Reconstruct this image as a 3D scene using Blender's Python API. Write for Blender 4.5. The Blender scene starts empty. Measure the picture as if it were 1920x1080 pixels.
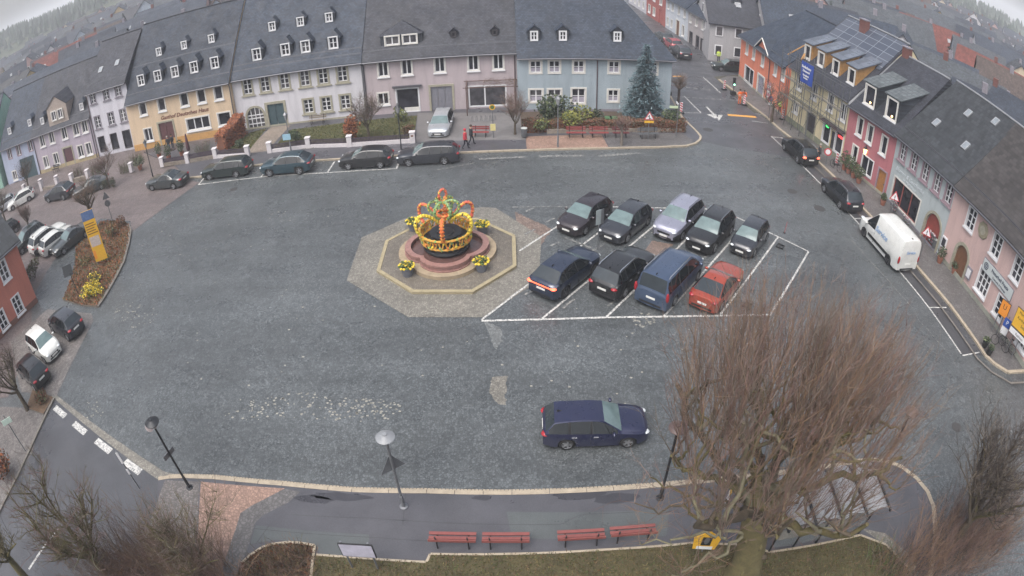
import bpy, bmesh, math, random
from mathutils import Vector, Matrix, Euler
PI = math.pi
S = bpy.context.scene
COL = S.collection
R = math.radians
# ------------------------------------------------------------------ camera (wide webcam lens, fitted to the photograph)
CAMH = 19.8
LF, LA, PITCH, ROLL = 1203.685, -0.111496, 0.6154786, -0.0295392
def ray(px, py):
    x, y = px - 960.0, 540.0 - py
    c, s = math.cos(ROLL), math.sin(ROLL)
    x, y = c * x - s * y, s * x + c * y
    r = math.hypot(x, y) + 1e-9
    t = r / LF
    for _ in range(20):
        t -= (t + LA * t ** 3 - r / LF) / (1 + 3 * LA * t * t)
    d = (math.sin(t) * x / r, math.cos(t), math.sin(t) * y / r)
    cp, sp = math.cos(PITCH), math.sin(PITCH)
    return (d[0], cp * d[1] + sp * d[2], -sp * d[1] + cp * d[2])
def at(px, py, z=0.0):
    """survey of the photograph: where its point (px, py) lies on the level plane z"""
    d = ray(px, py)
    k = (CAMH - z) / -d[2]
    return (d[0] * k, d[1] * k)
def ats(pts, z=0.0):
    return [at(x, y, z) for x, y in pts]
cam = bpy.data.cameras.new('webcam')
cam.type = 'PANO'
cam.panorama_type = 'FISHEYE_LENS_POLYNOMIAL'
cam.sensor_fit = 'HORIZONTAL'
cam.sensor_width = 36.0
cam.fisheye_fov = PI
def lens_fit():
    # theta(r) as a quartic in r (mm), least squares by normal equations
    px = 36.0 / 1920
    n, A, B = 5, [[0.0] * 5 for _ in range(5)], [0.0] * 5
    for i in range(0, 241):
        th = i / 240 * 1.12
        r = LF * (th + LA * th ** 3) * px / 20
        v = [r ** k for k in range(n)]
        for a in range(n):
            B[a] += v[a] * th
            for b in range(n):
                A[a][b] += v[a] * v[b]
    for i in range(n):
        p = max(range(i, n), key=lambda q: abs(A[q][i]))
        A[i], A[p], B[i], B[p] = A[p], A[i], B[p], B[i]
        for j in range(i + 1, n):
            f = A[j][i] / A[i][i]
            for k in range(i, n):
                A[j][k] -= f * A[i][k]
            B[j] -= f * B[i]
    x = [0.0] * n
    for i in reversed(range(n)):
        x[i] = (B[i] - sum(A[i][k] * x[k] for k in range(i + 1, n))) / A[i][i]
    return [x[k] / 20 ** k for k in range(n)]
kk = lens_fit()
cam.fisheye_polynomial_k0, cam.fisheye_polynomial_k1, cam.fisheye_polynomial_k2, cam.fisheye_polynomial_k3, cam.fisheye_polynomial_k4 = [-k for k in kk]
cam.clip_start, cam.clip_end = 0.1, 20000
co = bpy.data.objects.new('webcam', cam)
COL.objects.link(co)
co.location = (0, 0, CAMH)
co.matrix_world = Matrix.Translation((0, 0, CAMH)) @ Euler((PI / 2 - PITCH, 0, 0)).to_matrix().to_4x4() @ Matrix.Rotation(ROLL, 4, 'Z')
S.camera = co
# ------------------------------------------------------------------ render settings, light
S.render.engine = 'CYCLES'
S.cycles.use_denoising = True
S.cycles.max_bounces = 6
S.cycles.volume_bounces = 1
S.cycles.transparent_max_bounces = 8
S.cycles.caustics_reflective = S.cycles.caustics_refractive = False
S.view_settings.view_transform = 'Standard'
S.view_settings.look = 'None'
S.view_settings.gamma = 1
EXPO = 0.92
S.view_settings.exposure = EXPO
W = bpy.data.worlds.new('World')
S.world = W
W.use_nodes = True
nt = W.node_tree
nt.nodes.clear()
sky = nt.nodes.new('ShaderNodeTexSky')
sky.sky_type = 'NISHITA'
sky.sun_disc = False
SUN_EL, SUN_AZ = R(62), R(215)
sky.sun_elevation, sky.sun_rotation = SUN_EL, SUN_AZ
sky.air_density, sky.dust_density, sky.ozone_density = 1.0, 6.0, 1.0
hs = nt.nodes.new('ShaderNodeHueSaturation')
hs.inputs['Saturation'].default_value = 0.5
bg = nt.nodes.new('ShaderNodeBackground')
bg.inputs['Strength'].default_value = 0.13
ow = nt.nodes.new('ShaderNodeOutputWorld')
nt.links.new(sky.outputs[0], hs.inputs['Color'])
nt.links.new(hs.outputs[0], bg.inputs['Color'])
nt.links.new(bg.outputs[0], ow.inputs['Surface'])
sl = bpy.data.lights.new('sun', 'SUN')
sl.energy, sl.angle, sl.color = 0.9, R(45), (1.0, 0.97, 0.93)
so = bpy.data.objects.new('sun', sl)
COL.objects.link(so)
# direction to the sun: azimuth measured from +Y towards +X
sd = Vector((math.sin(SUN_AZ) * math.cos(SUN_EL), math.cos(SUN_AZ) * math.cos(SUN_EL), math.sin(SUN_EL)))
so.rotation_euler = sd.to_track_quat('Z', 'Y').to_euler()
# ------------------------------------------------------------------ materials
def lin(h):
    if not isinstance(h, str):
        return tuple(h)
    o = []
    for i in (0, 2, 4):
        c = int(h[i:i + 2], 16) / 255
        o.append(c / 12.92 if c <= .04045 else ((c + .055) / 1.055) ** 2.4)
    return tuple(o)
MATS = {}
class NT:
    def __init__(s, name):
        s.m = bpy.data.materials.new(name)
        s.m.use_nodes = True
        s.t = s.m.node_tree
        s.b = s.t.nodes['Principled BSDF']
        s.tc = None
    def n(s, typ, **kw):
        x = s.t.nodes.new('ShaderNode' + typ)
        for k, v in kw.items():
            if k in x.inputs:
                x.inputs[k].default_value = v
            else:
                setattr(x, k, v)
        return x
    def l(s, a, b):
        s.t.links.new(a, b)
    def co(s, obj=True):
        if s.tc is None:
            s.tc = s.n('TexCoord')
        return s.tc.outputs['Object' if obj else 'Generated']
    def noise(s, scale, detail=4, rough=.6, vec=None):
        x = s.n('TexNoise')
        x.inputs['Scale'].default_value = scale
        x.inputs['Detail'].default_value = detail
        x.inputs['Roughness'].default_value = rough
        s.l(vec or s.co(), x.inputs['Vector'])
        return x.outputs['Fac']
    def ramp(s, fac, stops):
        x = s.n('ValToRGB')
        e = x.color_ramp.elements
        while len(e) < len(stops):
            e.new(.5)
        for el, (p, c) in zip(e, stops):
            el.position = p
            el.color = (*c, 1)
        s.l(fac, x.inputs[0])
        return x.outputs[0]
    def mix(s, fac, a, b, mode='MIX'):
        x = s.n('Mix')
        x.data_type = 'RGBA'
        x.blend_type = mode
        for v, i in ((fac, 0), (a, 6), (b, 7)):
            if hasattr(v, 'links') or hasattr(v, 'node'):
                s.l(v, x.inputs[i])
            elif isinstance(v, (int, float)):
                x.inputs[i].default_value = v
            else:
                x.inputs[i].default_value = (*v, 1) if len(v) == 3 else v
        return x.outputs[2]
    def rng(s, fac, a, b, c, d):
        x = s.n('MapRange')
        for i, v in zip((1, 2, 3, 4), (a, b, c, d)):
            x.inputs[i].default_value = v
        s.l(fac, x.inputs[0])
        return x.outputs[0]
    def bump(s, h, strength, dist):
        x = s.n('Bump')
        x.inputs['Strength'].default_value = strength
        x.inputs['Distance'].default_value = dist
        s.l(h, x.inputs['Height'])
        s.l(x.outputs[0], s.b.inputs['Normal'])
def sc(c, k):
    return tuple(min(1, x * k) for x in c)
def mat(name, col, rough=.6, var=.12, scale=3.0, metal=0.0, bump=0.0, coat=0.0, emit=0.0, fine=0.0, spec=None):
    if name in MATS:
        return MATS[name]
    c = lin(col)
    q = NT(name)
    b = q.b
    b.inputs['Roughness'].default_value = rough
    b.inputs['Metallic'].default_value = metal
    if coat:
        b.inputs['Coat Weight'].default_value = coat
        b.inputs['Coat Roughness'].default_value = .06
    if spec is not None:
        b.inputs['Specular IOR Level'].default_value = spec
    if var:
        f = q.noise(scale, 5)
        o = q.ramp(f, [(.25, sc(c, 1 - var)), (.5, c), (.78, sc(c, 1 + var))])
        if fine:
            g = q.noise(scale * 14, 3)
            o = q.mix(1.0, o, q.ramp(g, [(.3, (1 - fine,) * 3), (.7, (1 + fine,) * 3)]), 'MULTIPLY')
        q.l(o, b.inputs['Base Color'])
        if bump:
            q.bump(q.noise(scale * 10, 4), bump, .02)
    else:
        b.inputs['Base Color'].default_value = (*c, 1)
    if emit:
        b.inputs['Emission Color'].default_value = (*c, 1)
        b.inputs['Emission Strength'].default_value = emit
    MATS[name] = q.m
    return q.m
def plaster(name, col, keep=.8):
    """rendered wall: faint mottling, streaks of damp, grime"""
    if name in MATS:
        return MATS[name]
    c = lin(col)
    g_ = .3 * c[0] + .59 * c[1] + .11 * c[2]
    c = tuple(g_ + (x - g_) * keep for x in c)   # weathered: a little of the colour has gone
    q = NT(name)
    m = q.n('Mapping')
    m.inputs['Scale'].default_value = (1.6, 1.6, .22)
    q.l(q.co(), m.inputs[0])
    st = q.noise(1.0, 5, .65, m.outputs[0])
    o = q.ramp(st, [(.3, sc(c, .84)), (.52, c), (.8, sc(c, 1.07))])
    o = q.mix(1.0, o, q.ramp(q.noise(9, 4), [(.3, (.94,) * 3), (.7, (1.05,) * 3)]), 'MULTIPLY')
    q.l(o, q.b.inputs['Base Color'])
    q.b.inputs['Roughness'].default_value = .85
    q.bump(q.noise(40, 3), .25, .01)
    MATS[name] = q.m
    return q.m
def slate(name, col, row=.22, wid=.3, rough=.5, tilt=1.35, moss=None):
    """slates / tiles: courses along local x, stepped up the slope"""
    if name in MATS:
        return MATS[name]
    c = lin(col)
    q = NT(name)
    sx = q.n('SeparateXYZ')
    q.l(q.co(), sx.inputs[0])
    mz = q.n('Math', operation='MULTIPLY')
    mz.inputs[1].default_value = tilt
    q.l(sx.outputs[2], mz.inputs[0])
    ax = q.n('Math', operation='ADD')
    q.l(sx.outputs[0], ax.inputs[0])
    ax.inputs[1].default_value = 100.0
    cx = q.n('CombineXYZ')
    q.l(ax.outputs[0], cx.inputs[0])
    q.l(mz.outputs[0], cx.inputs[1])
    br = q.n('TexBrick')
    q.l(cx.outputs[0], br.inputs['Vector'])
    br.inputs['Scale'].default_value = 1.0
    br.inputs['Brick Width'].default_value = wid
    br.inputs['Row Height'].default_value = row
    br.inputs['Mortar Size'].default_value = .012
    br.inputs['Color1'].default_value = (*sc(c, .72), 1)
    br.inputs['Color2'].default_value = (*sc(c, 1.25), 1)
    br.inputs['Mortar'].default_value = (*sc(c, .45), 1)
    o = q.mix(1.0, br.outputs['Color'], q.ramp(q.noise(.55, 5), [(.3, (.78,) * 3), (.7, (1.18,) * 3)]), 'MULTIPLY')
    if moss:
        o = q.mix(q.rng(q.noise(.9, 6, .7), .55, .75, 0, .55), o, lin(moss))
    q.l(o, q.b.inputs['Base Color'])
    q.b.inputs['Specular IOR Level'].default_value = .3
    q.l(q.rng(q.noise(1.2, 4), .3, .7, rough - .05, rough + .2), q.b.inputs['Roughness'])
    q.bump(br.outputs['Fac'], .5, -.015)
    MATS[name] = q.m
    return q.m
# ------------------------------------------------------------------ mesh building
class MB:
    def __init__(s):
        s.v, s.f, s.m = [], [], []
    def add(s, vs, fs, mi=0, M=None):
        o = len(s.v)
        if M is not None:
            vs = [tuple(M @ Vector(p)) for p in vs]
        s.v.extend(vs)
        s.f.extend([tuple(i + o for i in f) for f in fs])
        s.m.extend([mi] * len(fs))
        return s
    def box(s, c, d, mi=0, rz=0, M=None):
        x, y, z = d[0] / 2, d[1] / 2, d[2] / 2
        T = Matrix.Translation(c) @ Matrix.Rotation(rz, 4, 'Z')
        if M is not None:
            T = M @ T
        return s.add([(-x, -y, -z), (x, -y, -z), (x, y, -z), (-x, y, -z), (-x, -y, z), (x, -y, z), (x, y, z), (-x, y, z)],
                     [(3, 2, 1, 0), (4, 5, 6, 7), (0, 1, 5, 4), (1, 2, 6, 5), (2, 3, 7, 6), (3, 0, 4, 7)], mi, T)
    def box2(s, a, b, mi=0, M=None):
        return s.box([(a[i] + b[i]) / 2 for i in range(3)], [abs(b[i] - a[i]) for i in range(3)], mi, 0, M)
    def quad(s, a, b, c, d, mi=0, M=None):
        return s.add([a, b, c, d], [(0, 1, 2, 3)], mi, M)
    def prism(s, pts, z0, z1, mi=0, side=None, M=None, bottom=False):
        n = len(pts)
        if sum(pts[i][0] * pts[(i + 1) % n][1] - pts[(i + 1) % n][0] * pts[i][1] for i in range(n)) < 0:
            pts = pts[::-1]
        s.add([(p[0], p[1], z1) for p in pts], [tuple(range(n))], mi, M)
        if bottom:
            s.add([(p[0], p[1], z0) for p in pts], [tuple(range(n))[::-1]], mi, M)
        if z1 - z0 > 1e-6:
            s.add([(p[0], p[1], z0) for p in pts] + [(p[0], p[1], z1) for p in pts],
                  [(i, (i + 1) % n, n + (i + 1) % n, n + i) for i in range(n)], mi if side is None else side, M)
        return s
    def tube(s, path, rad, n=6, mi=0, cap=True, M=None):
        """round tube along a list of points; rad a number or one per point"""
        path = [Vector(p) for p in path]
        k = len(path)
        if not hasattr(rad, '__len__'):
            rad = [rad] * k
        vs = []
        u = None
        for i, p in enumerate(path):
            d = (path[min(i + 1, k - 1)] - path[max(i - 1, 0)])
            if d.length < 1e-9:
                d = Vector((0, 0, 1))
            d.normalize()
            if u is None:
                u = d.orthogonal().normalized()
            u = (u - d * u.dot(d))
            u = u.normalized() if u.length > 1e-6 else d.orthogonal().normalized()
            w = d.cross(u)
            for j in range(n):
                a = 2 * PI * j / n
                vs.append(tuple(p + (u * math.cos(a) + w * math.sin(a)) * rad[i]))
        fs = [(i * n + j, i * n + (j + 1) % n, (i + 1) * n + (j + 1) % n, (i + 1) * n + j) for i in range(k - 1) for j in range(n)]
        if cap:
            fs += [tuple(range(n))[::-1], tuple((k - 1) * n + j for j in range(n))]
        return s.add(vs, fs, mi, M)
    def lathe(s, prof, n=16, mi=0, M=None, cap=True):
        vs = [(r * math.cos(2 * PI * j / n), r * math.sin(2 * PI * j / n), z) for r, z in prof for j in range(n)]
        k = len(prof)
        fs = [(i * n + j, i * n + (j + 1) % n, (i + 1) * n + (j + 1) % n, (i + 1) * n + j) for i in range(k - 1) for j in range(n)]
        if cap:
            fs += [tuple(range(n))[::-1], tuple((k - 1) * n + j for j in range(n))]
        return s.add(vs, fs, mi, M)
    def ball(s, c, r, mi=0, n=8, k=5, M=None):
        if not hasattr(r, '__len__'):
            r = (r, r, r)
        T = Matrix.Translation(c) @ Matrix.Diagonal((*r, 1))
        if M is not None:
            T = M @ T
        prof = [(math.sin(PI * i / k), -math.cos(PI * i / k)) for i in range(k + 1)]
        prof[0] = (.02, -1)
        prof[-1] = (.02, 1)
        return s.lathe(prof, n, mi, T)
    def build(s, name, mats, parent=None, loc=None, rz=0, smooth=None):
        me = bpy.data.meshes.new(name)
        me.from_pydata(s.v, [], s.f)
        if not isinstance(mats, (list, tuple)):
            mats = [mats]
        for m in mats:
            me.materials.append(m)
        if len(mats) > 1:
            me.polygons.foreach_set('material_index', s.m)
        if smooth is not None:
            me.polygons.foreach_set('use_smooth', [True] * len(me.polygons))
            if smooth < 179:
                me.set_sharp_from_angle(angle=R(smooth))
        me.update()
        return link(name, me, parent, loc, rz)
def link(name, data, parent=None, loc=None, rz=0):
    o = bpy.data.objects.new(name, data)
    COL.objects.link(o)
    if parent is not None:
        o.parent = parent
    if loc is not None:
        o.location = loc
    if rz:
        o.rotation_euler.z = rz
    return o
def tag(o, label=None, cat=None, group=None, kind=None):
    if label: o['label'] = label
    if cat: o['category'] = cat
    if group: o['group'] = group
    if kind: o['kind'] = kind
    return o
def thing(name, label, cat, loc=(0, 0, 0), rz=0, group=None):
    o = link(name, None, None, loc, rz)
    o.empty_display_size = .3
    return tag(o, label, cat, group)
def struct(name, mb, mats, smooth=None):
    return tag(mb.build(name, mats, smooth=smooth), kind='structure')
def copy_tree(o, parent=None, loc=None, rz=None):
    c = o.copy()
    COL.objects.link(c)
    c.parent = parent
    for ch in list(KIDS.get(o.name, o.children)):
        copy_tree(ch, c)
    if loc is not None:
        c.location = loc
    if rz is not None:
        c.rotation_euler.z = rz
    return c
KIDS = {}
def text_mesh(txt, size, depth=.01, shear=0.0, align='CENTER', bold=0.0):
    cu = bpy.data.curves.new('lettering', 'FONT')
    cu.body = txt
    cu.size = size
    cu.extrude = depth
    cu.shear = shear
    cu.offset = bold
    cu.align_x = align
    cu.align_y = 'CENTER'
    cu.resolution_u = 2
    o = bpy.data.objects.new('lettering', cu)
    COL.objects.link(o)
    dg = bpy.context.evaluated_depsgraph_get()
    me = bpy.data.meshes.new_from_object(o.evaluated_get(dg))
    COL.objects.unlink(o)
    bpy.data.objects.remove(o)
    return me
def letter(txt, size, material, parent, M, name='lettering', shear=0.0, bold=0.0, depth=.008):
    me = text_mesh(txt, size, depth, shear, bold=bold)
    me.transform(M)
    me.materials.clear()
    me.materials.append(material)
    return link(name, me, parent)
# letters that stand on a wall facing local -y
UPRIGHT = Matrix.Rotation(PI / 2, 4, 'X')
# ------------------------------------------------------------------ ground materials
def setts(name, col, cell=.125, var=.3, rough=(.28, .62), big=.22, tint=None, joint=.5):
    if name in MATS:
        return MATS[name]
    c = lin(col)
    q = NT(name)
    v = q.n('TexVoronoi', feature='F1')
    v.inputs['Scale'].default_value = 1 / cell
    v.inputs['Randomness'].default_value = .75
    q.l(q.co(), v.inputs['Vector'])
    bw = q.n('RGBToBW')
    q.l(v.outputs['Color'], bw.inputs[0])
    o = q.ramp(bw.outputs[0], [(.15, sc(c, 1 - var)), (.5, c), (.88, sc(c, 1 + var * 1.3))])
    # joints between the stones
    e = q.n('TexVoronoi', feature='DISTANCE_TO_EDGE')
    e.inputs['Scale'].default_value = 1 / cell
    e.inputs['Randomness'].default_value = .75
    q.l(q.co(), e.inputs['Vector'])
    jf = q.rng(e.outputs['Distance'], .0, .16, 1, 0)
    o = q.mix(q.rng(jf, 0, 1, 0, .8), o, sc(c, joint))
    # laying patches, damp and dry areas
    a = q.noise(.13, 6, .62)
    o = q.mix(1.0, o, q.ramp(a, [(.28, (1 - big,) * 3), (.5, (1, 1, 1)), (.75, (1 + big,) * 3)]), 'MULTIPLY')
    mp_ = q.n('Mapping')
    mp_.inputs['Scale'].default_value = (.07, .42, 1)
    mp_.inputs['Rotation'].default_value = (0, 0, .5)
    q.l(q.co(), mp_.inputs[0])
    o = q.mix(1.0, o, q.ramp(q.noise(1.0, 6, .66, mp_.outputs[0]), [(.32, (.84,) * 3), (.5, (1, 1, 1)), (.7, (1.17,) * 3)]), 'MULTIPLY')
    f = q.noise(1.7, 5, .7)
    o = q.mix(1.0, o, q.ramp(f, [(.3, (.86,) * 3), (.72, (1.15,) * 3)]), 'MULTIPLY')
    if tint:
        o = q.mix(q.rng(q.noise(.4, 5, .6), .5, .75, 0, .5), o, lin(tint))
    q.l(o, q.b.inputs['Base Color'])
    w = q.noise(.22, 6, .65)
    q.l(q.rng(w, .35, .68, rough[0], rough[1]), q.b.inputs['Roughness'])
    q.bump(q.rng(e.outputs['Distance'], 0, .22, 0, 1), .4, .012)
    MATS[name] = q.m
    return q.m
def asphalt(name, col, rough=(.22, .5), crack=True):
    if name in MATS:
        return MATS[name]
    c = lin(col)
    q = NT(name)
    o = q.ramp(q.noise(.5, 7, .65), [(.28, sc(c, .78)), (.5, c), (.75, sc(c, 1.22))])
    o = q.mix(1.0, o, q.ramp(q.noise(45, 3), [(.3, (.8,) * 3), (.7, (1.2,) * 3)]), 'MULTIPLY')
    q.l(o, q.b.inputs['Base Color'])
    q.l(q.rng(q.noise(.3, 6, .6), .35, .65, *rough), q.b.inputs['Roughness'])
    q.bump(q.noise(60, 3), .35, .01)
    MATS[name] = q.m
    return q.m
def worn_paint(name, col, under, lo=.39, hi=.55, scale=9):
    if name in MATS:
        return MATS[name]
    q = NT(name)
    f = q.rng(q.noise(scale, 6, .7), lo, hi, 0, 1)
    o = q.mix(f, lin(under), q.ramp(q.noise(3, 3), [(.3, sc(lin(col), .85)), (.7, lin(col))]))
    q.l(o, q.b.inputs['Base Color'])
    q.b.inputs['Roughness'].default_value = .5
    MATS[name] = q.m
    return q.m
m_cob = setts('cobblestones', '55595b', .11, .26, (.16, .48), .3)
m_cob_light = setts('pale setts', '77746d', .11, .25, (.4, .7), .15)
m_cob_brown = setts('brown setts', '6a6664', .12, .3, (.35, .7), .2)
m_tan = setts('tan paving', '877c72', .15, .16, (.4, .7), .14)
m_fore = setts('pinkish paving', '6b6261', .16, .16, (.35, .65), .14)
m_flag = setts('grey paving', '646262', .16, .14, (.35, .65), .12)
m_red_pave = setts('red paving', '92786b', .14, .2, (.4, .65), .14)
m_asph = asphalt('asphalt', '48494d')
m_asph_d = asphalt('dark asphalt', '434447')
m_asph_foot = asphalt('footway asphalt', '4b4b50', (.25, .55))
m_asph_pale = asphalt('pale asphalt', '6a6868', (.35, .6))
m_kerb = mat('kerb granite', '9c9180', .7, .2, 4, bump=.2, fine=.12)
m_kerb_d = mat('dark kerb', '6d6862', .6, .2, 4)
m_paint = worn_paint('white road paint', 'c9c8c4', '66696b')
m_paint_faint = worn_paint('faded road paint', '96948f', '5a5d5f', .48, .6, 6)
m_paint_y = worn_paint('orange road paint', 'd39a4a', '66696b', .3, .42)
m_soil = mat('soil', '4a3e34', .9, .35, 5, bump=.5, fine=.25)
m_leafmulch = mat('leaf mulch', '5a4838', .9, .45, 7, bump=.5, fine=.35)
m_grass_sheet = mat('grass sward', '494a2a', .9, .35, 2.2, bump=.5, fine=.3)
m_grass_dull = mat('dull grass sward', '46402a', .9, .4, 1.4, bump=.5, fine=.35)
m_field = mat('fields', '4b4a40', .95, .4, .03)
m_iron = mat('cast iron', '3b3a3a', .5, .3, 20)
# ------------------------------------------------------------------ ground sheets
def sheet(name, pts, z, m, z0=None, side=None, mats=None):
    mb = MB()
    mb.prism(pts, z if z0 is None else z0, z, 0, 1 if side else None)
    return struct(name, mb, [m] + ([side] if side else []))
def offset(pts, d):
    """polyline shifted sideways to its left by d"""
    o = []
    for i, p in enumerate(pts):
        a, b = Vector(pts[max(i - 1, 0)][:2]), Vector(pts[min(i + 1, len(pts) - 1)][:2])
        t = (b - a).normalized()
        o.append((p[0] - t.y * d, p[1] + t.x * d))
    return o
def dense(pts, step=.8):
    o = []
    for a, b in zip(pts, pts[1:]):
        n = max(1, int(math.dist(a[:2], b[:2]) / step))
        o += [(a[0] + (b[0] - a[0]) * k / n, a[1] + (b[1] - a[1]) * k / n) for k in range(n)]
    return o + [tuple(pts[-1][:2])]
def strip(mb, pts, w, z, mi=0, z0=None, side=0):
    """flat (or standing) strip centred on a polyline"""
    L, Q = offset(pts, w / 2), offset(pts, -w / 2)
    for i in range(len(pts) - 1):
        q = [Q[i], Q[i + 1], L[i + 1], L[i]]
        mb.prism(q, z if z0 is None else z0, z, mi)
    return mb
def kerb_line(mb, pts, w, z, stone=1.0, gap=.02, z0=-.02):
    """granite kerb: single stones with joints"""
    d = dense(pts, stone)
    for a, b in zip(d, d[1:]):
        L = math.dist(a, b)
        if L < .05:
            continue
        ang = math.atan2(b[1] - a[1], b[0] - a[0])
        h = z + random.uniform(-.006, .006)
        mb.box(((a[0] + b[0]) / 2, (a[1] + b[1]) / 2, (h + z0) / 2), (L - gap, w, h - z0), 0, ang)
    return mb
random.seed(4)
g = MB()
N = 48
for ring_i, (r0, r1) in enumerate(((0.01, 300), (300, 1200), (1200, 3000))):
    for j in range(N):
        a, b = 2 * PI * j / N, 2 * PI * (j + 1) / N
        g.quad((r0 * math.cos(a), r0 * math.sin(a), 0), (r1 * math.cos(a), r1 * math.sin(a), 0), (r1 * math.cos(b), r1 * math.sin(b), 0), (r0 * math.cos(b), r0 * math.sin(b), 0))
struct('ground', g, m_field)
sheet('market_square', [(-110, -12), (40, -12), (40, 53), (28, 57.4), (-48, 57.4), (-110, 56)], .006, m_cob)
# street to the back right and its branch
st = ats([(1314, 286), (1400, 292), (1482, 288), (1530, 305)])
road = [(15.6, 49.4), (16.6, 60), (17.0, 84), (16.4, 140), (25.2, 140), (26.6, 90), (27.6, 79.2), (60, 79.4), (60, 71.6), (28.5, 71.8), (24.6, 70), (24.9, 58), (25.6, 52.5), (25.4, 46.2)]
sheet('road', road + [(24.4, 45.9), (22, 46.8), (18.5, 47.8)], .012, m_asph)
park_l = [(24.5, 46.5), (24.9, 40), (25.17, 35.1), (25.45, 28.5), (25.68, 24.6), (25.76, 20.1)]
kerb_r = ats([(1348, 149), (1381.6, 174.5), (1400.5, 192), (1438, 220), (1460, 240.6), (1500, 272), (1535.5, 305), (1563, 331), (1615, 388), (1708, 488), (1735.5, 520), (1780, 572), (1833.7, 646), (1846.7, 666), (1865, 683), (1889, 698), (1922, 696)], .06)
sheet('parking_lane', [(x + .05, y) for x, y in park_l] + [p for p in kerb_r[::-1] if 19 < p[1] < 46.5], .011, m_asph_d)
sheet('right_pavement', kerb_r + [(42, 17.6), (42, 30), (29.6, 58), (28.6, 70.6), (26.6, 70.6)], .12, m_flag, -.02, m_kerb_d)
kb = MB()
kerb_line(kb, kerb_r, .24, .135)
struct('right_kerb', kb, m_kerb)
gt = MB()
strip(gt, dense(offset(kerb_r[5:], -1.05)), .14, .126)
struct('right_pavement_gully', gt, m_kerb_d)
# far pavement (in front of the long row of houses)
kerb_f = ats([(350, 334), (381, 331), (468, 311.7), (500, 307.5), (583.8, 301.3), (642, 297.8), (735, 292.5), (860, 286.7), (1000, 281.7), (1120, 278.5), (1225.6, 276.4), (1287, 273.7), (1305, 268.5), (1313, 262), (1314, 256), (1308, 248.5), (1279, 220)], .06) + [(16.9, 62), (17.1, 84), (16.6, 139)]
sheet('far_pavement', kerb_f + [(12, 139), (12, 58.5), (-28.9, 57.6), (-32.0, 50)], .12, m_asph_foot, -.02, m_kerb_d)
kb = MB()
kerb_line(kb, kerb_f, .2, .135)
struct('far_kerb', kb, m_kerb)
sheet('red_paving', ats([(985, 256), (1128, 252), (1141, 275.8), (988, 280.6)], .124), .1245, m_red_pave)
sheet('grey_setts', ats([(1131, 252), (1280, 250), (1300, 262), (1294, 270), (1225, 273.8), (1143, 275.6)], .124), .1245, m_flag)
sheet('driveway', ats([(783, 212), (985, 212), (985, 256), (988, 262), (780, 266)], .124), .1245, m_asph_pale)
sheet('garden_path', ats([(508, 238), (545, 234), (500, 283), (455, 289)], .124), .125, m_tan)
sheet('front_lawn', ats([(545, 243), (782, 216), (775, 268), (505, 284)], .124), .1262, m_grass_sheet)
sheet('front_lawn', ats([(446, 256), (500, 240), (462, 288), (412, 294)], .124), .1262, m_grass_sheet)
sheet('hedge_bed', [(1.2, 51.0), (15.0, 51.0), (15.4, 55.8), (1.2, 55.8)], .1256, m_soil)
# paved ground left of the square, terrace of the inn
sheet('left_forecourt', ats([(345, 336), (375, 342), (247, 436), (245, 415), (190, 410), (150, 440), (100, 490), (60, 560), (60, 640)]) + [(-31, 18), (-48, 14), (-80, 22), (-100, 56), (-47, 57.3), (-30, 57.3)], .014, m_fore)
sheet('inn_terrace', ats([(270, 285), (300, 272), (408, 262), (405, 292), (318, 305)], .1), .1235, m_asph_foot, -.02)
isl = ats([(189, 416), (228, 413), (240, 420), (245, 432), (240, 460), (231.5, 491), (218, 518), (204, 543), (192, 562), (183, 575), (154, 572), (119, 562), (132, 528), (141, 495), (143, 463), (163, 447), (180, 430)], .1)
sheet('flower_island', isl, .14, m_leafmulch, -.02, m_kerb_d)
kb = MB()
kerb_line(kb, isl[2:10], .28, .15)
struct('island_kerb', kb, m_kerb_d)
sheet('car_park', ats([(172, 588), (176, 602), (107, 742), (40, 735), (20, 640), (90, 580), (140, 585)]), .0165, m_cob_brown)
sheet('planting_corner', ats([(62, 728), (100, 745), (82, 776), (50, 765)], .1), .12, m_leafmulch, -.02, m_kerb_d)
# side road, bottom left
sheet('side_road', ats([(104, 748), (298, 898), (345, 900), (352, 940), (300, 1075), (330, 1120), (-40, 1120), (-20, 1000)]), .0135, m_asph)
sheet('sett_band', ats([(96, 742), (108, 742), (308, 884), (345, 893), (296, 899)]), .0175, m_cob_light)
sheet('left_footway', ats([(-60, 760), (50, 765), (82, 778), (60, 850), (-60, 1080)]) , .0185, m_cob_brown)
kb = MB()
kerb_line(kb, ats([(103, 748), (82, 790), (60, 838), (36, 890), (-14, 990)]), .16, .12)
struct('side_kerb', kb, m_kerb_d)
# near pavement
kerb_n = ats([(298, 899), (320, 895.5), (347, 894.6), (400, 896.5), (530, 909), (660, 921), (800, 923.5), (960, 926), (1100, 921.5), (1200, 914.8), (1300, 906), (1470, 887.7), (1606, 867), (1635, 863.5), (1660, 866), (1688, 876), (1716, 897), (1737, 922), (1748, 950), (1752, 1000), (1740, 1090)], .06)
sheet('near_pavement', kerb_n + ats([(1740, 1200), (300, 1200)], .12), .12, m_asph_foot, -.02, m_kerb_d)
kb = MB()
kerb_line(kb, kerb_n, .2, .135)
struct('near_kerb', kb, m_kerb)
gt = MB()
kerb_line(gt, offset(kerb_n, .19), .1, .02, .14, .03)
struct('near_gutter_setts', gt, m_kerb)
red_near = ats([(377, 903), (534, 916), (473, 947.6), (451, 962), (442.6, 990), (414, 1076), (405, 1110), (350, 1110), (372, 1000)], .12)
sheet('near_red_paving', red_near, .1245, m_red_pave)
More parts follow.
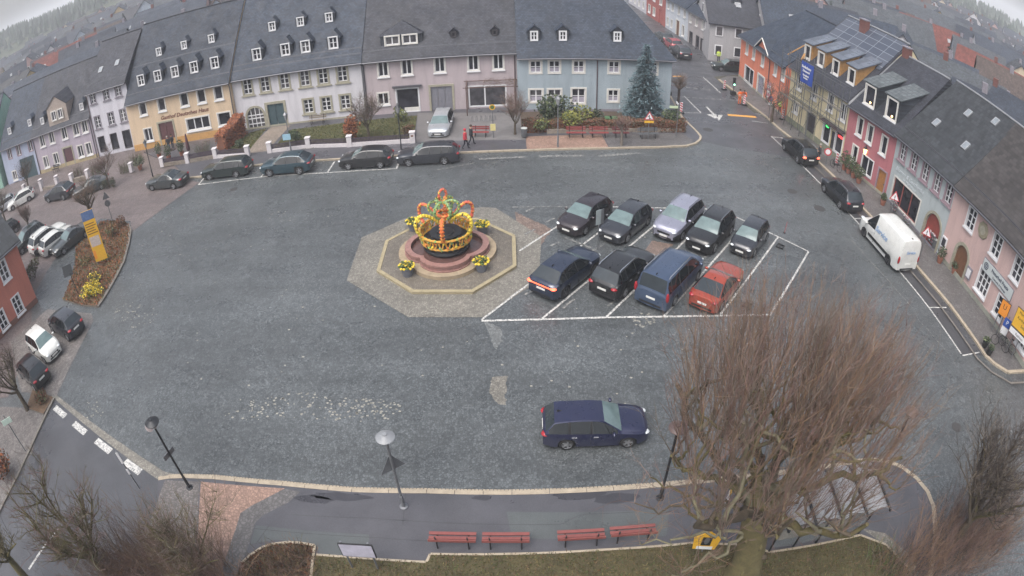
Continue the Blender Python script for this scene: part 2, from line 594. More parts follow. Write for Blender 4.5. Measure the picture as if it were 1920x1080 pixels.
sheet('near_grey_setts', ats([(534, 917), (563, 922), (540, 943), (493.6, 966), (479, 980), (469, 1015), (459, 1043), (447, 1064), (440, 1110), (405, 1110), (414, 1076), (442.6, 990), (451, 962), (473, 947.6)], .12), .1268, m_flag)
sheet('near_sett_patch', ats([(310, 900), (374, 903), (370, 1000), (345, 1110), (240, 1110)], .12), .1228, m_cob_brown)
bed = ats([(455, 1056), (470, 1042), (491.5, 1028), (514, 1021), (540, 1018), (565, 1019.5), (591, 1024), (589, 1038), (581, 1110), (430, 1110)], .12)
sheet('planting_bed', bed, .17, m_soil)
kb = MB()
kerb_line(kb, bed[:9], .1, .2, .5)
struct('bed_edging', kb, m_kerb)
lawn = ats([(593, 1041), (660, 1046), (800, 1055), (807, 1040), (960, 1040), (1030, 1038), (1119, 1033), (1300, 1019), (1395, 1022), (1444, 1036), (1520, 1024), (1611.7, 1004), (1660, 1022), (1701, 1064), (1712, 1110), (1690, 1200), (575, 1200), (583, 1080)], .12)
sheet('lawn', lawn, .16, m_grass_dull)
kb = MB()
kerb_line(kb, lawn[:14], .09, .18, .9)
struct('lawn_edging', kb, m_kerb)
sheet('round_setts', ats([(1614, 990), (1660, 1000), (1705, 1040), (1730, 1090), (1712, 1110), (1701, 1064), (1660, 1022)], .12), .1245, m_cob_light)
for px in ([(545, 965), (700, 972), (860, 982), (960, 984), (1050, 984), (1090, 965), (1200, 960)], [(470, 990), (700, 1008), (880, 1018)], [(760, 925), (755, 985)], [(505, 985), (480, 1020)]):
    mb = MB(); strip(mb, dense(ats(px, .12), .5), .035, .1256); struct('asphalt_seam', mb, m_asph_d)
# repairs in the footway
def blot(px, rx, ry, z, m, name, seed):
    rr = random.Random(seed)
    cx, cy = at(*px)
    sheet(name, [(cx + rx * math.cos(a * .35) * rr.uniform(.75, 1.1), cy + ry * math.sin(a * .35) * rr.uniform(.75, 1.1)) for a in range(18)], z, m)
m_tar = asphalt('fresh tar', '39393e', (.2, .4))
m_asph_g = asphalt('grey patch', '505455')
for i, (p, rx, ry) in enumerate((((640, 935), 1.3, .22), ((905, 937), .4, .14), ((1085, 930), 1.0, .3), ((1155, 938), .9, .28), ((590, 940), .9, .2))):
    blot(p, rx, ry, .1242, m_tar, 'asphalt_patch', 20 + i)
sheet('asphalt_patch', ats([(480, 985), (692, 1003), (692, 1045), (600, 1039), (592, 1022), (520, 1012), (470, 1020)], .12), .1252, m_asph_g)
sheet('asphalt_patch', ats([(950, 960), (1255, 955), (1250, 1005), (960, 1010)], .12), .1236, m_asph_g)
# ------------------------------------------------------------------ fountain apron
def octagon(pts):
    return pts
oc = [(-7.66, 29.89), (-5.35, 27.68), (-2.05, 27.52), (.29, 29.93), (.30, 33.24), (-2.05, 35.55), (-5.35, 35.6), (-7.64, 33.2)]
OCX, OCY = -3.68, 31.55
apron = ats([(650, 526), (766, 595), (906, 595), (1010, 528), (1015, 445), (930, 391), (905, 389), (770, 406), (678, 446)])
sheet('fountain_apron', apron, .0185, m_cob_light)
# ------------------------------------------------------------------ markings
def line(name, px, w, m=None, z=.0215, pts=None):
    mb = MB()
    strip(mb, dense(ats(px) if pts is None else pts, 3), w, z)
    return struct(name, mb, m or m_paint)
line('bay_line', [(903, 602), (1137, 595.4), (1240, 594.2), (1447, 590.5)], .14, z=.0225)
line('bay_line', [(903, 600), (996, 530)], .12)
for px in ([(974, 471), (1046, 424.4)], [(1017, 597), (1227, 423)], [(1137, 594), (1287, 449)], [(1245, 593), (1384, 437)], [(1351, 590), (1459, 445)], [(1445, 590), (1516, 472.5)], [(1082, 467), (1122, 437)]):
    line('bay_line', px, .12)
line('bay_line', [(1138, 388.2), (1210.6, 389.8), (1340, 392.6)], .11)
line('bay_line', [(1366, 400.5), (1516, 472)], .11, z=.0225)
line('faded_bay_line', [(960, 389.4), (1138, 388.2)], .1, m_paint_faint)
for px in ([(985, 398), (1000, 391)], [(1022, 418), (1040, 410)], [(1032, 462), (1050, 453)], [(984, 440), (1003, 431)], [(1310, 487), (1330, 478)], [(1058, 446), (1112, 467)], [(1110, 471), (1136, 456)], [(983, 554), (1008, 542)], [(1055, 578), (1076, 561)], [(1138, 574), (1160, 560)]):
    line('faded_bay_line', px, .14, m_paint_faint)
line('lane_line', None, .12, pts=park_l)
line('lane_line', [(1741, 577), (1774, 577)], .1, z=.0225)
line('lane_line', [(1804, 667), (1836, 661)], .1, z=.0225)
line('lane_line', [(1601, 410), (1615, 410)], .1, z=.0225)
line('lane_line', [(1480, 288), (1448, 257), (1446, 256)], .1, z=.0225)
line('lane_line', [(1446, 257), (1480, 260)], .1)
wav = [(1594, 448), (1640, 500), (1664, 525), (1681, 545), (1699, 565), (1715, 583), (1722, 602), (1740, 619), (1755, 638), (1768, 652), (1785, 672), (1792, 688)]
line('chalk_line', wav, .06, m_paint_faint)
line('chalk_line', [(1290, 240 + 48), (1322, 292), (1370, 300), (1440, 330)], .05, m_paint_faint)
line('far_lane_line', [(371.7, 346.7), (495, 331.5), (620, 323.5), (744, 316.5)], .12, z=.0225)
for px in ([(372, 347), (386, 330)], [(489, 332), (497, 322)], [(614, 323), (627, 303)], [(743, 317), (752, 296)]):
    line('far_lane_line', px, .12)
for a, b, w in (((898, 299), (985, 295), .3), ((1010, 294), (1095, 292), .35), ((1122, 293), (1200, 287), .35), ((815, 320), (890, 306), .1)):
    line('faded_lane_line', [a, b], w, m_paint_faint)
line('street_line', [(1319, 145), (1351, 174)], .12, z=.018)
line('street_line', [(1283, 180), (1315, 212)], .12, z=.018)
line('street_line', [(1280, 211), (1314, 212)], .1, z=.0195)
line('street_line', [(1410, 227), (1440, 231)], .1, z=.018)
for k in range(7):
    t = k / 7
    line('crossing_dash', [(1286 + 96 * t, 163.5 + 11 * t), (1286 + 96 * (t + .09), 163.5 + 11 * (t + .09))], .22, m_paint_faint, .018)
for k in range(12):
    t = k / 12
    line('crossing_dash', [(1252 + 140 * t, 180 + 9 * t), (1252 + 140 * (t + .055), 180 + 9 * (t + .055))], .22, m_paint_faint, .018)
line('orange_stop_line', [(1365, 215.5), (1418, 219.5)], .5, m_paint_y, .018)
line('orange_stop_line', [(1262, 143), (1280, 143)], .4, m_paint_y, .018)
ar = MB()
A0, A1 = Vector(at(1325, 200)), Vector(at(1345, 221))
strip(ar, [A0, A1], .22, .018)
dr = (A1 - A0).normalized()
nr = Vector((-dr.y, dr.x))
tip = Vector(at(1348, 227))
for s_ in (1, -1):
    ar.prism([tuple(tip), tuple(A1 - dr * .9 - nr * .95 * s_), tuple(A1 - dr * .9 - nr * .45 * s_), tuple(A1 + dr * .1)] if s_ < 0 else [tuple(A1), tuple(A1 - dr * 1.1 + nr * .3), tuple(A1 - dr * .9 - nr * .8), tuple(A1 + dr * .2 - nr * .3)], .0181 if s_ > 0 else .0184, .0181 if s_ > 0 else .0184)
struct('turn_arrow', ar, m_paint)
for a, b in (((103, 764), (123, 781)), ((139, 794), (161, 812)), ((181, 826), (208, 847)), ((235, 865), (264, 886))):
    line('give_way_dash', [a, b], .42, z=.0205)
line('give_way_dash', [(54, 1068), (92, 1012)], .14, z=.0205)
line('give_way_dash', [(90, 1016), (112, 990)], .12, z=.0205)
# scattered pale setts: rests of old paint
sp = MB()
random.seed(11)
def speck(cx, cy, rx, ry, n):
    for _ in range(n):
        a, r = random.uniform(0, 2 * PI), math.sqrt(random.random())
        x, y = at(cx + rx * r * math.cos(a), cy + ry * r * math.sin(a))
        s_ = random.uniform(.03, .09)
        sp.prism([(x + s_ * math.cos(t + k * PI / 2) , y + s_ * .8 * math.sin(t + k * PI / 2)) for t in [random.uniform(0, 3)] for k in range(4)], .009, .009)
for args in ((600, 762, 150, 26, 120), (250, 590, 45, 24, 60), (1206, 600, 22, 14, 34), (690, 770, 60, 22, 46), (470, 770, 60, 22, 20), (530, 405, 30, 12, 20), (170, 768, 24, 24, 22), (950, 470, 480, 300, 40), (500, 560, 280, 200, 46), (1250, 700, 260, 120, 26), (300, 480, 60, 90, 30)):
    speck(*args)
struct('pale_setts', sp, mat('pale stone', '8b8981', .6, .2, 6))
def ragged(name, px, m, z):
    rr = random.Random(5)
    pts = []
    base = dense(ats(px), .13)
    for p in base:
        pts.append((p[0] + rr.uniform(-.06, .06), p[1] + rr.uniform(-.05, .05)))
    sheet(name, pts, z, m)
ragged('sett_repair', [(922, 708), (951, 704), (950, 722), (948, 745), (949, 760), (933, 759), (926, 745), (918, 734)], m_cob_light, .0095)
ragged('sett_repair', [(905, 600), (940, 615), (942, 640), (930, 655), (918, 628)], setts('grey setts', '6d7070', .12, .2), .0092)
ragged('sett_repair', [(1222, 452), (1262, 458), (1240, 480), (1205, 475)], setts('rusty setts', '74655d', .12, .25), .0094)
ragged('sett_repair', [(965, 398), (1035, 430), (1015, 460), (972, 440)], setts('rusty setts', '74655d', .12, .25), .0094)
for px, w in (((1486, 359), .33), ((1537, 391), .38), ((1793, 801), .28), ((438, 355), .28), ((1328, 243), .38), ((1373, 693), .3)):
    mb = MB()
    mb.lathe([(w * 1.25, 0), (w * 1.25, .012), (w, .012), (w, .014), (w * .9, .015), (0.01, .015)], 20, M=Matrix.Translation((*at(*px), .006)))
    struct('manhole_cover', mb, m_iron)
# ------------------------------------------------------------------ building materials
m_white = mat('white window paint', 'd8d8da', .45, .08, 8)
m_offwhite = mat('painted surround', 'cfccc6', .7, .12, 4)
m_stone = mat('sandstone surround', '989484', .8, .2, 5, bump=.3)
m_stone_d = mat('grey granite surround', '7c7880', .8, .2, 5, bump=.3)
m_pinkstone = mat('pink stone surround', '96828a', .8, .18, 5, bump=.3)
m_gutter = mat('zinc gutter', '5b5c62', .45, .15, 3, metal=.4)
m_pipe_d = mat('brown downpipe', '54464a', .5, .15, 3)
m_wood_door = mat('brown door wood', '6d4a33', .55, .25, 6)
m_dkdoor = mat('dark door', '3d3a3e', .5, .2, 4)
m_green_door = mat('green door paint', '3c4f55', .5, .15, 3)
m_red_frame = mat('red shop frame', '8d4a44', .5, .15, 4)
m_brick = mat('chimney brick', '6b443e', .8, .3, 6, bump=.4)
m_lead = mat('ridge capping', '8d8f93', .5, .2, 2)
m_slate_n = slate('slate blue grey', '343c49', .19, .26)
m_slate_d = slate('slate dark', '2e3541', .19, .26)
m_slate_b = slate('slate brownish', '383a42', .19, .26)
m_tile = slate('pan tiles grey', '373a3e', .34, .3, .5)
m_tile_pat = slate('patterned tiles', '3e3b3b', .3, .42, .55)
m_slate_wall = slate('slate hung wall', '3d4149', .16, .24, .5, 1.0)
def glass_mat():
    q = NT('window glass')
    oi = q.n('ObjectInfo')
    o = q.ramp(oi.outputs['Random'], [(.0, (.012, .013, .018)), (.55, (.022, .022, .03)), (.8, (.05, .048, .055)), (1.0, (.1, .095, .1))])
    o = q.mix(1.0, o, q.ramp(q.noise(1.6, 3), [(.35, (.6,) * 3), (.65, (1.5,) * 3)]), 'MULTIPLY')
    q.l(o, q.b.inputs['Base Color'])
    q.b.inputs['Roughness'].default_value = .06
    q.b.inputs['Specular IOR Level'].default_value = .35
    return q.m
m_glass = glass_mat()
m_curtain = mat('net curtain', '9b97a3', .9, .15, 6)
def lamp_mat(name, col, st):
    q = NT(name)
    q.b.inputs['Base Color'].default_value = (*lin(col), 1)
    q.b.inputs['Emission Color'].default_value = (*lin(col), 1)
    q.b.inputs['Emission Strength'].default_value = st
    return q.m
m_warm = lamp_mat('lit lamp', 'ffd28a', 3.0)
m_green_neon = lamp_mat('green neon', '3fe06a', 1.6)
m_red_neon = lamp_mat('red neon', 'ff4a4a', 1.4)
m_shopdark = mat('shop interior', '35333a', .35, .5, 2)
# style: surround width, surround material, columns, rows of lights, sill, frame thickness
WS = {
    'w2': (.13, m_offwhite, 2, 1, 1), 'w23': (.13, m_offwhite, 2, 3, 1), 'w22': (.16, m_offwhite, 2, 2, 0), 'c22': (.16, m_offwhite, 2, 2, 1),
    'stone23': (.19, m_stone, 2, 3, 2), 'pink23': (.17, m_pinkstone, 2, 3, 2), 'grey23': (.13, m_stone_d, 2, 3, 2), 'red1': (.11, m_pinkstone, 2, 1, 0),
    'one': (.12, m_offwhite, 1, 1, 1), 'three': (.16, m_offwhite, 3, 1, 1), 'thin2': (.1, m_white, 2, 2, 0), 'thin1': (.07, m_white, 1, 1, 0), 'big': (.12, m_offwhite, 2, 1, 0),
    'half': (.14, m_offwhite, 1, 1, 1), 'shop': (.1, m_white, 1, 1, 0), 'shop2': (.1, m_white, 2, 1, 0), 'red3': (.12, m_offwhite, 3, 1, 0), 'm23': (.1, m_white, 2, 3, 1), 'm33': (.12, m_white, 3, 3, 1), 'wood1': (.09, m_dkdoor, 1, 1, 0),
}
WCACHE = {}
def window_meshes(w, h, st):
    key = (round(w, 2), round(h, 2), st)
    if key in WCACHE:
        return WCACHE[key]
    s, sm, nc, nr, sill = WS[st]
    f = MB()
    W2, H2 = w / 2, h / 2
    iw, ih = W2 - s, H2 - s
    ex = .1 if sill == 2 else 0
    for a, b in (((-W2, -.05, ih), (W2, .05, H2)), ((-W2, -.05, -H2), (W2, .05, -ih)), ((-W2, -.05, -ih), (-iw, .05, ih)), ((iw, -.05, -ih), (W2, .05, ih))):
        f.box2(a, b, 0)
    if sill:
        f.box2((-W2 - .05 - ex, -.13, -H2 - .07), (W2 + .05 + ex, -.052, -H2 + .06), 0 if sill == 2 else 1)
    t = .06
    y0, y1 = .07, .13
    for a, b in (((-iw, y0, ih - t), (iw, y1, ih)), ((-iw, y0, -ih), (iw, y1, -ih + t)), ((-iw, y0, -ih + t), (-iw + t, y1, ih - t)), ((iw - t, y0, -ih + t), (iw, y1, ih - t))):
        f.box2(a, b, 1)
    for k in range(1, nc):
        x = -iw + 2 * iw * k / nc
        m = .055 if nc <= 3 else .04
        f.box2((x - m, y0, -ih + t), (x + m, y1, ih - t), 1)
    for k in range(1, nr):
        z = -ih + 2 * ih * k / nr
        f.box2((-iw + t, y0 + .012, z - .03), (iw - t, y1 - .004, z + .03), 1)
    p = MB()
    p.quad((-iw, .115, -ih), (iw, .115, -ih), (iw, .115, ih), (-iw, .115, ih))
    fo = f.build('window', [sm, m_red_frame if st == 'red3' else m_dkdoor if st == 'wood1' else m_white])
    po = p.build('pane', m_glass)
    fm, pm = fo.data, po.data
    bpy.data.objects.remove(fo)
    bpy.data.objects.remove(po)
    c = MB()
    c.quad((-iw + t, .108, -ih + t), (iw - t, .108, -ih + t), (iw - t, .108, -.1), (-iw + t, .108, -.1))
    ob = c.build('curtain', m_curtain)
    cm = ob.data
    bpy.data.objects.remove(ob)
    WCACHE[key] = (fm, pm, cm)
    return WCACHE[key]
def put_window(root, u, z, w, h, st, curtain=False, y=0.0):
    fm, pm, cm = window_meshes(w, h, st)
    o = link('window', fm, root, (u, y, z))
    link('pane', pm, o)
    if curtain:
        link('curtain', cm, o)
    return o
def arch_mb(w, h, sw, depth=.12, seg=10, solid=True):
    """stone surround round an arched opening, springing at h - w/2"""
    mb = MB()
    r = w / 2 - sw
    hs = h - w / 2
    mb.box2((-w / 2, -.06, 0), (-r, depth, hs))
    mb.box2((r, -.06, 0), (w / 2, depth, hs))
    for i in range(seg):
        a, b = PI * i / seg, PI * (i + 1) / seg
        pts = [(r * math.cos(a), r * math.sin(a)), (w / 2 * math.cos(a), w / 2 * math.sin(a)), (w / 2 * math.cos(b), w / 2 * math.sin(b)), (r * math.cos(b), r * math.sin(b))]
        vs = [(x, -.06, z + hs) for x, z in pts] + [(x, depth, z + hs) for x, z in pts]
        mb.add(vs, [(0, 1, 2, 3), (7, 6, 5, 4), (0, 4, 5, 1), (1, 5, 6, 2), (2, 6, 7, 3), (3, 7, 4, 0)])
    return mb
def arch_fill(w, h, y, seg=12):
    hs = h - w / 2
    mb = MB()
    pts = [(-w / 2, 0), (w / 2, 0)] + [(w / 2 * math.cos(PI * i / seg), hs + w / 2 * math.sin(PI * i / seg)) for i in range(seg + 1)]
    mb.add([(x, y, z) for x, z in pts], [tuple(range(len(pts)))])
    return mb
def spandrels(w, h, y0, y1, seg=10):
    """wall left standing above the shoulders of an arch inside its square hole"""
    hs, r = h - w / 2, w / 2
    mb = MB()
    for s_ in (1, -1):
        pts = [(s_ * r, h)] + [(s_ * r * math.cos(PI / 2 * i / seg), hs + r * math.sin(PI / 2 * i / seg)) for i in range(seg + 1)]
        f = tuple(range(len(pts)))
        mb.add([(x, y0, z) for x, z in pts], [f if s_ > 0 else f[::-1]])
    return mb
def put_door(root, u, w, h, mat_, sur=.16, sm=None, leaves=1, z0=0.02, glazed=False, name='door'):
    mb = MB()
    iw = w / 2 - sur
    for a, b in (((-w / 2, -.06, 0), (-iw, .06, h)), ((iw, -.06, 0), (w / 2, .06, h)), ((-iw, -.06, h - sur), (iw, .06, h))):
        mb.box2(a, b, 0)
    n = max(1, leaves)
    lw = 2 * iw / n
    for k in range(n):
        x0 = -iw + k * lw
        mb.box2((x0 + .02, .08, 0), (x0 + lw - .02, .13, h - sur - .02), 1)
        for zz, hh in ((.2, .7), (1.05, .8)):
            if zz + hh < h - sur:
                mb.box2((x0 + .12, .065, zz), (x0 + lw - .12, .079, zz + hh), 2 if glazed and zz > 1 else 1)
    d = mb.build(name, [sm or m_stone, mat_, m_glass], root, (u, 0, z0))
    k = MB()
    k.box2((iw - .2 if n == 1 else -.12, .0, 1.0), (iw - .1 if n == 1 else -.06, .07, 1.08))
    k.build('door_handle', m_gutter, d)
    return d
def wall_with_holes(L, z0, z1, holes, y=0.0, dep=.2):
    mb = MB()
    us = sorted({0.0, L} | {max(0, min(L, v)) for h in holes for v in (h[0], h[2])})
    zs = sorted({z0, z1} | {max(z0, min(z1, v)) for h in holes for v in (h[1], h[3])})
    for i in range(len(us) - 1):
        for j in range(len(zs) - 1):
            cu, cz = (us[i] + us[i + 1]) / 2, (zs[j] + zs[j + 1]) / 2
            if any(h[0] < cu < h[2] and h[1] < cz < h[3] for h in holes):
                continue
            mb.quad((us[i], y, zs[j]), (us[i + 1], y, zs[j]), (us[i + 1], y, zs[j + 1]), (us[i], y, zs[j + 1]))
    for a, b, c, d in holes:
        b = max(b, z0)
        d = min(d, z1)
        mb.quad((a, y, b), (a, y + dep, b), (a, y + dep, d), (a, y, d))
        mb.quad((c, y + dep, b), (c, y, b), (c, y, d), (c, y + dep, d))
        mb.quad((a, y, d), (a, y + dep, d), (c, y + dep, d), (c, y, d))
        mb.quad((a, y + dep, b), (a, y, b), (c, y, b), (c, y + dep, b))
        mb.quad((a, y + dep, b), (c, y + dep, b), (c, y + dep, d), (a, y + dep, d))
    return mb
def slab(mb, quad, th, mi=0):
    """four points of a roof plane (counter-clockwise seen from above) given thickness downward"""
    lo = [(p[0], p[1], p[2] - th) for p in quad]
    n = len(quad)
    mb.add(list(quad) + lo, [tuple(range(n)), tuple(range(n, 2 * n))[::-1]] + [(i, n + i, n + (i + 1) % n, (i + 1) % n) for i in range(n)], mi)
def dormer(root, eave, tan, u, d, w, hc, pitch=.9, kind='hip', win=None, roofm=None, cheek=None, nwin=1, curtain=False, over=.1, shed=.18, lit=False, sink=0.0):
    z0 = eave + tan * d
    zc = z0 + hc
    hw = w / 2
    b = MB()
    back = hc / tan
    b.quad((-hw, d, z0 - .15), (hw, d, z0 - .15), (hw, d, zc), (-hw, d, zc))
    bk = hc / (tan - shed) if kind == 'shed' else back
    zb = zc + shed * bk if kind == 'shed' else zc
    for s_ in (1, -1):
        q = [(s_ * hw, d, z0 - .15), (s_ * hw, d + bk, zb), (s_ * hw, d, zc)]
        b.add(q, [(0, 1, 2) if s_ > 0 else (2, 1, 0)])
    o = b.build('dormer', cheek or m_slate_wall, root, (u, 0, 0))
    r = MB()
    e = hw + over
    if kind == 'shed':
        slab(r, [(-e, d - .2, zc - .03), (e, d - .2, zc - .03), (e, d + bk, zb + .03), (-e, d + bk, zb + .03)], .1)
    else:
        zr = zc + hw * pitch
        yr = d + (zr - z0) / tan
        ze = zc - over * pitch
        yf = d - .12
        hip = d + (hw * .8 if kind == 'hip' else -.12)
        ye = d + (ze - z0) / tan
        for s_ in (1, -1):
            q = [(s_ * e, yf, ze), (s_ * e, ye, ze), (0, yr, zr), (0, hip, zr)]
            slab(r, q if s_ > 0 else q[::-1], .05)
        if kind == 'hip':
            slab(r, [(-e, yf, ze), (e, yf, ze), (0, hip, zr)], .05)
        else:
            b2 = [(-hw, d, zc), (hw, d, zc), (0, d, zr - .05)]
            r.add(b2, [(0, 1, 2)], 1)
    r.build('dormer_roof', [roofm or m_slate_d, cheek or m_slate_wall], o)
    if win:
        ww, wh, st = win
        for k in range(nwin):
            x = (k - (nwin - 1) / 2) * (ww + .18)
            fm, pm, cm = window_meshes(ww, wh, st)
            wo = link('window', fm, o, (x, d - .02, z0 + wh / 2 + .08 + sink))
            mbp = MB()
            s = WS[st][0]
            mbp.quad((x - ww / 2 + s, d - .012 - .02, z0 + .08 + s + sink), (x + ww / 2 - s, d - .032, z0 + .08 + s + sink), (x + ww / 2 - s, d - .032, z0 + wh + .08 - s + sink), (x - ww / 2 + s, d - .032, z0 + wh + .08 - s + sink))
            mbp.build('window_pane', m_glass, o)
            wo.location.y = d - .12
            if lit:
                l = MB()
                l.ball((x + .12, d - .08, z0 + .45), .09)
                l.build('lamp_in_window', m_warm, o)
    return o
def snow_guard(mb, L, eave, tan, d):
    z = eave + tan * d + .16
    mb.tube([(0.1, d, z), (L - .1, d, z)], .025, 5)
    mb.tube([(0.1, d + .05, z + .07), (L - .1, d + .05, z + .07)], .025, 5)
    for k in range(int(L / 1.2)):
        x = .4 + k * 1.2
        mb.box((x, d, z - .06), (.04, .06, .22))
def house(name, label, A, B, eave, depth, tan, wallm, roofm, wins=(), doors=(), holes=(), hipl=0.0, hipr=0.0, group='houses round the market square', guards=(.5,), pipes=(), plinth=None, pl_h=.5, gut=True, chims=(), lights=(), back=True, extra_wall=None, sidem=None, cornice=None, ridge_cap=False, verge=(), overl=.02, overr=.02):
    A, B = Vector(A), Vector(B)
    d = B - A
    L = d.length
    root = thing(name, label, 'house', (A.x, A.y, 0), math.atan2(d.y, d.x), group)
    hs = [(u - w / 2 + WS[st][0] * .5, z - h / 2 + WS[st][0] * .5, u + w / 2 - WS[st][0] * .5, z + h / 2 - WS[st][0] * .5) for u, z, w, h, st, *_ in wins]
    hs += [(u - w / 2 + .05, .0, u + w / 2 - .05, h - .05) for u, w, h in doors]
    hs += list(holes)
    mb = wall_with_holes(L, -.3, eave, hs)
    rz = eave + tan * depth / 2
    # side and back walls with their gables
    for x, s_, hip in ((0, -1, hipl), (L, 1, hipr)):
        q = [(x, 0, -.3), (x, depth, -.3), (x, depth, eave)] + ([] if hip else [(x, depth / 2, rz)]) + [(x, 0, eave)]
        f = tuple(range(len(q)))
        mb.add(q, [f if s_ > 0 else f[::-1]], 1)
    mb.quad((L, depth, -.3), (0, depth, -.3), (0, depth, eave), (L, depth, eave), 0)
    w = mb.build('wall', [wallm, sidem or wallm], root)
    if plinth:
        p = MB()
        spans, x = [], 0.0
        for a, b in sorted((u - ww / 2, u + ww / 2) for u, ww, h in doors) + [(L, L)]:
            if a > x:
                spans.append((x, a))
            x = max(x, b)
        for a, b in spans:
            p.box2((a, -.04, -.3), (b, -.003, pl_h))
        p.build('plinth', plinth, root)
    r = MB()
    ov = .35
    z_f = eave - ov * tan
    th = .16
    ya, yb = depth / 2, depth / 2
    xl, xr = -overl, L + overr
    xl2, xr2 = (xl + hipl if hipl else xl), (xr - hipr if hipr else xr)
    if hipl: xl -= ov
    if hipr: xr += ov
    slab(r, [(xl, -ov, z_f + th), (xr, -ov, z_f + th), (xr2, ya, rz + th), (xl2, ya, rz + th)], th)
    slab(r, [(xr, depth + ov, z_f + th), (xl, depth + ov, z_f + th), (xl2, ya, rz + th), (xr2, ya, rz + th)], th)
    if hipl:
        slab(r, [(xl, depth + ov, z_f + th), (xl, -ov, z_f + th), (xl2, ya, rz + th)], th)
    if hipr:
        slab(r, [(xr, -ov, z_f + th), (xr, depth + ov, z_f + th), (xr2, ya, rz + th)], th)
    ro = r.build('roof', roofm, root)
    c = MB()
    c.tube([(xl2, ya, rz + th + .02), (xr2, ya, rz + th + .02)], .09, 6)
    if ridge_cap:
        for xx in verge:
            c.tube([(xx, -ov, z_f + th + .05), (xx, ya, rz + th + .05)], .1, 5)
    c.build('ridge', m_lead if ridge_cap else m_slate_b, ro)
    if guards:
        s_ = MB()
        for gd in guards:
            snow_guard(s_, L - hipr - hipl, eave, tan, gd)
        s_.build('snow_guard', m_gutter, ro, (hipl, 0, 0))
    for cx, cy, cw, ch in chims:
        zz = eave + tan * (cy if cy < depth / 2 else depth - cy)
        k = MB()
        k.box2((cx - cw / 2, cy - .35, zz - .3), (cx + cw / 2, cy + .35, rz + ch))
        k.box2((cx - cw / 2 - .06, cy - .41, rz + ch + .003), (cx + cw / 2 + .06, cy + .41, rz + ch + .12), 1)
        k.build('chimney', [m_brick, m_stone_d], ro)
    for sx_, sy_ in lights:
        zz = eave + tan * sy_ + th
        ang = math.atan(tan)
        k = MB()
        M = Matrix.Translation((sx_, sy_, zz + .03)) @ Matrix.Rotation(ang, 4, 'X')
        k.box((0, 0, .02), (.62, .8, .12), 0, 0, M)
        k.box((0, 0, .085), (.44, .62, .012), 1, 0, M)
        k.build('skylight', [m_lead, mat('skylight pane', '7f868c', .25, .2, 4)], ro)
    if gut:
        gm = MB()
        gm.tube([(xl, -ov - .06, z_f + .03), (xr, -ov - .06, z_f + .03)], .085, 6)
        gm.box2((0, -.14, eave - .26), (L, -.004, eave - .06))
        gm.build('gutter', [m_gutter], root)
    for pu, pm in pipes:
        k = MB()
        k.tube([(pu, -.42, z_f), (pu, -.12, eave - .55), (pu, -.09, eave - .8), (pu, -.09, .05)], .055, 6)
        k.build('downpipe', pm, root)
    for wv in wins:
        u, z, ww, h, st = wv[:5]
        put_window(root, u, z, ww, h, st, len(wv) > 5 and wv[5])
    if cornice:
        k = MB()
        k.box2((0, -.1, eave - .42), (L, -.003, eave - .27))
        k.build('cornice', cornice, root)
    return root
# ------------------------------------------------------------------ long row at the far side of the square
p_blue = plaster('blue render', '93a3ad', 0.75)
p_lilac = plaster('lilac grey render', 'b09fa4', 0.68)
p_white = plaster('white render', 'c4c1c8', 0.68)
p_cream = plaster('cream render', 'cdb18c', 0.78)
p_white2 = plaster('cool white render', 'c2c0cb', 0.68)
p_mauve = plaster('mauve render', 'aa9cac', 0.68)
p_sky = plaster('pale blue render', '9aa6c2', 0.68)
p_teal = plaster('teal render', '7db39b', 0.68)
H = house('blue_house', 'blue rendered corner house with three slate dormers behind the spruce', (1.05, 55.8), (15.35, 55.8), 5.75, 13, 1.1, p_blue, m_slate_n,
          [(u, 4.55, 1.25, 1.42, 'w22', True) for u in (1.65, 3.35, 5.55, 8.8, 12.4)] + [(1.65, 1.7, 1.45, 1.5, 'w22', True), (3.35, 1.7, 1.45, 1.5, 'w22', True), (5.55, 1.65, 1.5, 1.75, 'w22', True), (8.8, 1.7, 1.25, 1.45, 'w22', True), (12.4, 1.7, 1.25, 1.45, 'w22')],
          hipr=6.2, guards=(), pipes=((7.25, m_pipe_d),), plinth=m_stone_d, pl_h=.35)
for u in (1.6, 4.2, 9.2):
    dormer(H, 5.75, 1.1, u, .95, 1.15, 1.1, .85, 'gable', (.72, .98, 'thin2'), m_slate_n, cheek=m_slate_wall)
G = house('lilac_house', 'lilac grey house with a wide slate dormer and a grey double door', (-13.35, 57.15), (1.05, 57.3), 5.9, 12.5, 1.05, p_lilac, m_slate_b,
          [(u, 4.77, 1.15, 1.75, 'w2') for u in (1.96, 4.22, 7.3, 10.41, 12.71)] + [(1.72, 1.72, 1.25, 1.4, 'w2'), (4.07, 1.4, 2.3, 2.5, 'shop')],
          holes=[(6.3, .0, 8.3, 2.5), (9.8, .25, 13.4, 2.45)], pipes=((14.2, m_pipe_d), (.1, m_gutter)), guards=(.45,))
d = put_door(G, 7.3, 2.4, 2.75, mat('grey door', '77777f', .5, .1, 3), .2, m_stone, 3)
b = MB()
b.box2((1.0 - 3.9, -.5, 0), (1.0, -.02, .16))
bw = MB()
bw.box2((9.8, -.02, .25), (9.95, .1, 2.45)); bw.box2((13.25, -.02, .25), (13.4, .1, 2.45)); bw.box2((9.95, -.02, 2.33), (13.25, .1, 2.45)); bw.box2((9.95, -.02, .25), (13.25, .1, .4)); bw.box2((11.3, 0, .4), (11.42, .09, 2.33))
w_ = bw.build('window', m_white, G)
MB().quad((9.95, .06, .4), (13.25, .06, .4), (13.25, .06, 2.33), (9.95, .06, 2.33)).build('pane', m_glass, w_)
MB().box2((2.7, -.3, 2.78), (5.5, -.03, 2.92)).build('shop_canopy', m_gutter, G)
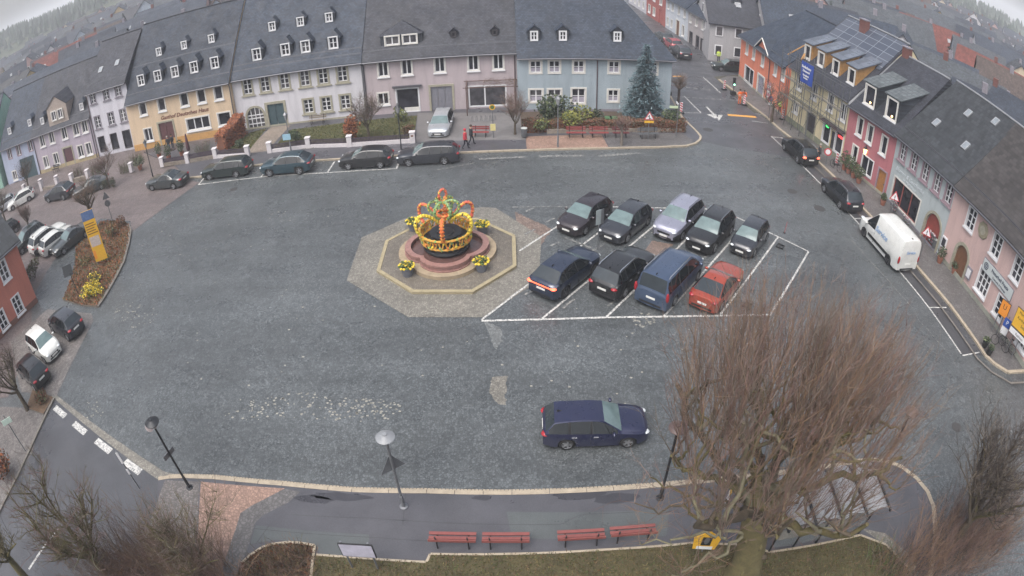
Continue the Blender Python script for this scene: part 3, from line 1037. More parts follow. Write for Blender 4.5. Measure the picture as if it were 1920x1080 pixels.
MB().box2((3.7, -.015, .18), (5.1, .06, .62)).build('shop_sill', m_offwhite, G)
gd = dormer(G, 5.9, 1.05, 3.75, .82, 3.9, 1.15, .55, 'hip', (1.5, 1.05, 'big'), m_slate_b, nwin=2)
for u in (8.65, 12.46):
    dormer(G, 5.9, 1.05, u, 1.1, .72, .72, .9, 'gable', (.5, .6, 'wood1'), m_slate_b, cheek=m_slate_b)
F = house('white_house', 'white rendered house with an arched window and a green door', (-27.1, 56.8), (-13.35, 57.05), 5.95, 15.5, 1.05, p_white, m_slate_n,
          [(u, 4.72, 1.28, 1.9, 'stone23') for u in (1.72, 3.68, 5.8, 7.93, 9.81, 11.74)] + [(u, 1.8, 1.28, 1.75, 'stone23') for u in (7.94, 9.8, 11.74)],
          holes=[(1.15, .02, 3.05, 2.55), (3.45, 0, 5.4, 2.55)], guards=(.35, .8), pipes=((13.7, m_gutter),), plinth=m_stone, pl_h=.3)
ar_ = arch_mb(2.3, 2.6, .22).build('arched_window', m_stone, F, (2.1, 0, .02))
spandrels(2.3, 2.62, -.015, .1).build('spandrel', p_white, ar_)
arch_fill(1.9, 2.4, .12).build('pane', m_glass, ar_)
gb = MB()
for x in (-.93, -.48, 0, .48, .93):
    gb.box2((x - .035, .05, 0), (x + .035, .1, 1.5 if abs(x) > .9 else 2.15 if x else 2.38))
for z in (.04, .62, 1.2, 1.55):
    gb.box2((-.93, .054, z - .05), (.93, .096, z + .05))
gb.build('glazing', m_white, ar_)
put_door(F, 4.43, 2.3, 2.75, m_green_door, .26, m_stone, 2)
for u in (2.85, 5.98, 8.1, 10.93):
    dormer(F, 5.95, 1.05, u, 1.05, 1.35, 1.3, .95, 'hip', (.98, 1.3, 'thin2'), m_slate_d)
for u in (4.03, 7.13, 10.15):
    dormer(F, 5.95, 1.05, u, 3.35, 1.1, 1.05, .95, 'hip', (.78, 1.02, 'thin2'), m_slate_d)
Eh = house('cream_inn', 'cream rendered inn with two rows of slate dormers', (-40.8, 56), (-27.1, 56.4), 5.95, 14, 1.05, p_cream, m_slate_d,
           [(u, 4.75, 1.15, 1.65, 'half') for u in (2.35, 4.97, 7.98, 10.13, 12.2)] + [(2.4, 1.65, 1.3, 1.7, 'w2'), (9.15, 1.85, 3.1, 1.6, 'three'), (12.4, 1.85, 1.7, 1.6, 'half')],
           holes=[(4.0, 0, 5.95, 2.7)], guards=(.45, 2.9), pipes=((13.6, m_gutter),), plinth=mat('ochre plinth', 'b98f58', .8, .15, 3), pl_h=.75)
pd = arch_mb(2.4, 2.9, .2)
put_door(Eh, 4.98, 2.3, 2.85, mat('red brown door', '5a3a3c', .5, .2, 3), .2, m_stone, 2)
for u in (2.15, 4.52, 6.85, 9.31, 11.85):
    dormer(Eh, 5.95, 1.05, u, 1.1, 1.35, 1.3, .95, 'hip', (.98, 1.3, 'thin2'), m_slate_d)
for u in (3.8, 7.24, 10.75):
    dormer(Eh, 5.95, 1.05, u, 3.45, 1.05, 1.0, .95, 'hip', (.74, .96, 'thin2'), m_slate_d)
letter('Gasthof Deutsches Haus', .62, mat('painted lettering', '6b4238', .7, .1, 5), Eh, Matrix.Translation((7.6, -.02, 3.2)) @ UPRIGHT, 'inn_lettering', .25, .012)
D = house('tall_white_house', 'tall white house of three storeys beside the cream inn', (-47.3, 56.7), (-40.9, 57.0), 8.3, 11.2, .84, p_white2, m_slate_b,
          [(u, 7.4, 1.0, 1.6, 'grey23') for u in (1.0, 3.2, 5.1)] + [(u, 4.3, 1.05, 1.7, 'grey23') for u in (1.05, 3.25, 5.15)] + [(1.0, 1.5, 1.1, 2.0, 'wood1'), (3.03, 1.5, 1.1, 2.0, 'wood1'), (5.05, 1.4, 1.2, 2.2, 'wood1')],
          guards=(.5,), pipes=((.1, m_pipe_d),), sidem=m_slate_wall, lights=((1.6, 2.0), (4.2, 2.2)))
C = house('mauve_house', 'mauve house with a large gabled roof window and paired lights', (-58.2, 55.5), (-47.3, 56.7), 5.45, 12, .99, p_mauve, m_slate_b,
          [(u, 4.3, 1.1, 1.75, 'w2') for u in (1.88, 3.75, 6.14, 8.25, 9.75)] + [(u, 1.38, 1.1, 1.7, 'w2') for u in (1.71, 3.71, 8.21, 9.67)],
          holes=[(5.3, 0, 6.8, 2.3)], guards=(.4,), pipes=((.15, m_pipe_d), (10.7, m_gutter)), plinth=mat('yellow stone plinth', 'a89a7c', .8, .2, 4), pl_h=.5)
put_door(C, 6.04, 1.9, 2.5, mat('maroon door', '5a3d42', .5, .2, 3), .2, m_stone, 1)
dormer(C, 5.45, .99, 5.55, .1, 3.6, 2.5, .75, 'gable', (1.0, 1.35, 'big'), m_slate_b, cheek=mat('beige dormer front', '9b8f86', .8, .15, 3), nwin=2, sink=.6)
dormer(C, 5.45, .99, 9.5, .7, .95, 1.2, .8, 'hip', (.66, .95, 'thin2'), m_slate_d)
dormer(C, 5.45, .99, 2.2, .7, .95, 1.2, .8, 'hip', (.66, .95, 'thin2'), m_slate_d)
Bh = house('pale_blue_house', 'pale blue house at the left end with a dark gateway', (-65.4, 54.75), (-58.2, 55.5), 5.4, 12, 1.0, p_sky, m_slate_n,
           [(u, 4.25, 1.0, 1.7, 'red1') for u in (1.9, 4.0, 6.6)] + [(1.9, 1.0, 1.1, 1.5, 'w2')], holes=[(3.6, 0, 6.8, 2.9)], guards=(.4,), hipl=0)
MB().box2((3.6, .1, 0), (6.8, .16, 2.9)).build('gate', m_green_door, Bh)
dormer(Bh, 5.4, 1.0, 2.05, 1.1, 1.0, 1.1, .85, 'hip', (.7, .95, 'thin2'), m_slate_n)
dormer(Bh, 5.4, 1.0, 6.6, 1.1, 1.0, 1.1, .85, 'hip', (.7, .95, 'thin2'), m_slate_n)
house('teal_house', 'teal rendered house cut by the left edge of the view', (-76, 52.2), (-66.2, 54.2), 6.6, 11, 1.0, p_teal, m_slate_n, [(8.0, 4.3, 1.1, 1.6, 'w2'), (5.0, 4.3, 1.1, 1.6, 'w2'), (8.0, 1.5, 1.1, 1.6, 'w2')], guards=())
# ------------------------------------------------------------------ right hand row
p_pink = plaster('pale pink render', 'c8a199', 0.68)
p_grey = plaster('pale grey render', 'a5b1b3', 0.68)
p_rose = plaster('rose red render', 'b3636b', 0.8)
p_yell = plaster('yellow render', 'cdc09b', 0.9)
p_orange = plaster('orange render', 'd67c5e', 0.95)
p_greyb = plaster('warm grey render', 'a9a0a0', 0.68)
p_blw = plaster('blue white render', 'bdc4ce', 0.68)
M_ = house('pink_house', 'pale pink house with an arched door and a shop sign', (30.55, 30.3), (31.05, 16.2), 5.95, 12.5, .87, p_pink, m_tile_pat,
           [(u, 4.6, 1.15, 1.7, 'm23') for u in (2.46, 5.77, 8.45, 11.6)] + [(5.66, 1.7, 1.55, 1.85, 'm33'), (8.1, 1.5, 1.2, 1.6, 'm23'), (11.4, 1.6, 1.4, 1.7, 'm33')],
           holes=[(1.75, 0, 3.5, 2.6)], guards=(.55,), plinth=mat('green grey plinth', '8f9086', .8, .2, 3), pl_h=.45, lights=((13.0, 1.6),), ridge_cap=True)
ar_ = arch_mb(2.0, 2.75, .24).build('arched_door', m_stone, M_, (2.63, 0, .02))
arch_fill(1.54, 2.5, .1).build('door_leaf', m_wood_door, ar_)
spandrels(2.0, 2.75, -.015, .1).build('spandrel', p_pink, ar_)
k = MB()
k.lathe([(.56, -.04), (.62, 0), (.56, .05), (0.02, .05)], 8, 0, Matrix.Translation((4.03, -.05, 4.69)) @ Matrix.Rotation(PI / 2, 4, 'X') @ Matrix.Rotation(PI / 8, 4, 'Z'))
k.lathe([(.3, .05), (.33, .08), (0.02, .09)], 12, 1, Matrix.Translation((4.03, -.05, 4.69)) @ Matrix.Rotation(PI / 2, 4, 'X'))
k.build('wall_relief', [mat('relief stone', '8c8570', .8, .2, 5), m_stone], M_)
m_signw = mat('sign white', 'b9bfbf', .5, .06, 3)
m_signtxt = mat('sign lettering', '3a4152', .6, 0)
k = MB()
k.box((6.95, -.06, 2.87), (3.75, .1, .8), 0)
k.box((6.95, -.045, 2.87), (3.85, .06, .9), 1)
sg = k.build('shop_sign', [m_signw, m_stone_d], M_)
letter('Naturheil Praxis', .33, m_signtxt, sg, Matrix.Translation((7.25, -.118, 3.0)) @ UPRIGHT, bold=.006)
letter('Kosmetik & Massage', .2, m_signtxt, sg, Matrix.Translation((7.3, -.118, 2.66)) @ UPRIGHT)
ring_mb = MB()
ring_mb.tube([(5.5 + .22 * math.cos(a * PI / 8), -.12, 2.9 + .22 * math.sin(a * PI / 8)) for a in range(17)], .035, 5)
ring_mb.tube([(5.5 + .1 * math.cos(a * PI / 6), -.12, 2.9 + .1 * math.sin(a * PI / 6)) for a in range(13)], .03, 5)
ring_mb.build('emblem', m_signtxt, sg)
for u, z in ((3.97, 1.3), (.35, 1.46)):
    MB().box((u, -.07, z), (.62, .12, .85), 0).box((u, -.132, z), (.44, .012, .62), 1).build('notice_case', [m_white if u < 1 else m_stone_d, m_shopdark if u < 1 else m_white], M_)
L_ = house('grey_shop_house', 'pale grey house with a dark red shopfront', (30.4, 38.9), (30.55, 30.3), 6.0, 12.5, .86, p_grey, m_tile,
           [(u, 4.8, 1.12, 1.7, 'pink23') for u in (1.15, 2.88, 4.59, 6.32, 7.95)] + [(2.8, 1.5, 4.3, 2.25, 'red3')],
           holes=[(6.0, 0, 8.2, 2.6)], guards=(.5,), plinth=m_stone_d, pl_h=.3, lights=((3.98, 4.4), (2.28, 2.25), (6.46, 2.25), (6.81, 5.2)), ridge_cap=True)
ar_ = arch_mb(2.5, 2.8, .22).build('arched_entrance', m_stone, L_, (7.1, 0, .02))
arch_fill(2.06, 2.55, .16).build('entrance_back', mat('red shop door', '8c4038', .5, .3, 1.5), ar_)
spandrels(2.5, 2.8, -.015, .1).build('spandrel', p_grey, ar_)
m_lt = mat('pale lettering', 'cfd6da', .6, 0)
letter('Blumen & Geschenke', .5, m_lt, L_, Matrix.Translation((2.8, -.03, 3.25)) @ UPRIGHT, 'shop_lettering', .3)
letter('im Markthaus', .36, m_lt, L_, Matrix.Translation((2.9, -.03, 2.85)) @ UPRIGHT, 'shop_lettering', .3)
K_ = house('rose_house', 'narrow rose red house with two big lit dormers', (29.27, 45.48), (30.4, 38.9), 5.85, 12.4, .85, p_rose, m_slate_b,
           [(1.76, 4.37, .95, 1.8, 'half'), (3.22, 4.32, .95, 1.8, 'half'), (5.22, 4.2, .95, 1.8, 'half'), (1.67, 1.76, .95, 1.7, 'half'), (3.6, 1.5, 1.7, 1.7, 'shop2')],
           holes=[(5.2, 0, 6.3, 2.1)], guards=(.3,), plinth=m_stone, pl_h=.35, chims=((.7, 6.2, .8, .9),), ridge_cap=True, verge=(.1,), sidem=m_slate_wall)
put_door(K_, 5.75, 1.3, 2.25, mat('orange wood door', '9a6a3a', .5, .2, 6), .13, m_pinkstone, 1)
for u in (2.0, 5.0):
    dormer(K_, 5.85, .85, u, .55, 1.8, 2.2, .5, 'shed', (1.5, 1.9, 'one'), slate('pale dormer slate', '5a6063', .19, .26), cheek=m_slate_wall, over=.2, shed=.28, lit=True)
J_ = house('yellow_house', 'yellow house under repair behind scaffolding with solar panels on the roof', (27.88, 55.54), (29.27, 45.48), 6.15, 14, .86, p_yell, m_slate_b,
           [(1.7, 4.85, 1.05, 1.75, 'w2'), (4.44, 4.85, 1.05, 1.75, 'w2'), (7.23, 4.75, 1.05, 1.75, 'w2'), (9.3, 4.65, 1.05, 1.75, 'w2'), (1.6, 2.1, 1.0, 1.3, 'w2'), (7.2, 1.75, 1.35, 2.1, 'shop'), (9.3, 1.65, 1.35, 2.1, 'shop')],
           holes=[(3.7, 0, 5.25, 2.6), (7.95, 0, 8.6, 2.35)], guards=(), plinth=mat('olive plinth', '7f8270', .8, .2, 3), pl_h=.7, chims=((3.9, 6.1, .9, .6),), cornice=m_stone, ridge_cap=True)
put_door(J_, 4.48, 1.85, 2.75, m_dkdoor, .17, m_stone, 2)
MB().box2((7.95, .12, 0), (8.6, .16, 2.35)).build('shop_door', m_shopdark, J_)
k = MB()
k.add([(6.45, -.01, 2.98), (10.1, -.01, 2.98), (10.1, -.45, 2.86), (6.45, -.45, 2.86), (6.45, -.01, 2.88), (10.1, -.01, 2.88), (10.1, -.45, 2.78), (6.45, -.45, 2.78)], [(0, 1, 2, 3)[::-1], (4, 5, 6, 7), (3, 2, 6, 7), (0, 3, 7, 4), (1, 5, 6, 2)])
k.build('awning', mat('dark awning', '4a3c3e', .7, .2, 3), J_)
letter('BIO', .3, m_green_neon, J_, Matrix.Translation((7.15, .05, 2.35)) @ UPRIGHT, 'neon_sign', 0, .01)
letter('OPEN', .3, m_red_neon, J_, Matrix.Translation((9.4, .05, 2.25)) @ UPRIGHT, 'neon_sign', 0, .01)
m_wood_new = mat('fresh boarding', 'a57d4c', .7, .25, 3, fine=.15)
m_panel = slate('roofing underlay with counter battens', '565c66', .62, 1.6, .3)
for u in (1.15, 3.55, 6.05, 8.6):
    dormer(J_, 6.15, .86, u, 1.1, 1.35, 1.85, .5, 'shed', (1.1, 1.5, 'one'), m_panel, cheek=m_wood_new, over=.25, shed=.32)
# solar array on the slope
mp = NT('solar panel')
bt = mp.n('TexBrick', offset=0.0)
bt.inputs['Scale'].default_value = 1
bt.inputs['Brick Width'].default_value = 1.65
bt.inputs['Row Height'].default_value = .92
bt.inputs['Mortar Size'].default_value = .03
for nm, c_ in (('Color1', (.05, .06, .085)), ('Color2', (.075, .085, .11)), ('Mortar', (.2, .22, .25))):
    bt.inputs[nm].default_value = (*c_, 1)
mp.l(mp.co(), bt.inputs['Vector'])
mp.l(bt.outputs['Color'], mp.b.inputs['Base Color'])
mp.b.inputs['Roughness'].default_value = .25
k = MB()
ang = math.atan(.86)
k.box((0, 0, .03), (9.7, 4.6, .06))
so_ = k.build('solar_array', mp.m, J_, (5.15, 5.05, 6.15 + .86 * 5.05 + .2))
so_.rotation_euler = (ang, 0, 0)
k = MB()
for (u, w_, h_, z_) in ((1.0, .4, .4, 0),):
    k.box2((0.3, -.02, 3.05), (10.2, -.16, 3.2))
k.build('string_course', m_stone, J_)
I_ = house('orange_house', 'orange house on the street corner with a small front gable', (28.3, 71.2), (28.0, 57.0), 5.5, 12.5, .8, p_orange, m_slate_n,
           [(u, 4.3, .9, 1.6, 'w2') for u in (2.31, 4.68, 7.6)] + [(11.45, 4.4, .9, 1.6, 'w2'), (13.6, 4.5, .9, 1.6, 'w2'), (3.6, 1.2, 3.2, 2.1, 'shop2')],
           holes=[(6.5, 0, 8.6, 2.3), (10.6, .6, 12.2, 2.1)], guards=(.3,), hipl=5.2, pipes=((9.8, m_pipe_d),), plinth=m_stone, pl_h=.3)
put_door(I_, 7.55, 2.3, 2.5, mat('white grey door', '8f8f9d', .5, .1, 3), .2, m_offwhite, 2)
k = MB()
k.add([(5.4, -.03, 5.3), (9.7, -.03, 5.3), (7.55, -.03, 6.75), (5.4, .9, 5.3), (9.7, .9, 5.3)], [(0, 1, 2)], 0)
gb_ = k.build('front_gable', p_orange, I_)
k = MB()
for s_ in (1, -1):
    q = [(7.55 + s_ * 2.35, -.3, 5.22), (7.55 + s_ * 2.35, .0, 5.22), (7.55, 1.8, 6.9), (7.55, -.3, 6.9)]
    slab(k, q if s_ > 0 else q[::-1], .12)
k.build('gable_roof', m_slate_n, gb_)
k = MB()
for s_ in (1, -1):
    k.tube([(7.55 + s_ * 2.35, -.33, 5.2), (7.55, -.33, 6.88)], .07, 4)
k.build('verge_board', m_offwhite, gb_)
# houses up the street
N1 = house('grey_corner_house', 'warm grey corner house with a shop window and slate dormers up the street', (27.4, 78.8), (43, 77.6), 5.2, 14, .9, p_greyb, m_slate_n,
           [(3.6, 3.9, 1.3, 1.7, 'w2'), (9.5, 3.9, 1.3, 1.7, 'w2'), (5.0, 1.2, 4.2, 2.2, 'shop2')], guards=(.4,), hipl=6.2, group='houses up the street')
for u in (3.6, 7.8, 11.5):
    dormer(N1, 5.2, .9, u, 2.2, 1.4, 1.3, .9, 'gable', (.8, 1.0, 'thin2'), m_slate_d)
N2 = house('grey_shop_wing', 'grey shop house with a row of low shop windows up the street', (26.7, 89.1), (27.4, 78.85), 5.25, 9, .8, p_greyb, m_slate_n,
           [(u, 3.95, .85, 1.4, 'one') for u in (1.1, 3.5, 6.0, 8.5)] + [(u, 1.0, 1.3, 1.9, 'wood1') for u in (1.5, 4.2, 6.0, 7.9)], guards=(), hipr=4.4, group='houses up the street')
for u in (1.4, 3.4, 5.2):
    dormer(N2, 5.25, .8, u, 1.2, 1.1, .95, .8, 'gable', (.7, .8, 'thin2'), m_slate_d)
O_ = house('pale_street_house', 'pale blue white house with a brown door up the street', (25.85, 99.3), (26.7, 89.15), 5.4, 11, .9, p_blw, m_slate_n,
           [(u, 4.2, .85, 1.5, 'one') for u in (1.4, 3.4, 6.2, 8.7)] + [(1.2, 1.35, .85, 1.5, 'one'), (3.1, 1.35, .85, 1.5, 'one'), (8.3, 1.3, 1.0, 1.9, 'one')], holes=[(5.2, 0, 6.6, 2.4)], guards=(), group='houses up the street')
put_door(O_, 5.9, 1.7, 2.6, m_wood_door, .16, m_offwhite, 1)
p_brick = plaster('red brick', 'a8574f', 0.85)
P_ = house('red_brick_house', 'red brick house with pale quoins far up the street', (25.3, 111), (25.85, 99.35), 6.4, 11, .9, p_brick, m_slate_d,
           [(u, 4.2, 1.5, 1.6, 'w2') for u in (2.0, 5.0, 9.0)] + [(u, 1.5, 1.5, 1.6, 'w2') for u in (2.0, 5.0)], holes=[(7.8, 0, 9.4, 2.6)], guards=(), group='houses up the street')
house('white_street_house', 'white house at the far end of the street', (24.6, 124), (25.3, 111.1), 6.0, 11, .9, p_white, m_slate_d, [(u, 4.2, 1.0, 1.5, 'one') for u in (2, 5, 8, 11)] + [(u, 1.4, 1.0, 1.5, 'one') for u in (2, 5, 8, 11)], guards=(), group='houses up the street')
# ------------------------------------------------------------------ terracotta house at the left edge
Q_ = house('terracotta_house', 'terracotta house with sandstone window frames at the left edge', (-39.6, 15.6), (-34.9, 28.02), 5.3, 9, .55, plaster('terracotta render', 'b46a58', 0.9), m_tile,
           [(9.5, 4.05, 1.0, 1.7, 'm23'), (11.3, 4.05, 1.0, 1.7, 'm23'), (9.4, 1.1, 1.0, 1.6, 'm23'), (11.35, 1.1, 1.0, 1.6, 'm23'), (6.5, 4.05, 1.0, 1.7, 'm23'), (6.5, 1.1, 1.0, 1.6, 'm23')],
           guards=(), plinth=mat('brown plinth', '6b4a40', .85, .2, 3), pl_h=.45, overr=.35)
# ------------------------------------------------------------------ cars
def car_paint(name, col, metal=.35, rough=.32):
    if name in MATS:
        return MATS[name]
    c = lin(col)
    q = NT(name)
    q.l(q.ramp(q.noise(1.4, 4), [(.3, sc(c, .9)), (.7, sc(c, 1.1))]), q.b.inputs['Base Color'])
    q.b.inputs['Metallic'].default_value = metal
    q.l(q.rng(q.noise(6, 4, .7), .3, .7, rough - .08, rough + .14), q.b.inputs['Roughness'])
    q.b.inputs['Coat Weight'].default_value = 1.0
    q.b.inputs['Coat Roughness'].default_value = .06
    # fine beads of rain
    q.bump(q.noise(55, 2), .05, .004)
    MATS[name] = q.m
    return q.m
m_tyre = mat('tyre rubber', '1d1d1e', .8, .2, 8)
m_rim = mat('alloy rim', 'a2a4a8', .35, .1, 6, metal=.7)
m_rim_d = mat('dark rim', '4a4b4e', .4, .1, 6, metal=.5)
m_trim = mat('black trim', '1a1b1d', .5, .15, 5)
m_under = mat('underbody black', '0c0c0d', .9, 0)
m_cglass = mat('car side glass', '14181b', .05, .3, 3, spec=.6)
m_wglass = mat('windscreen glass', '5d6f70', .06, .25, 2, spec=.7)
m_rglass = mat('rear screen glass', '2c3338', .07, .25, 2, spec=.6)
m_chrome = mat('chrome strip', 'c4c6ca', .18, 0, metal=.9)
m_plate = mat('number plate', 'd4d4d0', .45, .05, 5)
m_hl = mat('headlamp glass', 'c3c9cc', .12, .15, 10, spec=.8)
m_tl = mat('tail lamp red', '93212a', .2, .15, 8)
m_tl_on = lamp_mat('tail lamp lit', 'ff5a3c', 2.2)
def interp(tab, x):
    if x <= tab[0][0]:
        return tab[0][1]
    for (a, va), (b, vb) in zip(tab, tab[1:]):
        if x <= b:
            t = (x - a) / (b - a)
            return va + (vb - va) * t
    return tab[-1][1]
def smooth_tab(tab, n=4):
    """rounder version of a profile: Catmull-Rom between its points"""
    P = [tab[0]] + list(tab) + [tab[-1]]
    o = []
    for i in range(1, len(P) - 2):
        p0, p1, p2, p3 = P[i - 1], P[i], P[i + 1], P[i + 2]
        h = p2[0] - p1[0]
        m1 = (p2[1] - p0[1]) / max(1e-6, p2[0] - p0[0]) * h
        m2 = (p3[1] - p1[1]) / max(1e-6, p3[0] - p1[0]) * h
        lim = 3 * abs(p2[1] - p1[1])
        m1 = max(-lim, min(lim, m1)); m2 = max(-lim, min(lim, m2))
        for k in range(n):
            t = k / n
            o.append((p1[0] + h * t, (2 * t ** 3 - 3 * t * t + 1) * p1[1] + (t ** 3 - 2 * t * t + t) * m1 + (-2 * t ** 3 + 3 * t * t) * p2[1] + (t ** 3 - t * t) * m2))
    return o + [tab[-1]]
# s = distance behind the front bumper.  ws/wt: windscreen foot and top; rt/rb: rear screen top and foot
CT = {
    'hatch': dict(L=4.25, W=1.79, H=1.46, wb=2.62, fo=.85, Rw=.32, hood=(.66, .82, .96), ws=1.12, wt=1.88, rt=3.75, rb=4.1, tail=(.98, .92), bp=(2.45, 3.45), tum=.74),
    'small': dict(L=3.75, W=1.66, H=1.48, wb=2.45, fo=.72, Rw=.3, hood=(.66, .84, .98), ws=.88, wt=1.5, rt=3.3, rb=3.62, tail=(1.0, .92), bp=(2.2, 3.0), tum=.74),
    'estate': dict(L=4.8, W=1.84, H=1.47, wb=2.77, fo=.93, Rw=.33, hood=(.66, .82, .95), ws=1.3, wt=2.05, rt=4.35, rb=4.68, tail=(.98, .92), bp=(2.62, 3.55, 4.1), tum=.73),
    'wagon': dict(L=4.28, W=1.75, H=1.45, wb=2.48, fo=.85, Rw=.32, hood=(.66, .82, .95), ws=1.16, wt=1.88, rt=3.84, rb=4.18, tail=(.98, .92), bp=(2.38, 3.25), tum=.72),
    'suv': dict(L=4.5, W=1.87, H=1.66, wb=2.65, fo=.9, Rw=.36, hood=(.78, .98, 1.1), ws=1.2, wt=1.92, rt=3.98, rb=4.36, tail=(1.12, 1.02), bp=(2.48, 3.38, 3.85), tum=.75, rails=1),
    'crossover': dict(L=4.55, W=1.86, H=1.58, wb=2.72, fo=.9, Rw=.36, hood=(.74, .92, 1.04), ws=1.2, wt=2.0, rt=3.7, rb=4.3, tail=(1.1, 1.05), bp=(2.5, 3.5), tum=.71),
    'coupe': dict(L=4.35, W=1.81, H=1.4, wb=2.64, fo=.9, Rw=.33, hood=(.64, .82, .93), ws=1.35, wt=2.15, rt=3.1, rb=3.95, tail=(1.0, .96), bp=(2.95,), tum=.7),
    'roadster': dict(L=4.45, W=1.8, H=1.38, wb=2.7, fo=.88, Rw=.32, hood=(.64, .8, .92), ws=1.45, wt=2.15, rt=2.95, rb=3.6, tail=(.98, .92), bp=(2.75,), tum=.72),
    'minibus': dict(L=4.97, W=1.98, H=1.97, wb=2.93, fo=.98, Rw=.34, hood=(.86, 1.06, 1.18), ws=.8, wt=1.75, rt=4.72, rb=4.9, tail=(1.2, 1.1), bp=(2.45, 3.5, 4.45), tum=.84, rails=1),
    'panel_van': dict(L=5.7, W=1.98, H=2.5, wb=3.5, fo=1.0, Rw=.35, hood=(.88, 1.08, 1.22), ws=.9, wt=2.05, rt=5.62, rb=5.68, tail=(2.2, 1.4), bp=(2.3,), tum=.86, cab=1),
}
CARPARTS = {}
def car_meshes(kind):
    if kind in CARPARTS:
        return CARPARTS[kind]
    t = CT[kind]
    L, Wd, H, wb, fo, Rw = (t[k] for k in ('L', 'W', 'H', 'wb', 'fo', 'Rw'))
    ws, wt, rt, rb = t['ws'], t['wt'], t['rt'], t['rb']
    h0, h1, h2 = t['hood']
    rnd = .085 if t.get('cab') else .09 if kind == 'minibus' else .045
    gc = .2 if kind not in ('suv', 'panel_van', 'crossover') else .25
    ra = fo + wb
    nose = smooth_tab([(0, h0), (.12, h1 * .96), (.45, h1 + (h2 - h1) * .45), (ws, h2)])
    roofc = smooth_tab([(wt, H - .07), (wt + .35, H - .01), ((wt + rt) / 2, H), (rt - .3, H - .03), (rt, H - .075)])
    top = nose + [(ws + (wt - ws) * k / 4, h2 + (H - .07 - h2) * (k / 4) ** .92) for k in range(1, 4)] + roofc + [(rb, t['tail'][0])] + ([(L - .04, t['tail'][1])] if L - .04 > rb else []) + [(L, t['tail'][1] - .06)]
    bz = [(0, h0 - .05), (.2, h1 - .07), (ws, h2 - .06), (wt, h2 - .03), (rt, h2 + .03), (rb, min(h2 + .04, t['tail'][0] - .05)), (L, t['tail'][1] - .12)]
    if t.get('cab'):
        bz = [(0, h0 - .05), (.2, h1 - .07), (ws, h2 - .05), (2.2, h2 + .02), (2.5, h2 + .02), (L, h2 + .02)]
    plan = smooth_tab([(0, .72), (.1, .84), (.35, .95), (.8, 1.0), (L - 1.0, 1.0), (L - .35, .97), (L - .08, .9), (L, .84)] if kind not in ('minibus', 'panel_van') else [(0, .76), (.12, .88), (.45, .97), (1.0, 1.0), (L - .3, 1.0), (L - .06, .98), (L, .95)], 3)
    st = {0, .03, L, L - .03, ws, wt, rt, rb}
    st |= {round(.12 * k, 3) for k in range(1, int(L / .12))}
    for cx in (fo, ra):
        st |= {round(cx + (Rw + .055) * math.cos(PI * k / 8), 3) for k in range(9)}
    pill = []
    for p in t['bp']:
        pill.append((p - .045, p + .045))
        st |= {p - .045, p + .045}
    a0, c1 = ws + .16, rb - .12
    if t.get('cab'):
        c1 = 2.2
    st |= {a0, c1}
    xs = []
    for s in sorted(st):
        if not xs or s - xs[-1] > .012 or s in (ws, wt, rt, rb, L):
            if xs and s - xs[-1] <= .012:
                xs[-1] = s
            else:
                xs.append(s)
    def lower(s):
        z = gc if .25 < s < L - .25 else gc + .06
        for cx in (fo, ra):
            dx = abs(s - cx)
            if dx < Rw + .055:
                z = max(z, Rw + math.sqrt(max(0, (Rw + .055) ** 2 - dx * dx)) - .02)
        return z
    rows = []
    for s in xs:
        zt, zb, pw = interp(top, s), interp(bz, s), interp(plan, s) * Wd / 2
        incab = ws < s < rb
        zb = min(zb, zt - .03)
        if incab:
            f = max(0, min(1, (zt - zb) / max(.05, H - h2)))
            wr = pw * (1 - (1 - t['tum']) * f - .04)
        else:
            wr = pw * .9
        zl = lower(s)
        zm = max(zl + .02, zb * .62 + .2 * .38)
        bul = .03 if zl < .6 else .03
        cr = .03 if incab else .035
        rows.append([(0, zt + cr), (wr * .55, zt + cr * .7), (wr * (1 - rnd * 1.3), zt), (wr, zt - rnd), (pw * .985, zb), (pw, zb - .06), (pw + (bul if 0.3 < s < L - .3 else 0), max(zm, zl + .015)), (pw * .99, zl), (pw * .99 - .22, zl), (0, gc)])
    n = len(rows[0])
    X = [L / 2 - s for s in xs]
    body, wsn, rsn, sg = MB(), MB(), MB(), {1: MB(), -1: MB()}
    for i in range(len(xs) - 1):
        s0, s1 = xs[i], xs[i + 1]
        sm = (s0 + s1) / 2
        for sd in (1, -1):
            for j in range(n - 1):
                a, b, c, d = rows[i][j], rows[i + 1][j], rows[i + 1][j + 1], rows[i][j + 1]
                q = [(X[i], sd * a[0], a[1]), (X[i + 1], sd * b[0], b[1]), (X[i + 1], sd * c[0], c[1]), (X[i], sd * d[0], d[1])]
                if sd < 0:
                    q = q[::-1]
                q = q[::-1]
                tgt, mi = body, 0
                if j < 2 and ws < sm < wt:
                    tgt = wsn
                elif j < 2 and rt < sm < rb and not t.get('cab'):
                    tgt = rsn
                elif j == 3 and a0 < sm < c1:
                    if any(p0 - .01 < sm < p1 + .01 for p0, p1 in pill):
                        mi = 1
                    else:
                        tgt = sg[sd]
                elif j == 3 and (ws < sm < wt or rt < sm < rb):
                    mi = 0
                elif j >= 7:
                    mi = 2
                elif j == 6 and (lower(sm) > gc + .1 or t.get('rails')) and kind in ('suv', 'crossover'):
                    mi = 1
                tgt.add(q, [(0, 1, 2, 3)], mi)
    for i, flip in ((0, False), (-1, True)):
        ring = [(X[i], p[0], p[1]) for p in rows[i]] + [(X[i], -p[0], p[1]) for p in rows[i][-2:0:-1]]
        f = tuple(range(len(ring)))
        body.add(ring, [f if flip else f[::-1]], 0)
    parts = []
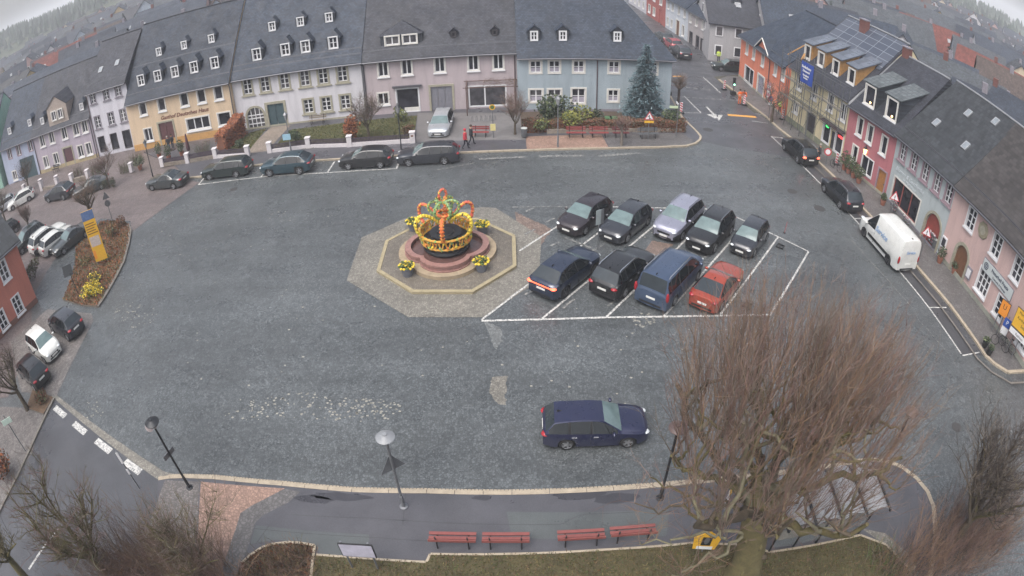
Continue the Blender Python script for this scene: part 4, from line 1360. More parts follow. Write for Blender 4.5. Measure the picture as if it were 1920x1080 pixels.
    def mk(name, mb, mats, smooth=40, merge=True):
        o = mb.build(name, mats, smooth=None)
        me = o.data
        bpy.data.objects.remove(o)
        if merge:
            bm = bmesh.new()
            bm.from_mesh(me)
            bmesh.ops.remove_doubles(bm, verts=bm.verts, dist=.0015)
            bmesh.ops.recalc_face_normals(bm, faces=bm.faces)
            bm.to_mesh(me)
            bm.free()
        me.polygons.foreach_set('use_smooth', [True] * len(me.polygons))
        me.set_sharp_from_angle(angle=R(smooth))
        parts.append((name, me))
        return me
    # body detail that belongs to the shell: sills, bumper trim, grille, door gaps
    body.box((L / 2 - .012, 0, h0 - .16), (.05, Wd * .46, .12), 1)
    body.box((L / 2 - .03, 0, .36), (.08, Wd * .6, .1), 1)
    body.box((-L / 2 + .03, 0, .36), (.07, Wd * .66, .12), 1)
    zs = (h2 - .1)
    for dx in [ws + .1] + [p for p in t['bp'][:2]]:
        for sd in (1, -1):
            pw = interp(plan, dx) * Wd / 2
            body.box((L / 2 - dx, sd * (pw + .012), (zs + .34) / 2), (.014, .02, zs - .36), 2)
    mk('body', body, [m_trim, m_trim, m_under])
    mk('windscreen', wsn, [m_wglass])
    if rsn.f:
        mk('rear_window', rsn, [m_rglass])
    for sd in (1, -1):
        mk('side_window', sg[sd], [m_cglass])
    # wheels
    for cx in (fo, ra):
        for sd in (1, -1):
            w = MB()
            M = Matrix.Translation((L / 2 - cx, sd * (Wd / 2 - .1), Rw)) @ Matrix.Rotation(-sd * PI / 2, 4, 'X')
            w.lathe([(Rw * .62, .095), (Rw * .9, .105), (Rw, .07), (Rw, -.1), (Rw * .9, -.12)], 22, 0, M, cap=False)
            tyre = w.build('wheel', [m_tyre])
            tm = tyre.data
            bpy.data.objects.remove(tyre)
            tm.polygons.foreach_set('use_smooth', [True] * len(tm.polygons))
            r = MB()
            r.lathe([(0.01, .035), (Rw * .6, .03), (Rw * .66, .1), (Rw * .6, .104)], 20, 1, M, cap=False)
            for k in range(5):
                a = 2 * PI * k / 5
                r.box((Rw * .34, 0, .07), (Rw * .6, .075, .045), 0, 0, M @ Matrix.Rotation(a, 4, 'Z'))
            r.lathe([(.055, .02), (.055, .1), (.01, .105)], 10, 0, M)
            r.lathe([(Rw * .6, .09), (Rw * .67, .106), (Rw * .68, .08)], 20, 0, M, cap=False)
            ro = r.build('rim', [m_rim, m_rim_d])
            rm = ro.data
            bpy.data.objects.remove(ro)
            parts.append(('wheel', tm, ('rim', rm)))
    # lamps
    zl = h0 - .02 if kind != 'panel_van' else h1 - .05
    for sd in (1, -1):
        m = MB()
        pw = interp(plan, .22) * Wd / 2
        m.ball((L / 2 - .2, sd * (pw - .2), zl + .045), (.24, .17, .085), 0, 10, 6, None)
        mk('headlight', m, [m_hl], merge=False)
    for sd in (1, -1):
        m = MB()
        pw = interp(plan, L - .1) * Wd / 2
        if kind in ('minibus', 'panel_van'):
            m.ball((-L / 2 + .05, sd * (pw - .03), 1.05), (.09, .1, .3), 0, 8, 6)
        elif kind == 'crossover':
            m.ball((-L / 2 + .08, sd * (pw - .14), t['tail'][1] - .12), (.16, .2, .07), 0, 10, 6)
            m.box((-L / 2 - .002, sd * (pw - .22) / 2, t['tail'][1] - .13), (.04, pw - .24, .05))
        else:
            m.ball((-L / 2 + .1, sd * (pw - .16), t['tail'][1] - .1), (.18, .19, .1), 0, 10, 6)
        mk('tail_light', m, [m_tl], merge=False)
    for xx, zz in ((L / 2 + .016, .46 if kind != 'panel_van' else .55), (-L / 2 - .012, .72 if kind not in ('coupe', 'estate') else .6)):
        m = MB()
        m.box((xx, 0, zz), (.02, .52, .115))
        mk('number_plate', m, [m_plate], merge=False)
    for sd in (1, -1):
        m = MB()
        pw = interp(plan, ws + .3) * Wd / 2
        m.ball((L / 2 - ws - .32, sd * (pw + .1), h2 + .04), (.075, .12, .085), 0, 8, 5)
        mk('wing_mirror', m, [m_trim], merge=False)
    for k, p in enumerate(t['bp'][:2]):
        for sd in (1, -1):
            m = MB()
            pw = interp(plan, p) * Wd / 2
            m.box((L / 2 - p + .2, sd * (pw + .03), h2 - .17), (.2, .03, .035))
            mk('door_handle', m, [m_trim], merge=False)
    if t.get('rails'):
        for sd in (1, -1):
            m = MB()
            y = Wd / 2 * (t['tum'] - .05) * .96
            m.tube([(L / 2 - wt - .2, sd * y, H - .02), (L / 2 - wt - .35, sd * y, H + .055), (L / 2 - rt + .3, sd * y, H + .045), (L / 2 - rt + .15, sd * y, H - .04)], .024, 6)
            mk('roof_rail', m, [m_chrome], merge=False)
    m = MB()
    m.add([(L / 2 - rt + .32, .015, H), (L / 2 - rt + .32, -.015, H), (L / 2 - rt + .1, .02, H - .03), (L / 2 - rt + .1, -.02, H - .03), (L / 2 - rt + .12, 0, H + .075)], [(0, 1, 4), (2, 0, 4), (1, 3, 4), (3, 2, 4)])
    mk('roof_aerial', m, [m_trim], merge=False)
    CARPARTS[kind] = parts
    return parts
def setmat(o, i, m):
    o.material_slots[i].link = 'OBJECT'
    o.material_slots[i].material = m
def car(kind, paint, label, px, z, end, head, lit=False, group='parked cars', cat='car', handles=False, roofm=None, name=None, rim=None, xy=None):
    """px is the photograph's point of the front ('F') or rear ('R') number plate, or the middle ('C'); head = driving direction"""
    parts = car_meshes(kind)
    t = CT[kind]
    x, y = at(px[0], px[1], z) if xy is None else xy
    h = Vector(head).normalized()
    k = {'F': -t['L'] / 2, 'R': t['L'] / 2, 'C': 0}[end]
    root = thing(name or ('parked_' + cat if cat == 'car' else cat), label, cat, (x + h.x * k, y + h.y * k, .013), math.atan2(h.y, h.x), group)
    for pt in parts:
        o = link(pt[0], pt[1], root)
        if len(pt) > 2:
            r_ = link(pt[2][0], pt[2][1], o)
            if rim:
                setmat(r_, 0, rim)
        if pt[0] == 'body':
            setmat(o, 0, paint)
        elif pt[0] == 'wing_mirror':
            setmat(o, 0, paint)
        elif pt[0] == 'door_handle':
            setmat(o, 0, m_chrome if handles else paint)
        elif pt[0] == 'tail_light' and lit:
            setmat(o, 0, m_tl_on)
    return root
c_black = car_paint('black paint', '17181b')
c_anth = car_paint('anthracite paint', '2c2f36')
c_brown = car_paint('aubergine paint', '2a2228')
c_dblue = car_paint('dark blue paint', '1f2a3f')
c_navy = car_paint('navy paint', '1b2040')
c_steel = car_paint('steel blue paint', '3a4a63')
c_teal = car_paint('petrol paint', '28404a')
c_silver = car_paint('silver paint', '9a9bab', .55)
c_silver2 = car_paint('pale silver paint', 'b4b8bd', .5)
c_white = car_paint('white paint', 'c8c9c6', 0.0, .3)
c_orange = car_paint('copper orange paint', 'a3432f', .45)
c_red = car_paint('red paint', '9a3438', .1)
c_green = car_paint('dark green paint', '1d2a29')
c_grey = car_paint('grey green paint', '3c4244')
UP, DN = (-.643, -.766), (.643, .766)
BAY = 'cars in the marked bays beside the fountain'
car('hatch', c_brown, 'dark aubergine hatchback facing the camera, nearest the fountain in the back row of bays', (1060.6, 431.7), .46, 'F', UP, group=BAY)
car('hatch', c_anth, 'anthracite hatchback facing the camera beside the post with the notice board', (1139.7, 445.5), .46, 'F', UP, group=BAY)
car('suv', c_silver, 'silver SUV facing the camera in the back row of bays', (1243.4, 441.2), .46, 'F', UP, group=BAY)
car('suv', c_black, 'black SUV facing the camera between the silver SUV and a small dark hatchback', (1305.7, 465), .46, 'F', UP, group=BAY)
car('small', c_anth, 'small dark hatchback facing the camera at the right end of the back row of bays', (1386.8, 471.3), .46, 'F', UP, group=BAY)
car('crossover', c_dblue, 'dark blue crossover seen from behind with its tail light bar lit, beside the fountain', (1014, 541), .72, 'R', DN, True, group=BAY, rim=m_rim_d)
car('suv', c_black, 'black SUV with bright roof rails seen from behind in the front row of bays', (1127.5, 541.9), .72, 'R', DN, group=BAY, handles=True)
car('minibus', c_steel, 'steel blue minibus with roof rails between the black SUV and the copper coupe', (1219.4, 558.8), .72, 'R', DN, group=BAY, cat='minibus', name='parked_minibus')
car('coupe', c_orange, 'copper orange coupe seen from behind at the end of the front row of bays', (1316.3, 569), .6, 'R', DN, group=BAY)
ESTATE = car('wagon', c_navy, 'navy blue estate car driving across the empty cobbles near the footway', (1115, 806), .25, 'C', (1, -.03), group='moving cars', handles=True, name='estate_car')
FK = 'cars parked along the far kerb'
def side_car(kind, paint, label, f, r, **kw):
    """placed from the ground contacts of the two near wheels, photographed from the driver's left"""
    a, b = Vector(at(*f)), Vector(at(*r))
    t = CT[kind]
    h = (a - b).normalized()
    mid = (a + b) / 2
    n = Vector((h.y, -h.x)) if kw.pop('away', True) else Vector((-h.y, h.x))
    off = t['L'] / 2 - t['fo'] - t['wb'] / 2
    c = mid + n * (t['W'] / 2 - .1) - h * (-off) * -1 * -1
    c = mid + n * (t['W'] / 2 - .1) - h * off * (1 if 0 else 1) * (-1 if off > 0 else -1) * 0
    return car(kind, paint, label, None, 0, 'C', tuple(h), xy=(c.x, c.y), **kw)
side_car('estate', c_green, 'old dark green estate car first in the marked line along the far kerb', (399, 337), (442.5, 332.5), group=FK)
side_car('crossover', c_teal, 'petrol blue crossover second in the marked line along the far kerb', (508, 331), (561, 327), group=FK)
side_car('hatch', c_black, 'black hatchback with bright wheels parked before the white garden wall', (654, 318), (712, 315.4), group=FK)
side_car('estate', c_anth, 'dark grey estate car parked below the silver saloon in the driveway', (769, 311.7), (835, 308.3), group=FK)
side_car('roadster', c_grey, 'grey green soft top coupe alone on the paving left of the marked line', (290, 357.5), (325, 355), group=FK, handles=False)
car('estate', c_silver2, 'silver estate car in the driveway of the lilac house facing the square', (820, 252), .46, 'F', (-.05, -1), group='cars parked by the houses')
LG = 'cars parked by the trees on the left'
side_car('crossover', c_anth, 'dark car parked across the paving beside the white hatchback on the left', (95.5, 380), (118.5, 376), group=LG)
side_car('hatch', c_white, 'white hatchback parked across the paving before the white gate pillars', (28, 393), (53, 379), group=LG)
car('roadster', c_grey, 'grey soft top car half hidden behind the bare tree by the yellow sign', (170, 347), .7, 'C', (-.86, -.5), group=LG)
car('hatch', c_silver2, 'silver car cut by the left edge of the view', (4, 385), .7, 'C', (-.7, -.7), group=LG)
car('suv', c_green, 'dark green car nearest the terracotta house in the row behind the flower island', (52, 446), .8, 'C', (-.42, -.9), group=LG)
car('suv', c_white, 'lilac tinted white SUV between two other cars in the row behind the flower island', (88, 443), .8, 'C', (.38, .92), group=LG)
car('hatch', c_white, 'white hatchback third in the row behind the flower island', (106, 445), .8, 'C', (.4, .91), group=LG)
car('roadster', c_grey, 'grey soft top car beside the bare tree trunk, last in the row by the island', (131, 444), .75, 'C', (-.42, -.9), group=LG)
car('hatch', c_black, 'black car mostly cut by the left edge beside the bare trees', (8, 436), .7, 'C', (-.42, -.9), group=LG)
CP = 'cars by the terracotta house'
car('small', c_anth, 'grey hatchback with its tail to the square by the tip of the flower island', (120, 601), .75, 'C', (-.94, .34), group=CP)
car('small', c_white, 'small white car with a dark roof facing the square', (79, 642), .75, 'C', (.93, -.36), group=CP)
car('small', c_black, 'black hatchback behind the bare branches at the left edge', (58, 690), .75, 'C', (-.92, .38), group=CP)
RG = 'cars along the right kerb'
car('suv', c_black, 'black SUV with brake lights on before the yellow house', (1500, 279), .8, 'C', (-.06, 1), True, group=RG)
car('suv', c_anth, 'black off road car with roof rails parked before the rose house', (1579, 358), .85, 'C', (-.05, 1), group=RG)
VAN = car('panel_van', c_white, 'white panel van with blue lettering before the grey shop house', (1666, 444), 1.1, 'C', (-.05, 1), group=RG, cat='van', name='panel_van', rim=m_rim_d)
m_vblue = mat('van lettering blue', '8aa3c4', .5, .1, 3)
for sd in (1, -1):
    MB().box((-.2, sd * 1.024, .62), (3.0, .02, .2), 0).build('side_rubbing_strip', m_trim, VAN)
for sd, rot in ((1, 0), (-1, PI)):
    M = Matrix.Translation((-.2, sd * .985, 1.48)) @ Matrix.Rotation(PI + rot if sd > 0 else 0, 4, 'Z') @ Matrix.Rotation(R(-6), 4, 'X') @ UPRIGHT
    letter('Service', .55, m_vblue, VAN, M, 'van_lettering', .2, .01)
letter('Service', .3, m_vblue, VAN, Matrix.Translation((-2.87, 0, 1.6)) @ Matrix.Rotation(-PI / 2, 4, 'Z') @ UPRIGHT, 'van_lettering', .2, .006)
SG = 'cars in the street'
car('suv', c_anth, 'dark estate car first in the row up the street', (1277, 95), .8, 'C', (-.05, 1), group=SG)
car('hatch', c_red, 'red hatchback parked up the street between two dark cars', (1262, 79), .8, 'C', (-.05, 1), group=SG)
car('estate', c_grey, 'grey car farthest up the street before the pale house', (1245, 66), .8, 'C', (-.05, 1), group=SG)
car('estate', c_green, 'dark car standing in the side street behind the orange house', (1369, 121), .8, 'C', (-1, .02), group=SG)
# ------------------------------------------------------------------ fountain and its Easter crown
m_fkerb = mat('fountain kerb stone', '93896f', .75, .2, 4, bump=.2)
m_fstep = mat('fountain step stone', '94856f', .7, .25, 3, bump=.2)
m_fpink = mat('fountain red granite', '8a6963', .45, .25, 5, fine=.12)
m_bronze = mat('dark bronze', '2b2d30', .4, .3, 5, metal=.3)
m_water = mat('fountain water', '5b4440', .08, .3, 3)
FZ = .02
def quatre(r, amp, n=96, rot=0.0):
    o = []
    for i in range(n):
        a = 2 * PI * i / n
        k = 1 + amp * (abs(math.cos(2 * (a + rot))) ** .7 - .5)
        o.append((r * k * math.cos(a), r * k * math.sin(a)))
    return o
def ring_prism(mb, outer, inner, z0, z1, mi=0):
    n = len(outer)
    vs = [(p[0], p[1], z) for z in (z0, z1) for P in (outer, inner) for p in P]
    fs = []
    for i in range(n):
        j = (i + 1) % n
        fs += [(2 * n + i, 2 * n + j, 3 * n + j, 3 * n + i), (i, j, 2 * n + j, 2 * n + i), (n + j, n + i, 3 * n + i, 3 * n + j)]
    mb.add(vs, fs, mi)
FT = thing('fountain', 'octagonal stepped fountain with red granite basin in the middle of the square', 'fountain', (OCX, OCY, 0))
ol = [(x - OCX, y - OCY) for x, y in oc]
def inset(pts, k):
    return [(x * k, y * k) for x, y in pts]
mb = MB(); ring_prism(mb, ol, inset(ol, .945), .0, .17); mb.build('kerb', m_fkerb, FT)
mb = MB(); mb.prism(inset(ol, .943), .0, .15)
ring_prism(mb, [(2.85 * math.cos(PI * i / 24), 2.85 * math.sin(PI * i / 24)) for i in range(48)], [(2.8 * math.cos(PI * i / 24), 2.8 * math.sin(PI * i / 24)) for i in range(48)], .15, .156, 1)
ring_prism(mb, [(3.5 * math.cos(PI * i / 24), 3.5 * math.sin(PI * i / 24)) for i in range(48)], [(3.46 * math.cos(PI * i / 24), 3.46 * math.sin(PI * i / 24)) for i in range(48)], .15, .156, 1)
mb.build('paving', [setts('fountain paving', '6d675e', .12, .2), m_kerb_d], FT)
mb = MB(); mb.prism(quatre(2.68, .13), .15, .38); mb.build('step', m_fstep, FT)
mb = MB(); ring_prism(mb, quatre(2.16, .2), quatre(1.98, .2), .38, .68); ring_prism(mb, quatre(2.22, .2), quatre(1.9, .2), .66, .76); ring_prism(mb, quatre(2.26, .2), quatre(2.0, .2), .38, .45); mb.build('basin', m_fpink, FT, smooth=40)
mb = MB(); mb.prism(quatre(1.98, .2), .4, .52); mb.build('water', m_water, FT)
mb = MB(); mb.lathe([(1.28, .6), (1.36, .72), (1.3, .86), (1.38, 1.08), (1.42, 1.12), (1.36, 1.14), (1.2, 1.08), (.01, 1.06)], 32); mb.build('bowl', m_bronze, FT, smooth=40)
mb = MB(); mb.lathe([(.25, 1.0), (.22, 1.35), (.85, 1.45), (.92, 1.58), (.86, 1.6), (.5, 1.52), (.45, 1.6), (.01, 1.62)], 28); mb.build('upper_bowl', m_bronze, FT, smooth=40)
def garland_mat(name, col, col2, dark='2c3320'):
    q = NT(name)
    v = q.n('TexVoronoi')
    v.inputs['Scale'].default_value = 9
    q.l(q.co(), v.inputs['Vector'])
    bw = q.n('RGBToBW')
    q.l(v.outputs['Color'], bw.inputs[0])
    o = q.ramp(bw.outputs[0], [(.12, lin(dark)), (.2, lin(col)), (.7, lin(col)), (.82, lin(col2))])
    q.l(o, q.b.inputs['Base Color'])
    q.b.inputs['Roughness'].default_value = .45
    return q.m
g_yel = garland_mat('yellow egg garland', 'd3bb3c', 'd9cf6a')
g_org = garland_mat('orange egg garland', 'cf6a35', 'd99a4a')
g_grn = garland_mat('green egg garland', '7f9a68', '4f7344')
g_mix = garland_mat('mixed egg garland', 'c9923a', '7aa05a')
g_ros = garland_mat('coral egg garland', 'c9604a', 'd9b04a')
CR = thing('easter_crown', 'Easter crown of yellow, orange and green egg garlands on the fountain', 'Easter crown', (OCX, OCY + .05, 0))
def garland(mb, path, r=.085, mi=0, knob=True):
    P = [Vector(p) for p in path]
    rad = [r * (1.15 if i % 2 else .85) for i in range(len(P))]
    mb.tube(P, rad, 7, mi)
    if knob:
        for i in range(1, len(P) - 1, 2):
            t = (P[i + 1] - P[i - 1]).normalized()
            n = t.cross(Vector((P[i].x, P[i].y, .3))).normalized()
            for s_ in (1, -1):
                mb.ball(tuple(P[i] + n * s_ * r * 1.05), (r * .45, r * .45, r * .55), mi + 1 if i % 4 == 1 else mi, 6, 4)
def circ(r, z, n=56, a0=0, a1=2 * PI):
    return [(r * math.cos(a0 + (a1 - a0) * i / n), r * math.sin(a0 + (a1 - a0) * i / n), z) for i in range(n + 1)]
for nm, r, z, a, b in (('lower_ring', 1.42, 1.14, g_mix, g_yel), ('upper_ring', 1.5, 1.72, g_mix, g_grn)):
    mb = MB(); garland(mb, circ(r, z), .075); mb.build(nm, [a, b], CR)
mb = MB()
zz = []
for i in range(97):
    a = 2 * PI * i / 96
    zz.append((1.46 * math.cos(a), 1.46 * math.sin(a), 1.44 + .2 * (1 if i % 4 in (0, 1) else -1)))
garland(mb, zz, .05, 0, False)
for i in range(40):
    a = 2 * PI * i / 40
    mb.ball((1.47 * math.cos(a), 1.47 * math.sin(a), 1.42 + .14 * (-1) ** i), (.075, .075, .1), 1 + i % 3, 6, 4)
mb.build('egg_frieze', [g_mix, g_yel, g_org, g_grn], CR)
def bez(P, n=20):
    o = []
    for i in range(n + 1):
        t = i / n
        Q = [Vector(p) for p in P]
        while len(Q) > 1:
            Q = [Q[k].lerp(Q[k + 1], t) for k in range(len(Q) - 1)]
        o.append(Q[0])
    return o
for k in range(6):
    a = R(-90 + 60 * k)
    path = bez([(r * math.cos(a), r * math.sin(a), z) for r, z in ((1.5, 1.72), (2.0, 2.3), (2.05, 3.3), (1.15, 3.35), (.8, 2.6), (.42, 2.3))], 28)
    mb = MB(); garland(mb, path, .1)
    mb.build('arch', [(g_org, g_yel, g_ros, g_org, g_ros, g_yel)[k], g_mix], CR)
mb = MB(); garland(mb, circ(.42, 2.72, 24), .08); garland(mb, circ(.34, 2.5, 20), .07); mb.build('collar', [g_org, g_grn], CR)
for k in range(6):
    a = R(-60 + 60 * k)
    path = bez([(r * math.cos(a), r * math.sin(a), z) for r, z in ((.36, 2.5), (1.1, 2.85), (1.1, 3.65), (.35, 3.6), (.1, 3.45))], 18)
    mb = MB(); garland(mb, path, .085); mb.build('upper_arch', [g_grn, g_yel], CR)
mb = MB()
garland(mb, [(.2 * math.sin(2 * PI * i / 20), .1 * math.sin(2 * PI * i / 20), 3.85 - .38 * math.cos(2 * PI * i / 20)) for i in range(21)], .075)
mb.build('finial', [g_ros, g_grn], CR)
m_tub = mat('grey planter', '62656d', .6, .2, 4)
m_leaf_y = mat('yellow blossom', 'd2b93a', .6, .3, 8)
m_leaf_g = mat('green leaves', '4c5f2f', .7, .35, 6)
def leaf_cloud(mb, c, r, n, size, mi, seed, squash=1.0, shell=.0, up=.0):
    """n small leaf faces through an ellipsoid"""
    rr = random.Random(seed)
    for _ in range(n):
        while True:
            p = Vector((rr.uniform(-1, 1), rr.uniform(-1, 1), rr.uniform(-1, 1)))
            if shell < p.length < 1:
                break
        q = Vector((p.x * r[0], p.y * r[1], p.z * r[2])) + Vector(c)
        d = Vector((rr.gauss(0, 1), rr.gauss(0, 1), rr.gauss(0, 1) + up)).normalized()
        e = d.cross(Vector((rr.gauss(0, 1), rr.gauss(0, 1), rr.gauss(0, 1)))).normalized()
        s_ = size * rr.uniform(.6, 1.4)
        a, b = d * s_, e * s_ * .6
        mb.add([tuple(q - a), tuple(q + b), tuple(q + a), tuple(q - b)], [(0, 1, 2, 3)], mi if isinstance(mi, int) else rr.choice(mi))
def tub_at(i, px, lab):
    x, y = at(*px, .15)
    t = thing('flower_tub', lab, 'flower tub', (x, y, .15), 0, 'flower tubs round the fountain')
    MB().lathe([(.26, 0), (.36, .5), (.39, .52), (.36, .55), (.3, .5), (.01, .49)], 16).build('planter', m_tub, t, smooth=40)
    m = MB(); leaf_cloud(m, (0, 0, .62), (.36, .36, .18), 150, .08, (0, 1, 1), 40 + i)
    for k in range(14):
        a = 2 * PI * k / 14
        m.ball((.42 * math.cos(a), .42 * math.sin(a), .62 + .03 * (k % 3)), (.085, .085, .065), (0, 0, 1)[k % 3], 6, 4)
    m.build('flowers', [m_leaf_y, m_leaf_g], t)
tub_at(0, (765, 516), 'grey flower tub with yellow flowers at the near left of the fountain basin')
tub_at(1, (903, 507), 'grey flower tub with yellow flowers at the near right of the fountain basin')
tub_at(2, (905, 437), 'grey flower tub with yellow flowers at the far right of the fountain basin')
tub_at(3, (776, 431), 'grey flower tub with yellow flowers mostly hidden at the far left of the basin')
# ------------------------------------------------------------------ lamps
m_pole = mat('lamp pole paint', '2d2f33', .45, .15, 4, metal=.3)
m_pole_g = mat('galvanised pole', '77797d', .45, .15, 4, metal=.5)
m_lampglass = mat('lamp glass', '8f9092', .2, .1, 4)
def mushroom(px, lab, pm, capm, h=4.15):
    x, y = at(*px, .12)
    t = thing('street_lamp', lab, 'street lamp', (x, y, .12), 0, 'mushroom lamps along the near footway')
    MB().tube([(0, 0, 0), (0, 0, .7), (0, 0, .72), (0, 0, h - .35)], [.075, .075, .055, .05], 10).build('pole', pm, t, smooth=40)
    MB().lathe([(.17, 0), (.17, .03), (.09, .05)], 12).build('base_plate', pm, t)
    MB().lathe([(.06, h - .4), (.16, h - .3), (.2, h - .12), (.14, h - .06)], 14).build('lamp_glass', m_lampglass, t, smooth=50)
    MB().lathe([(.33, h - .1), (.34, h - .07), (.24, h), (.1, h + .06), (.08, h + .1), (.01, h + .11)], 24).build('lamp_shade', capm, t, smooth=40)
    return t
mushroom((757, 950), 'grey mushroom lamp with the back of a triangular sign, near the benches', m_pole_g, mat('grey lamp shade', '7f8286', .4, .12, 4))
mushroom((356, 914), 'black mushroom lamp at the corner of the red paving, bottom left', m_pole, m_pole)
mushroom((1238, 934), 'dark mushroom lamp beside the big bare tree', m_pole, mat('dark lamp shade', '5a4a48', .5, .2, 4))
mushroom((1642, 893), 'dark mushroom lamp standing behind the big bare tree by the shelter', m_pole, mat('dark lamp shade', '5a4a48', .5, .2, 4), 4.1)
def lantern(px, lab, h=4.3, pm=None, lit=False, z=.12, grp='lantern posts before the houses', head='lantern'):
    x, y = at(*px, z)
    t = thing('lantern_post', lab, 'lantern', (x, y, z), 0, grp)
    pm = pm or m_pole
    MB().tube([(0, 0, 0), (0, 0, .9), (0, 0, .95), (0, 0, h - .6)], [.08, .07, .05, .04], 8).build('pole', pm, t, smooth=40)
    MB().lathe([(.1, h - .62), (.2, h - .15), (.2, h - .12)], 6).build('lamp_glass', m_warm if lit else m_lampglass, t)
    MB().lathe([(.25, h - .13), (.12, h + .02), (.05, h + .08), (.03, h + .2), (.01, h + .22)], 6).build('lantern_roof', pm, t)
    return t
LN1 = lantern((546, 286), 'lantern post with a pale blue sign before the white house', 3.75, m_pole_g)
LN2 = lantern((753.6, 291), 'lantern post by the white garden wall and the black hatchback', 4.3)
LN3 = lantern((1046, 276), 'lantern post on the red paving before the hedge', 4.3, m_pole_g)
LN4 = lantern((288, 335), 'lantern post at the left end of the inn terrace', 3.9)
LN5 = lantern((1612, 334), 'small lantern post among the potted plants before the rose house', 2.9, lit=True)
# ------------------------------------------------------------------ signs
m_red = mat('sign red', 'b3313c', .45, .08, 5)
m_blue = mat('sign blue', '2b4f9c', .45, .08, 5)
m_signy = mat('sign yellow', 'd6a632', .5, .1, 3)
m_signor = mat('sign orange', 'd98a2e', .5, .1, 3)
m_black = mat('black print', '1b1b1d', .6, 0)
m_signback = mat('sign back grey', '6e7175', .45, .15, 4, metal=.4)
def tri(mb, r, y, mi, th=.012):
    P = [(r * math.sin(2 * PI * k / 3), r * math.cos(2 * PI * k / 3)) for k in range(3)]
    mb.add([(x, y - th, z) for x, z in P] + [(x, y, z) for x, z in P], [(0, 2, 1)[::-1], (3, 5, 4), (0, 1, 4, 3), (1, 2, 5, 4), (2, 0, 3, 5)], mi)
def disc(mb, r, y, mi, n=20, th=.012):
    M = Matrix.Translation((0, y, 0)) @ Matrix.Rotation(PI / 2, 4, 'X')
    mb.lathe([(r, 0), (r, th), (.005, th)], n, mi, M)
def post(name, lab, px, h, z=.12, rz=0, grp=None, pm=None, cat='sign', r=.035, lean=None):
    x, y = at(*px, z)
    t = thing(name, lab, cat, (x, y, z), rz, grp)
    MB().tube([(0, 0, 0), (0, 0, h)], r, 8).build('pole', pm or m_pole_g, t, smooth=40)
    return t
def warn_sign(lab, px, h, rz=0, back=False, z=.12, r=.52, worker=True, plate=None, t=None):
    t = t or post('warning_sign', lab, px, h + .1, z, rz, 'triangular warning signs')
    mb = MB()
    tri(mb, r, -.05, 0 if not back else 3)
    if not back:
        tri(mb, r * .74, -.063, 1, .004)
        if worker:
            mb.box((0, -.071, -.06), (.06, .006, .26), 2); mb.box((.08, -.071, -.12), (.16, .006, .05), 2); mb.box((-.09, -.071, .05), (.14, .006, .05), 2)
            mb.ball((-.02, -.071, .13), (.05, .006, .05), 2, 8, 4)
        else:
            mb.box((0, -.071, .04), (.07, .006, .22), 2); mb.box((0, -.071, -.15), (.07, .006, .07), 2)
    mb.build('sign_plate', [m_red, m_white, m_black, m_signback], t, (0, 0, h))
    if plate:
        MB().box((0, -.05, h - r * .5 - .18), (.8, .02, .2)).build('lower_plate', m_signy, t)
    return t
warn_sign('triangular roadworks sign on the pavement before the spruce', (1215, 262), 2.1, 0, plate=True)
warn_sign('triangular warning sign standing behind the white van', (1665, 420), 2.3, R(-35), worker=False)
warn_sign('triangular warning sign beside the arched shop entrance', (1722, 489), 2.3, R(-50), worker=False)
mid = [o for o in bpy.data.objects if o.name == 'street_lamp'][0]
mb = MB(); tri(mb, .58, .07, 0, .02); o = mb.build('sign_plate', m_signback, mid, (0, 0, 2.55)); o.rotation_euler.z = R(35)
lft = [o for o in bpy.data.objects if o.name == 'street_lamp.001'][0]
mb = MB(); mb.box((0, .06, 2.2), (.7, .03, .25)); mb.build('sign_plate', m_signback, lft, rz=R(70))
mb = MB(); M = Matrix.Translation((-.32, 0, 3.75)) @ Matrix.Rotation(R(50), 4, 'Y'); mb.lathe([(.2, 0), (.2, .03), (.01, .035)], 16, 0, M); mb.build('round_sign', mat('pale sign face', 'b5a9a9', .5, .1, 5), lft)
MB().box((-.18, -.08, 1.55), (.75, .04, .55)).build('sign_plate', mat('pale blue sign', '8fb2c4', .5, .1, 3), LN1)
# direction signs and posts at the lower left
t = post('direction_sign', 'small direction sign on a post by the autumn bushes, far left', (48, 846), 2.7, .0, R(40))
MB().box((0, -.05, 2.3), (.75, .03, .35), 0).build('sign_plate', mat('green white sign', 'b9cbbf', .5, .1, 3), t)
t = post('thin_sign_post', 'thin post with narrow plates beside the dashed white line', (262, 915), 2.5, .02, R(20))
MB().box((0, -.04, 2.1), (.12, .02, .7)).build('sign_plate', m_white, t)
MB().box((0, -.04, 1.2), (.1, .02, .35)).build('sign_plate', m_white, t)
# notice board post in the parking bays
t = post('notice_post', 'post with a pale notice board between two parked hatchbacks', (1120, 468), 2.6, .02, R(30), pm=m_pole_g)
MB().box((-.09, -.05, 2.2), (.34, .03, .95)).build('board', mat('grey notice', '8d9698', .5, .15, 3), t)
MB().box((.2, -.05, 2.2), (.2, .03, .95)).build('board', m_signback, t)
# bus stop sign at the driveway
t = post('bus_stop_sign', 'bus stop post with a yellow timetable before the driveway benches', (925, 258), 2.9, .12)
MB().box((0, -.045, .95), (.42, .05, .6)).build('timetable', mat('pale yellow board', 'c9bd84', .5, .1, 3), t)
mb = MB(); disc(mb, .25, -.03, 0); disc(mb, .17, -.043, 1, th=.006); mb.build('sign_plate', [m_signy, m_leaf_g], t, (0, 0, 2.75))
# street name signs at the corner
t = post('street_name_post', 'post with two pale street name plates at the hedge corner', (1268, 256), 3.0, .12)
MB().box((-.4, 0, 2.75), (.75, .03, .22)).build('name_plate', mat('pale green plate', 'b9c8a8', .5, .1, 3), t)
MB().box((.02, .4, 2.95), (.03, .75, .2)).build('name_plate', m_white, t)
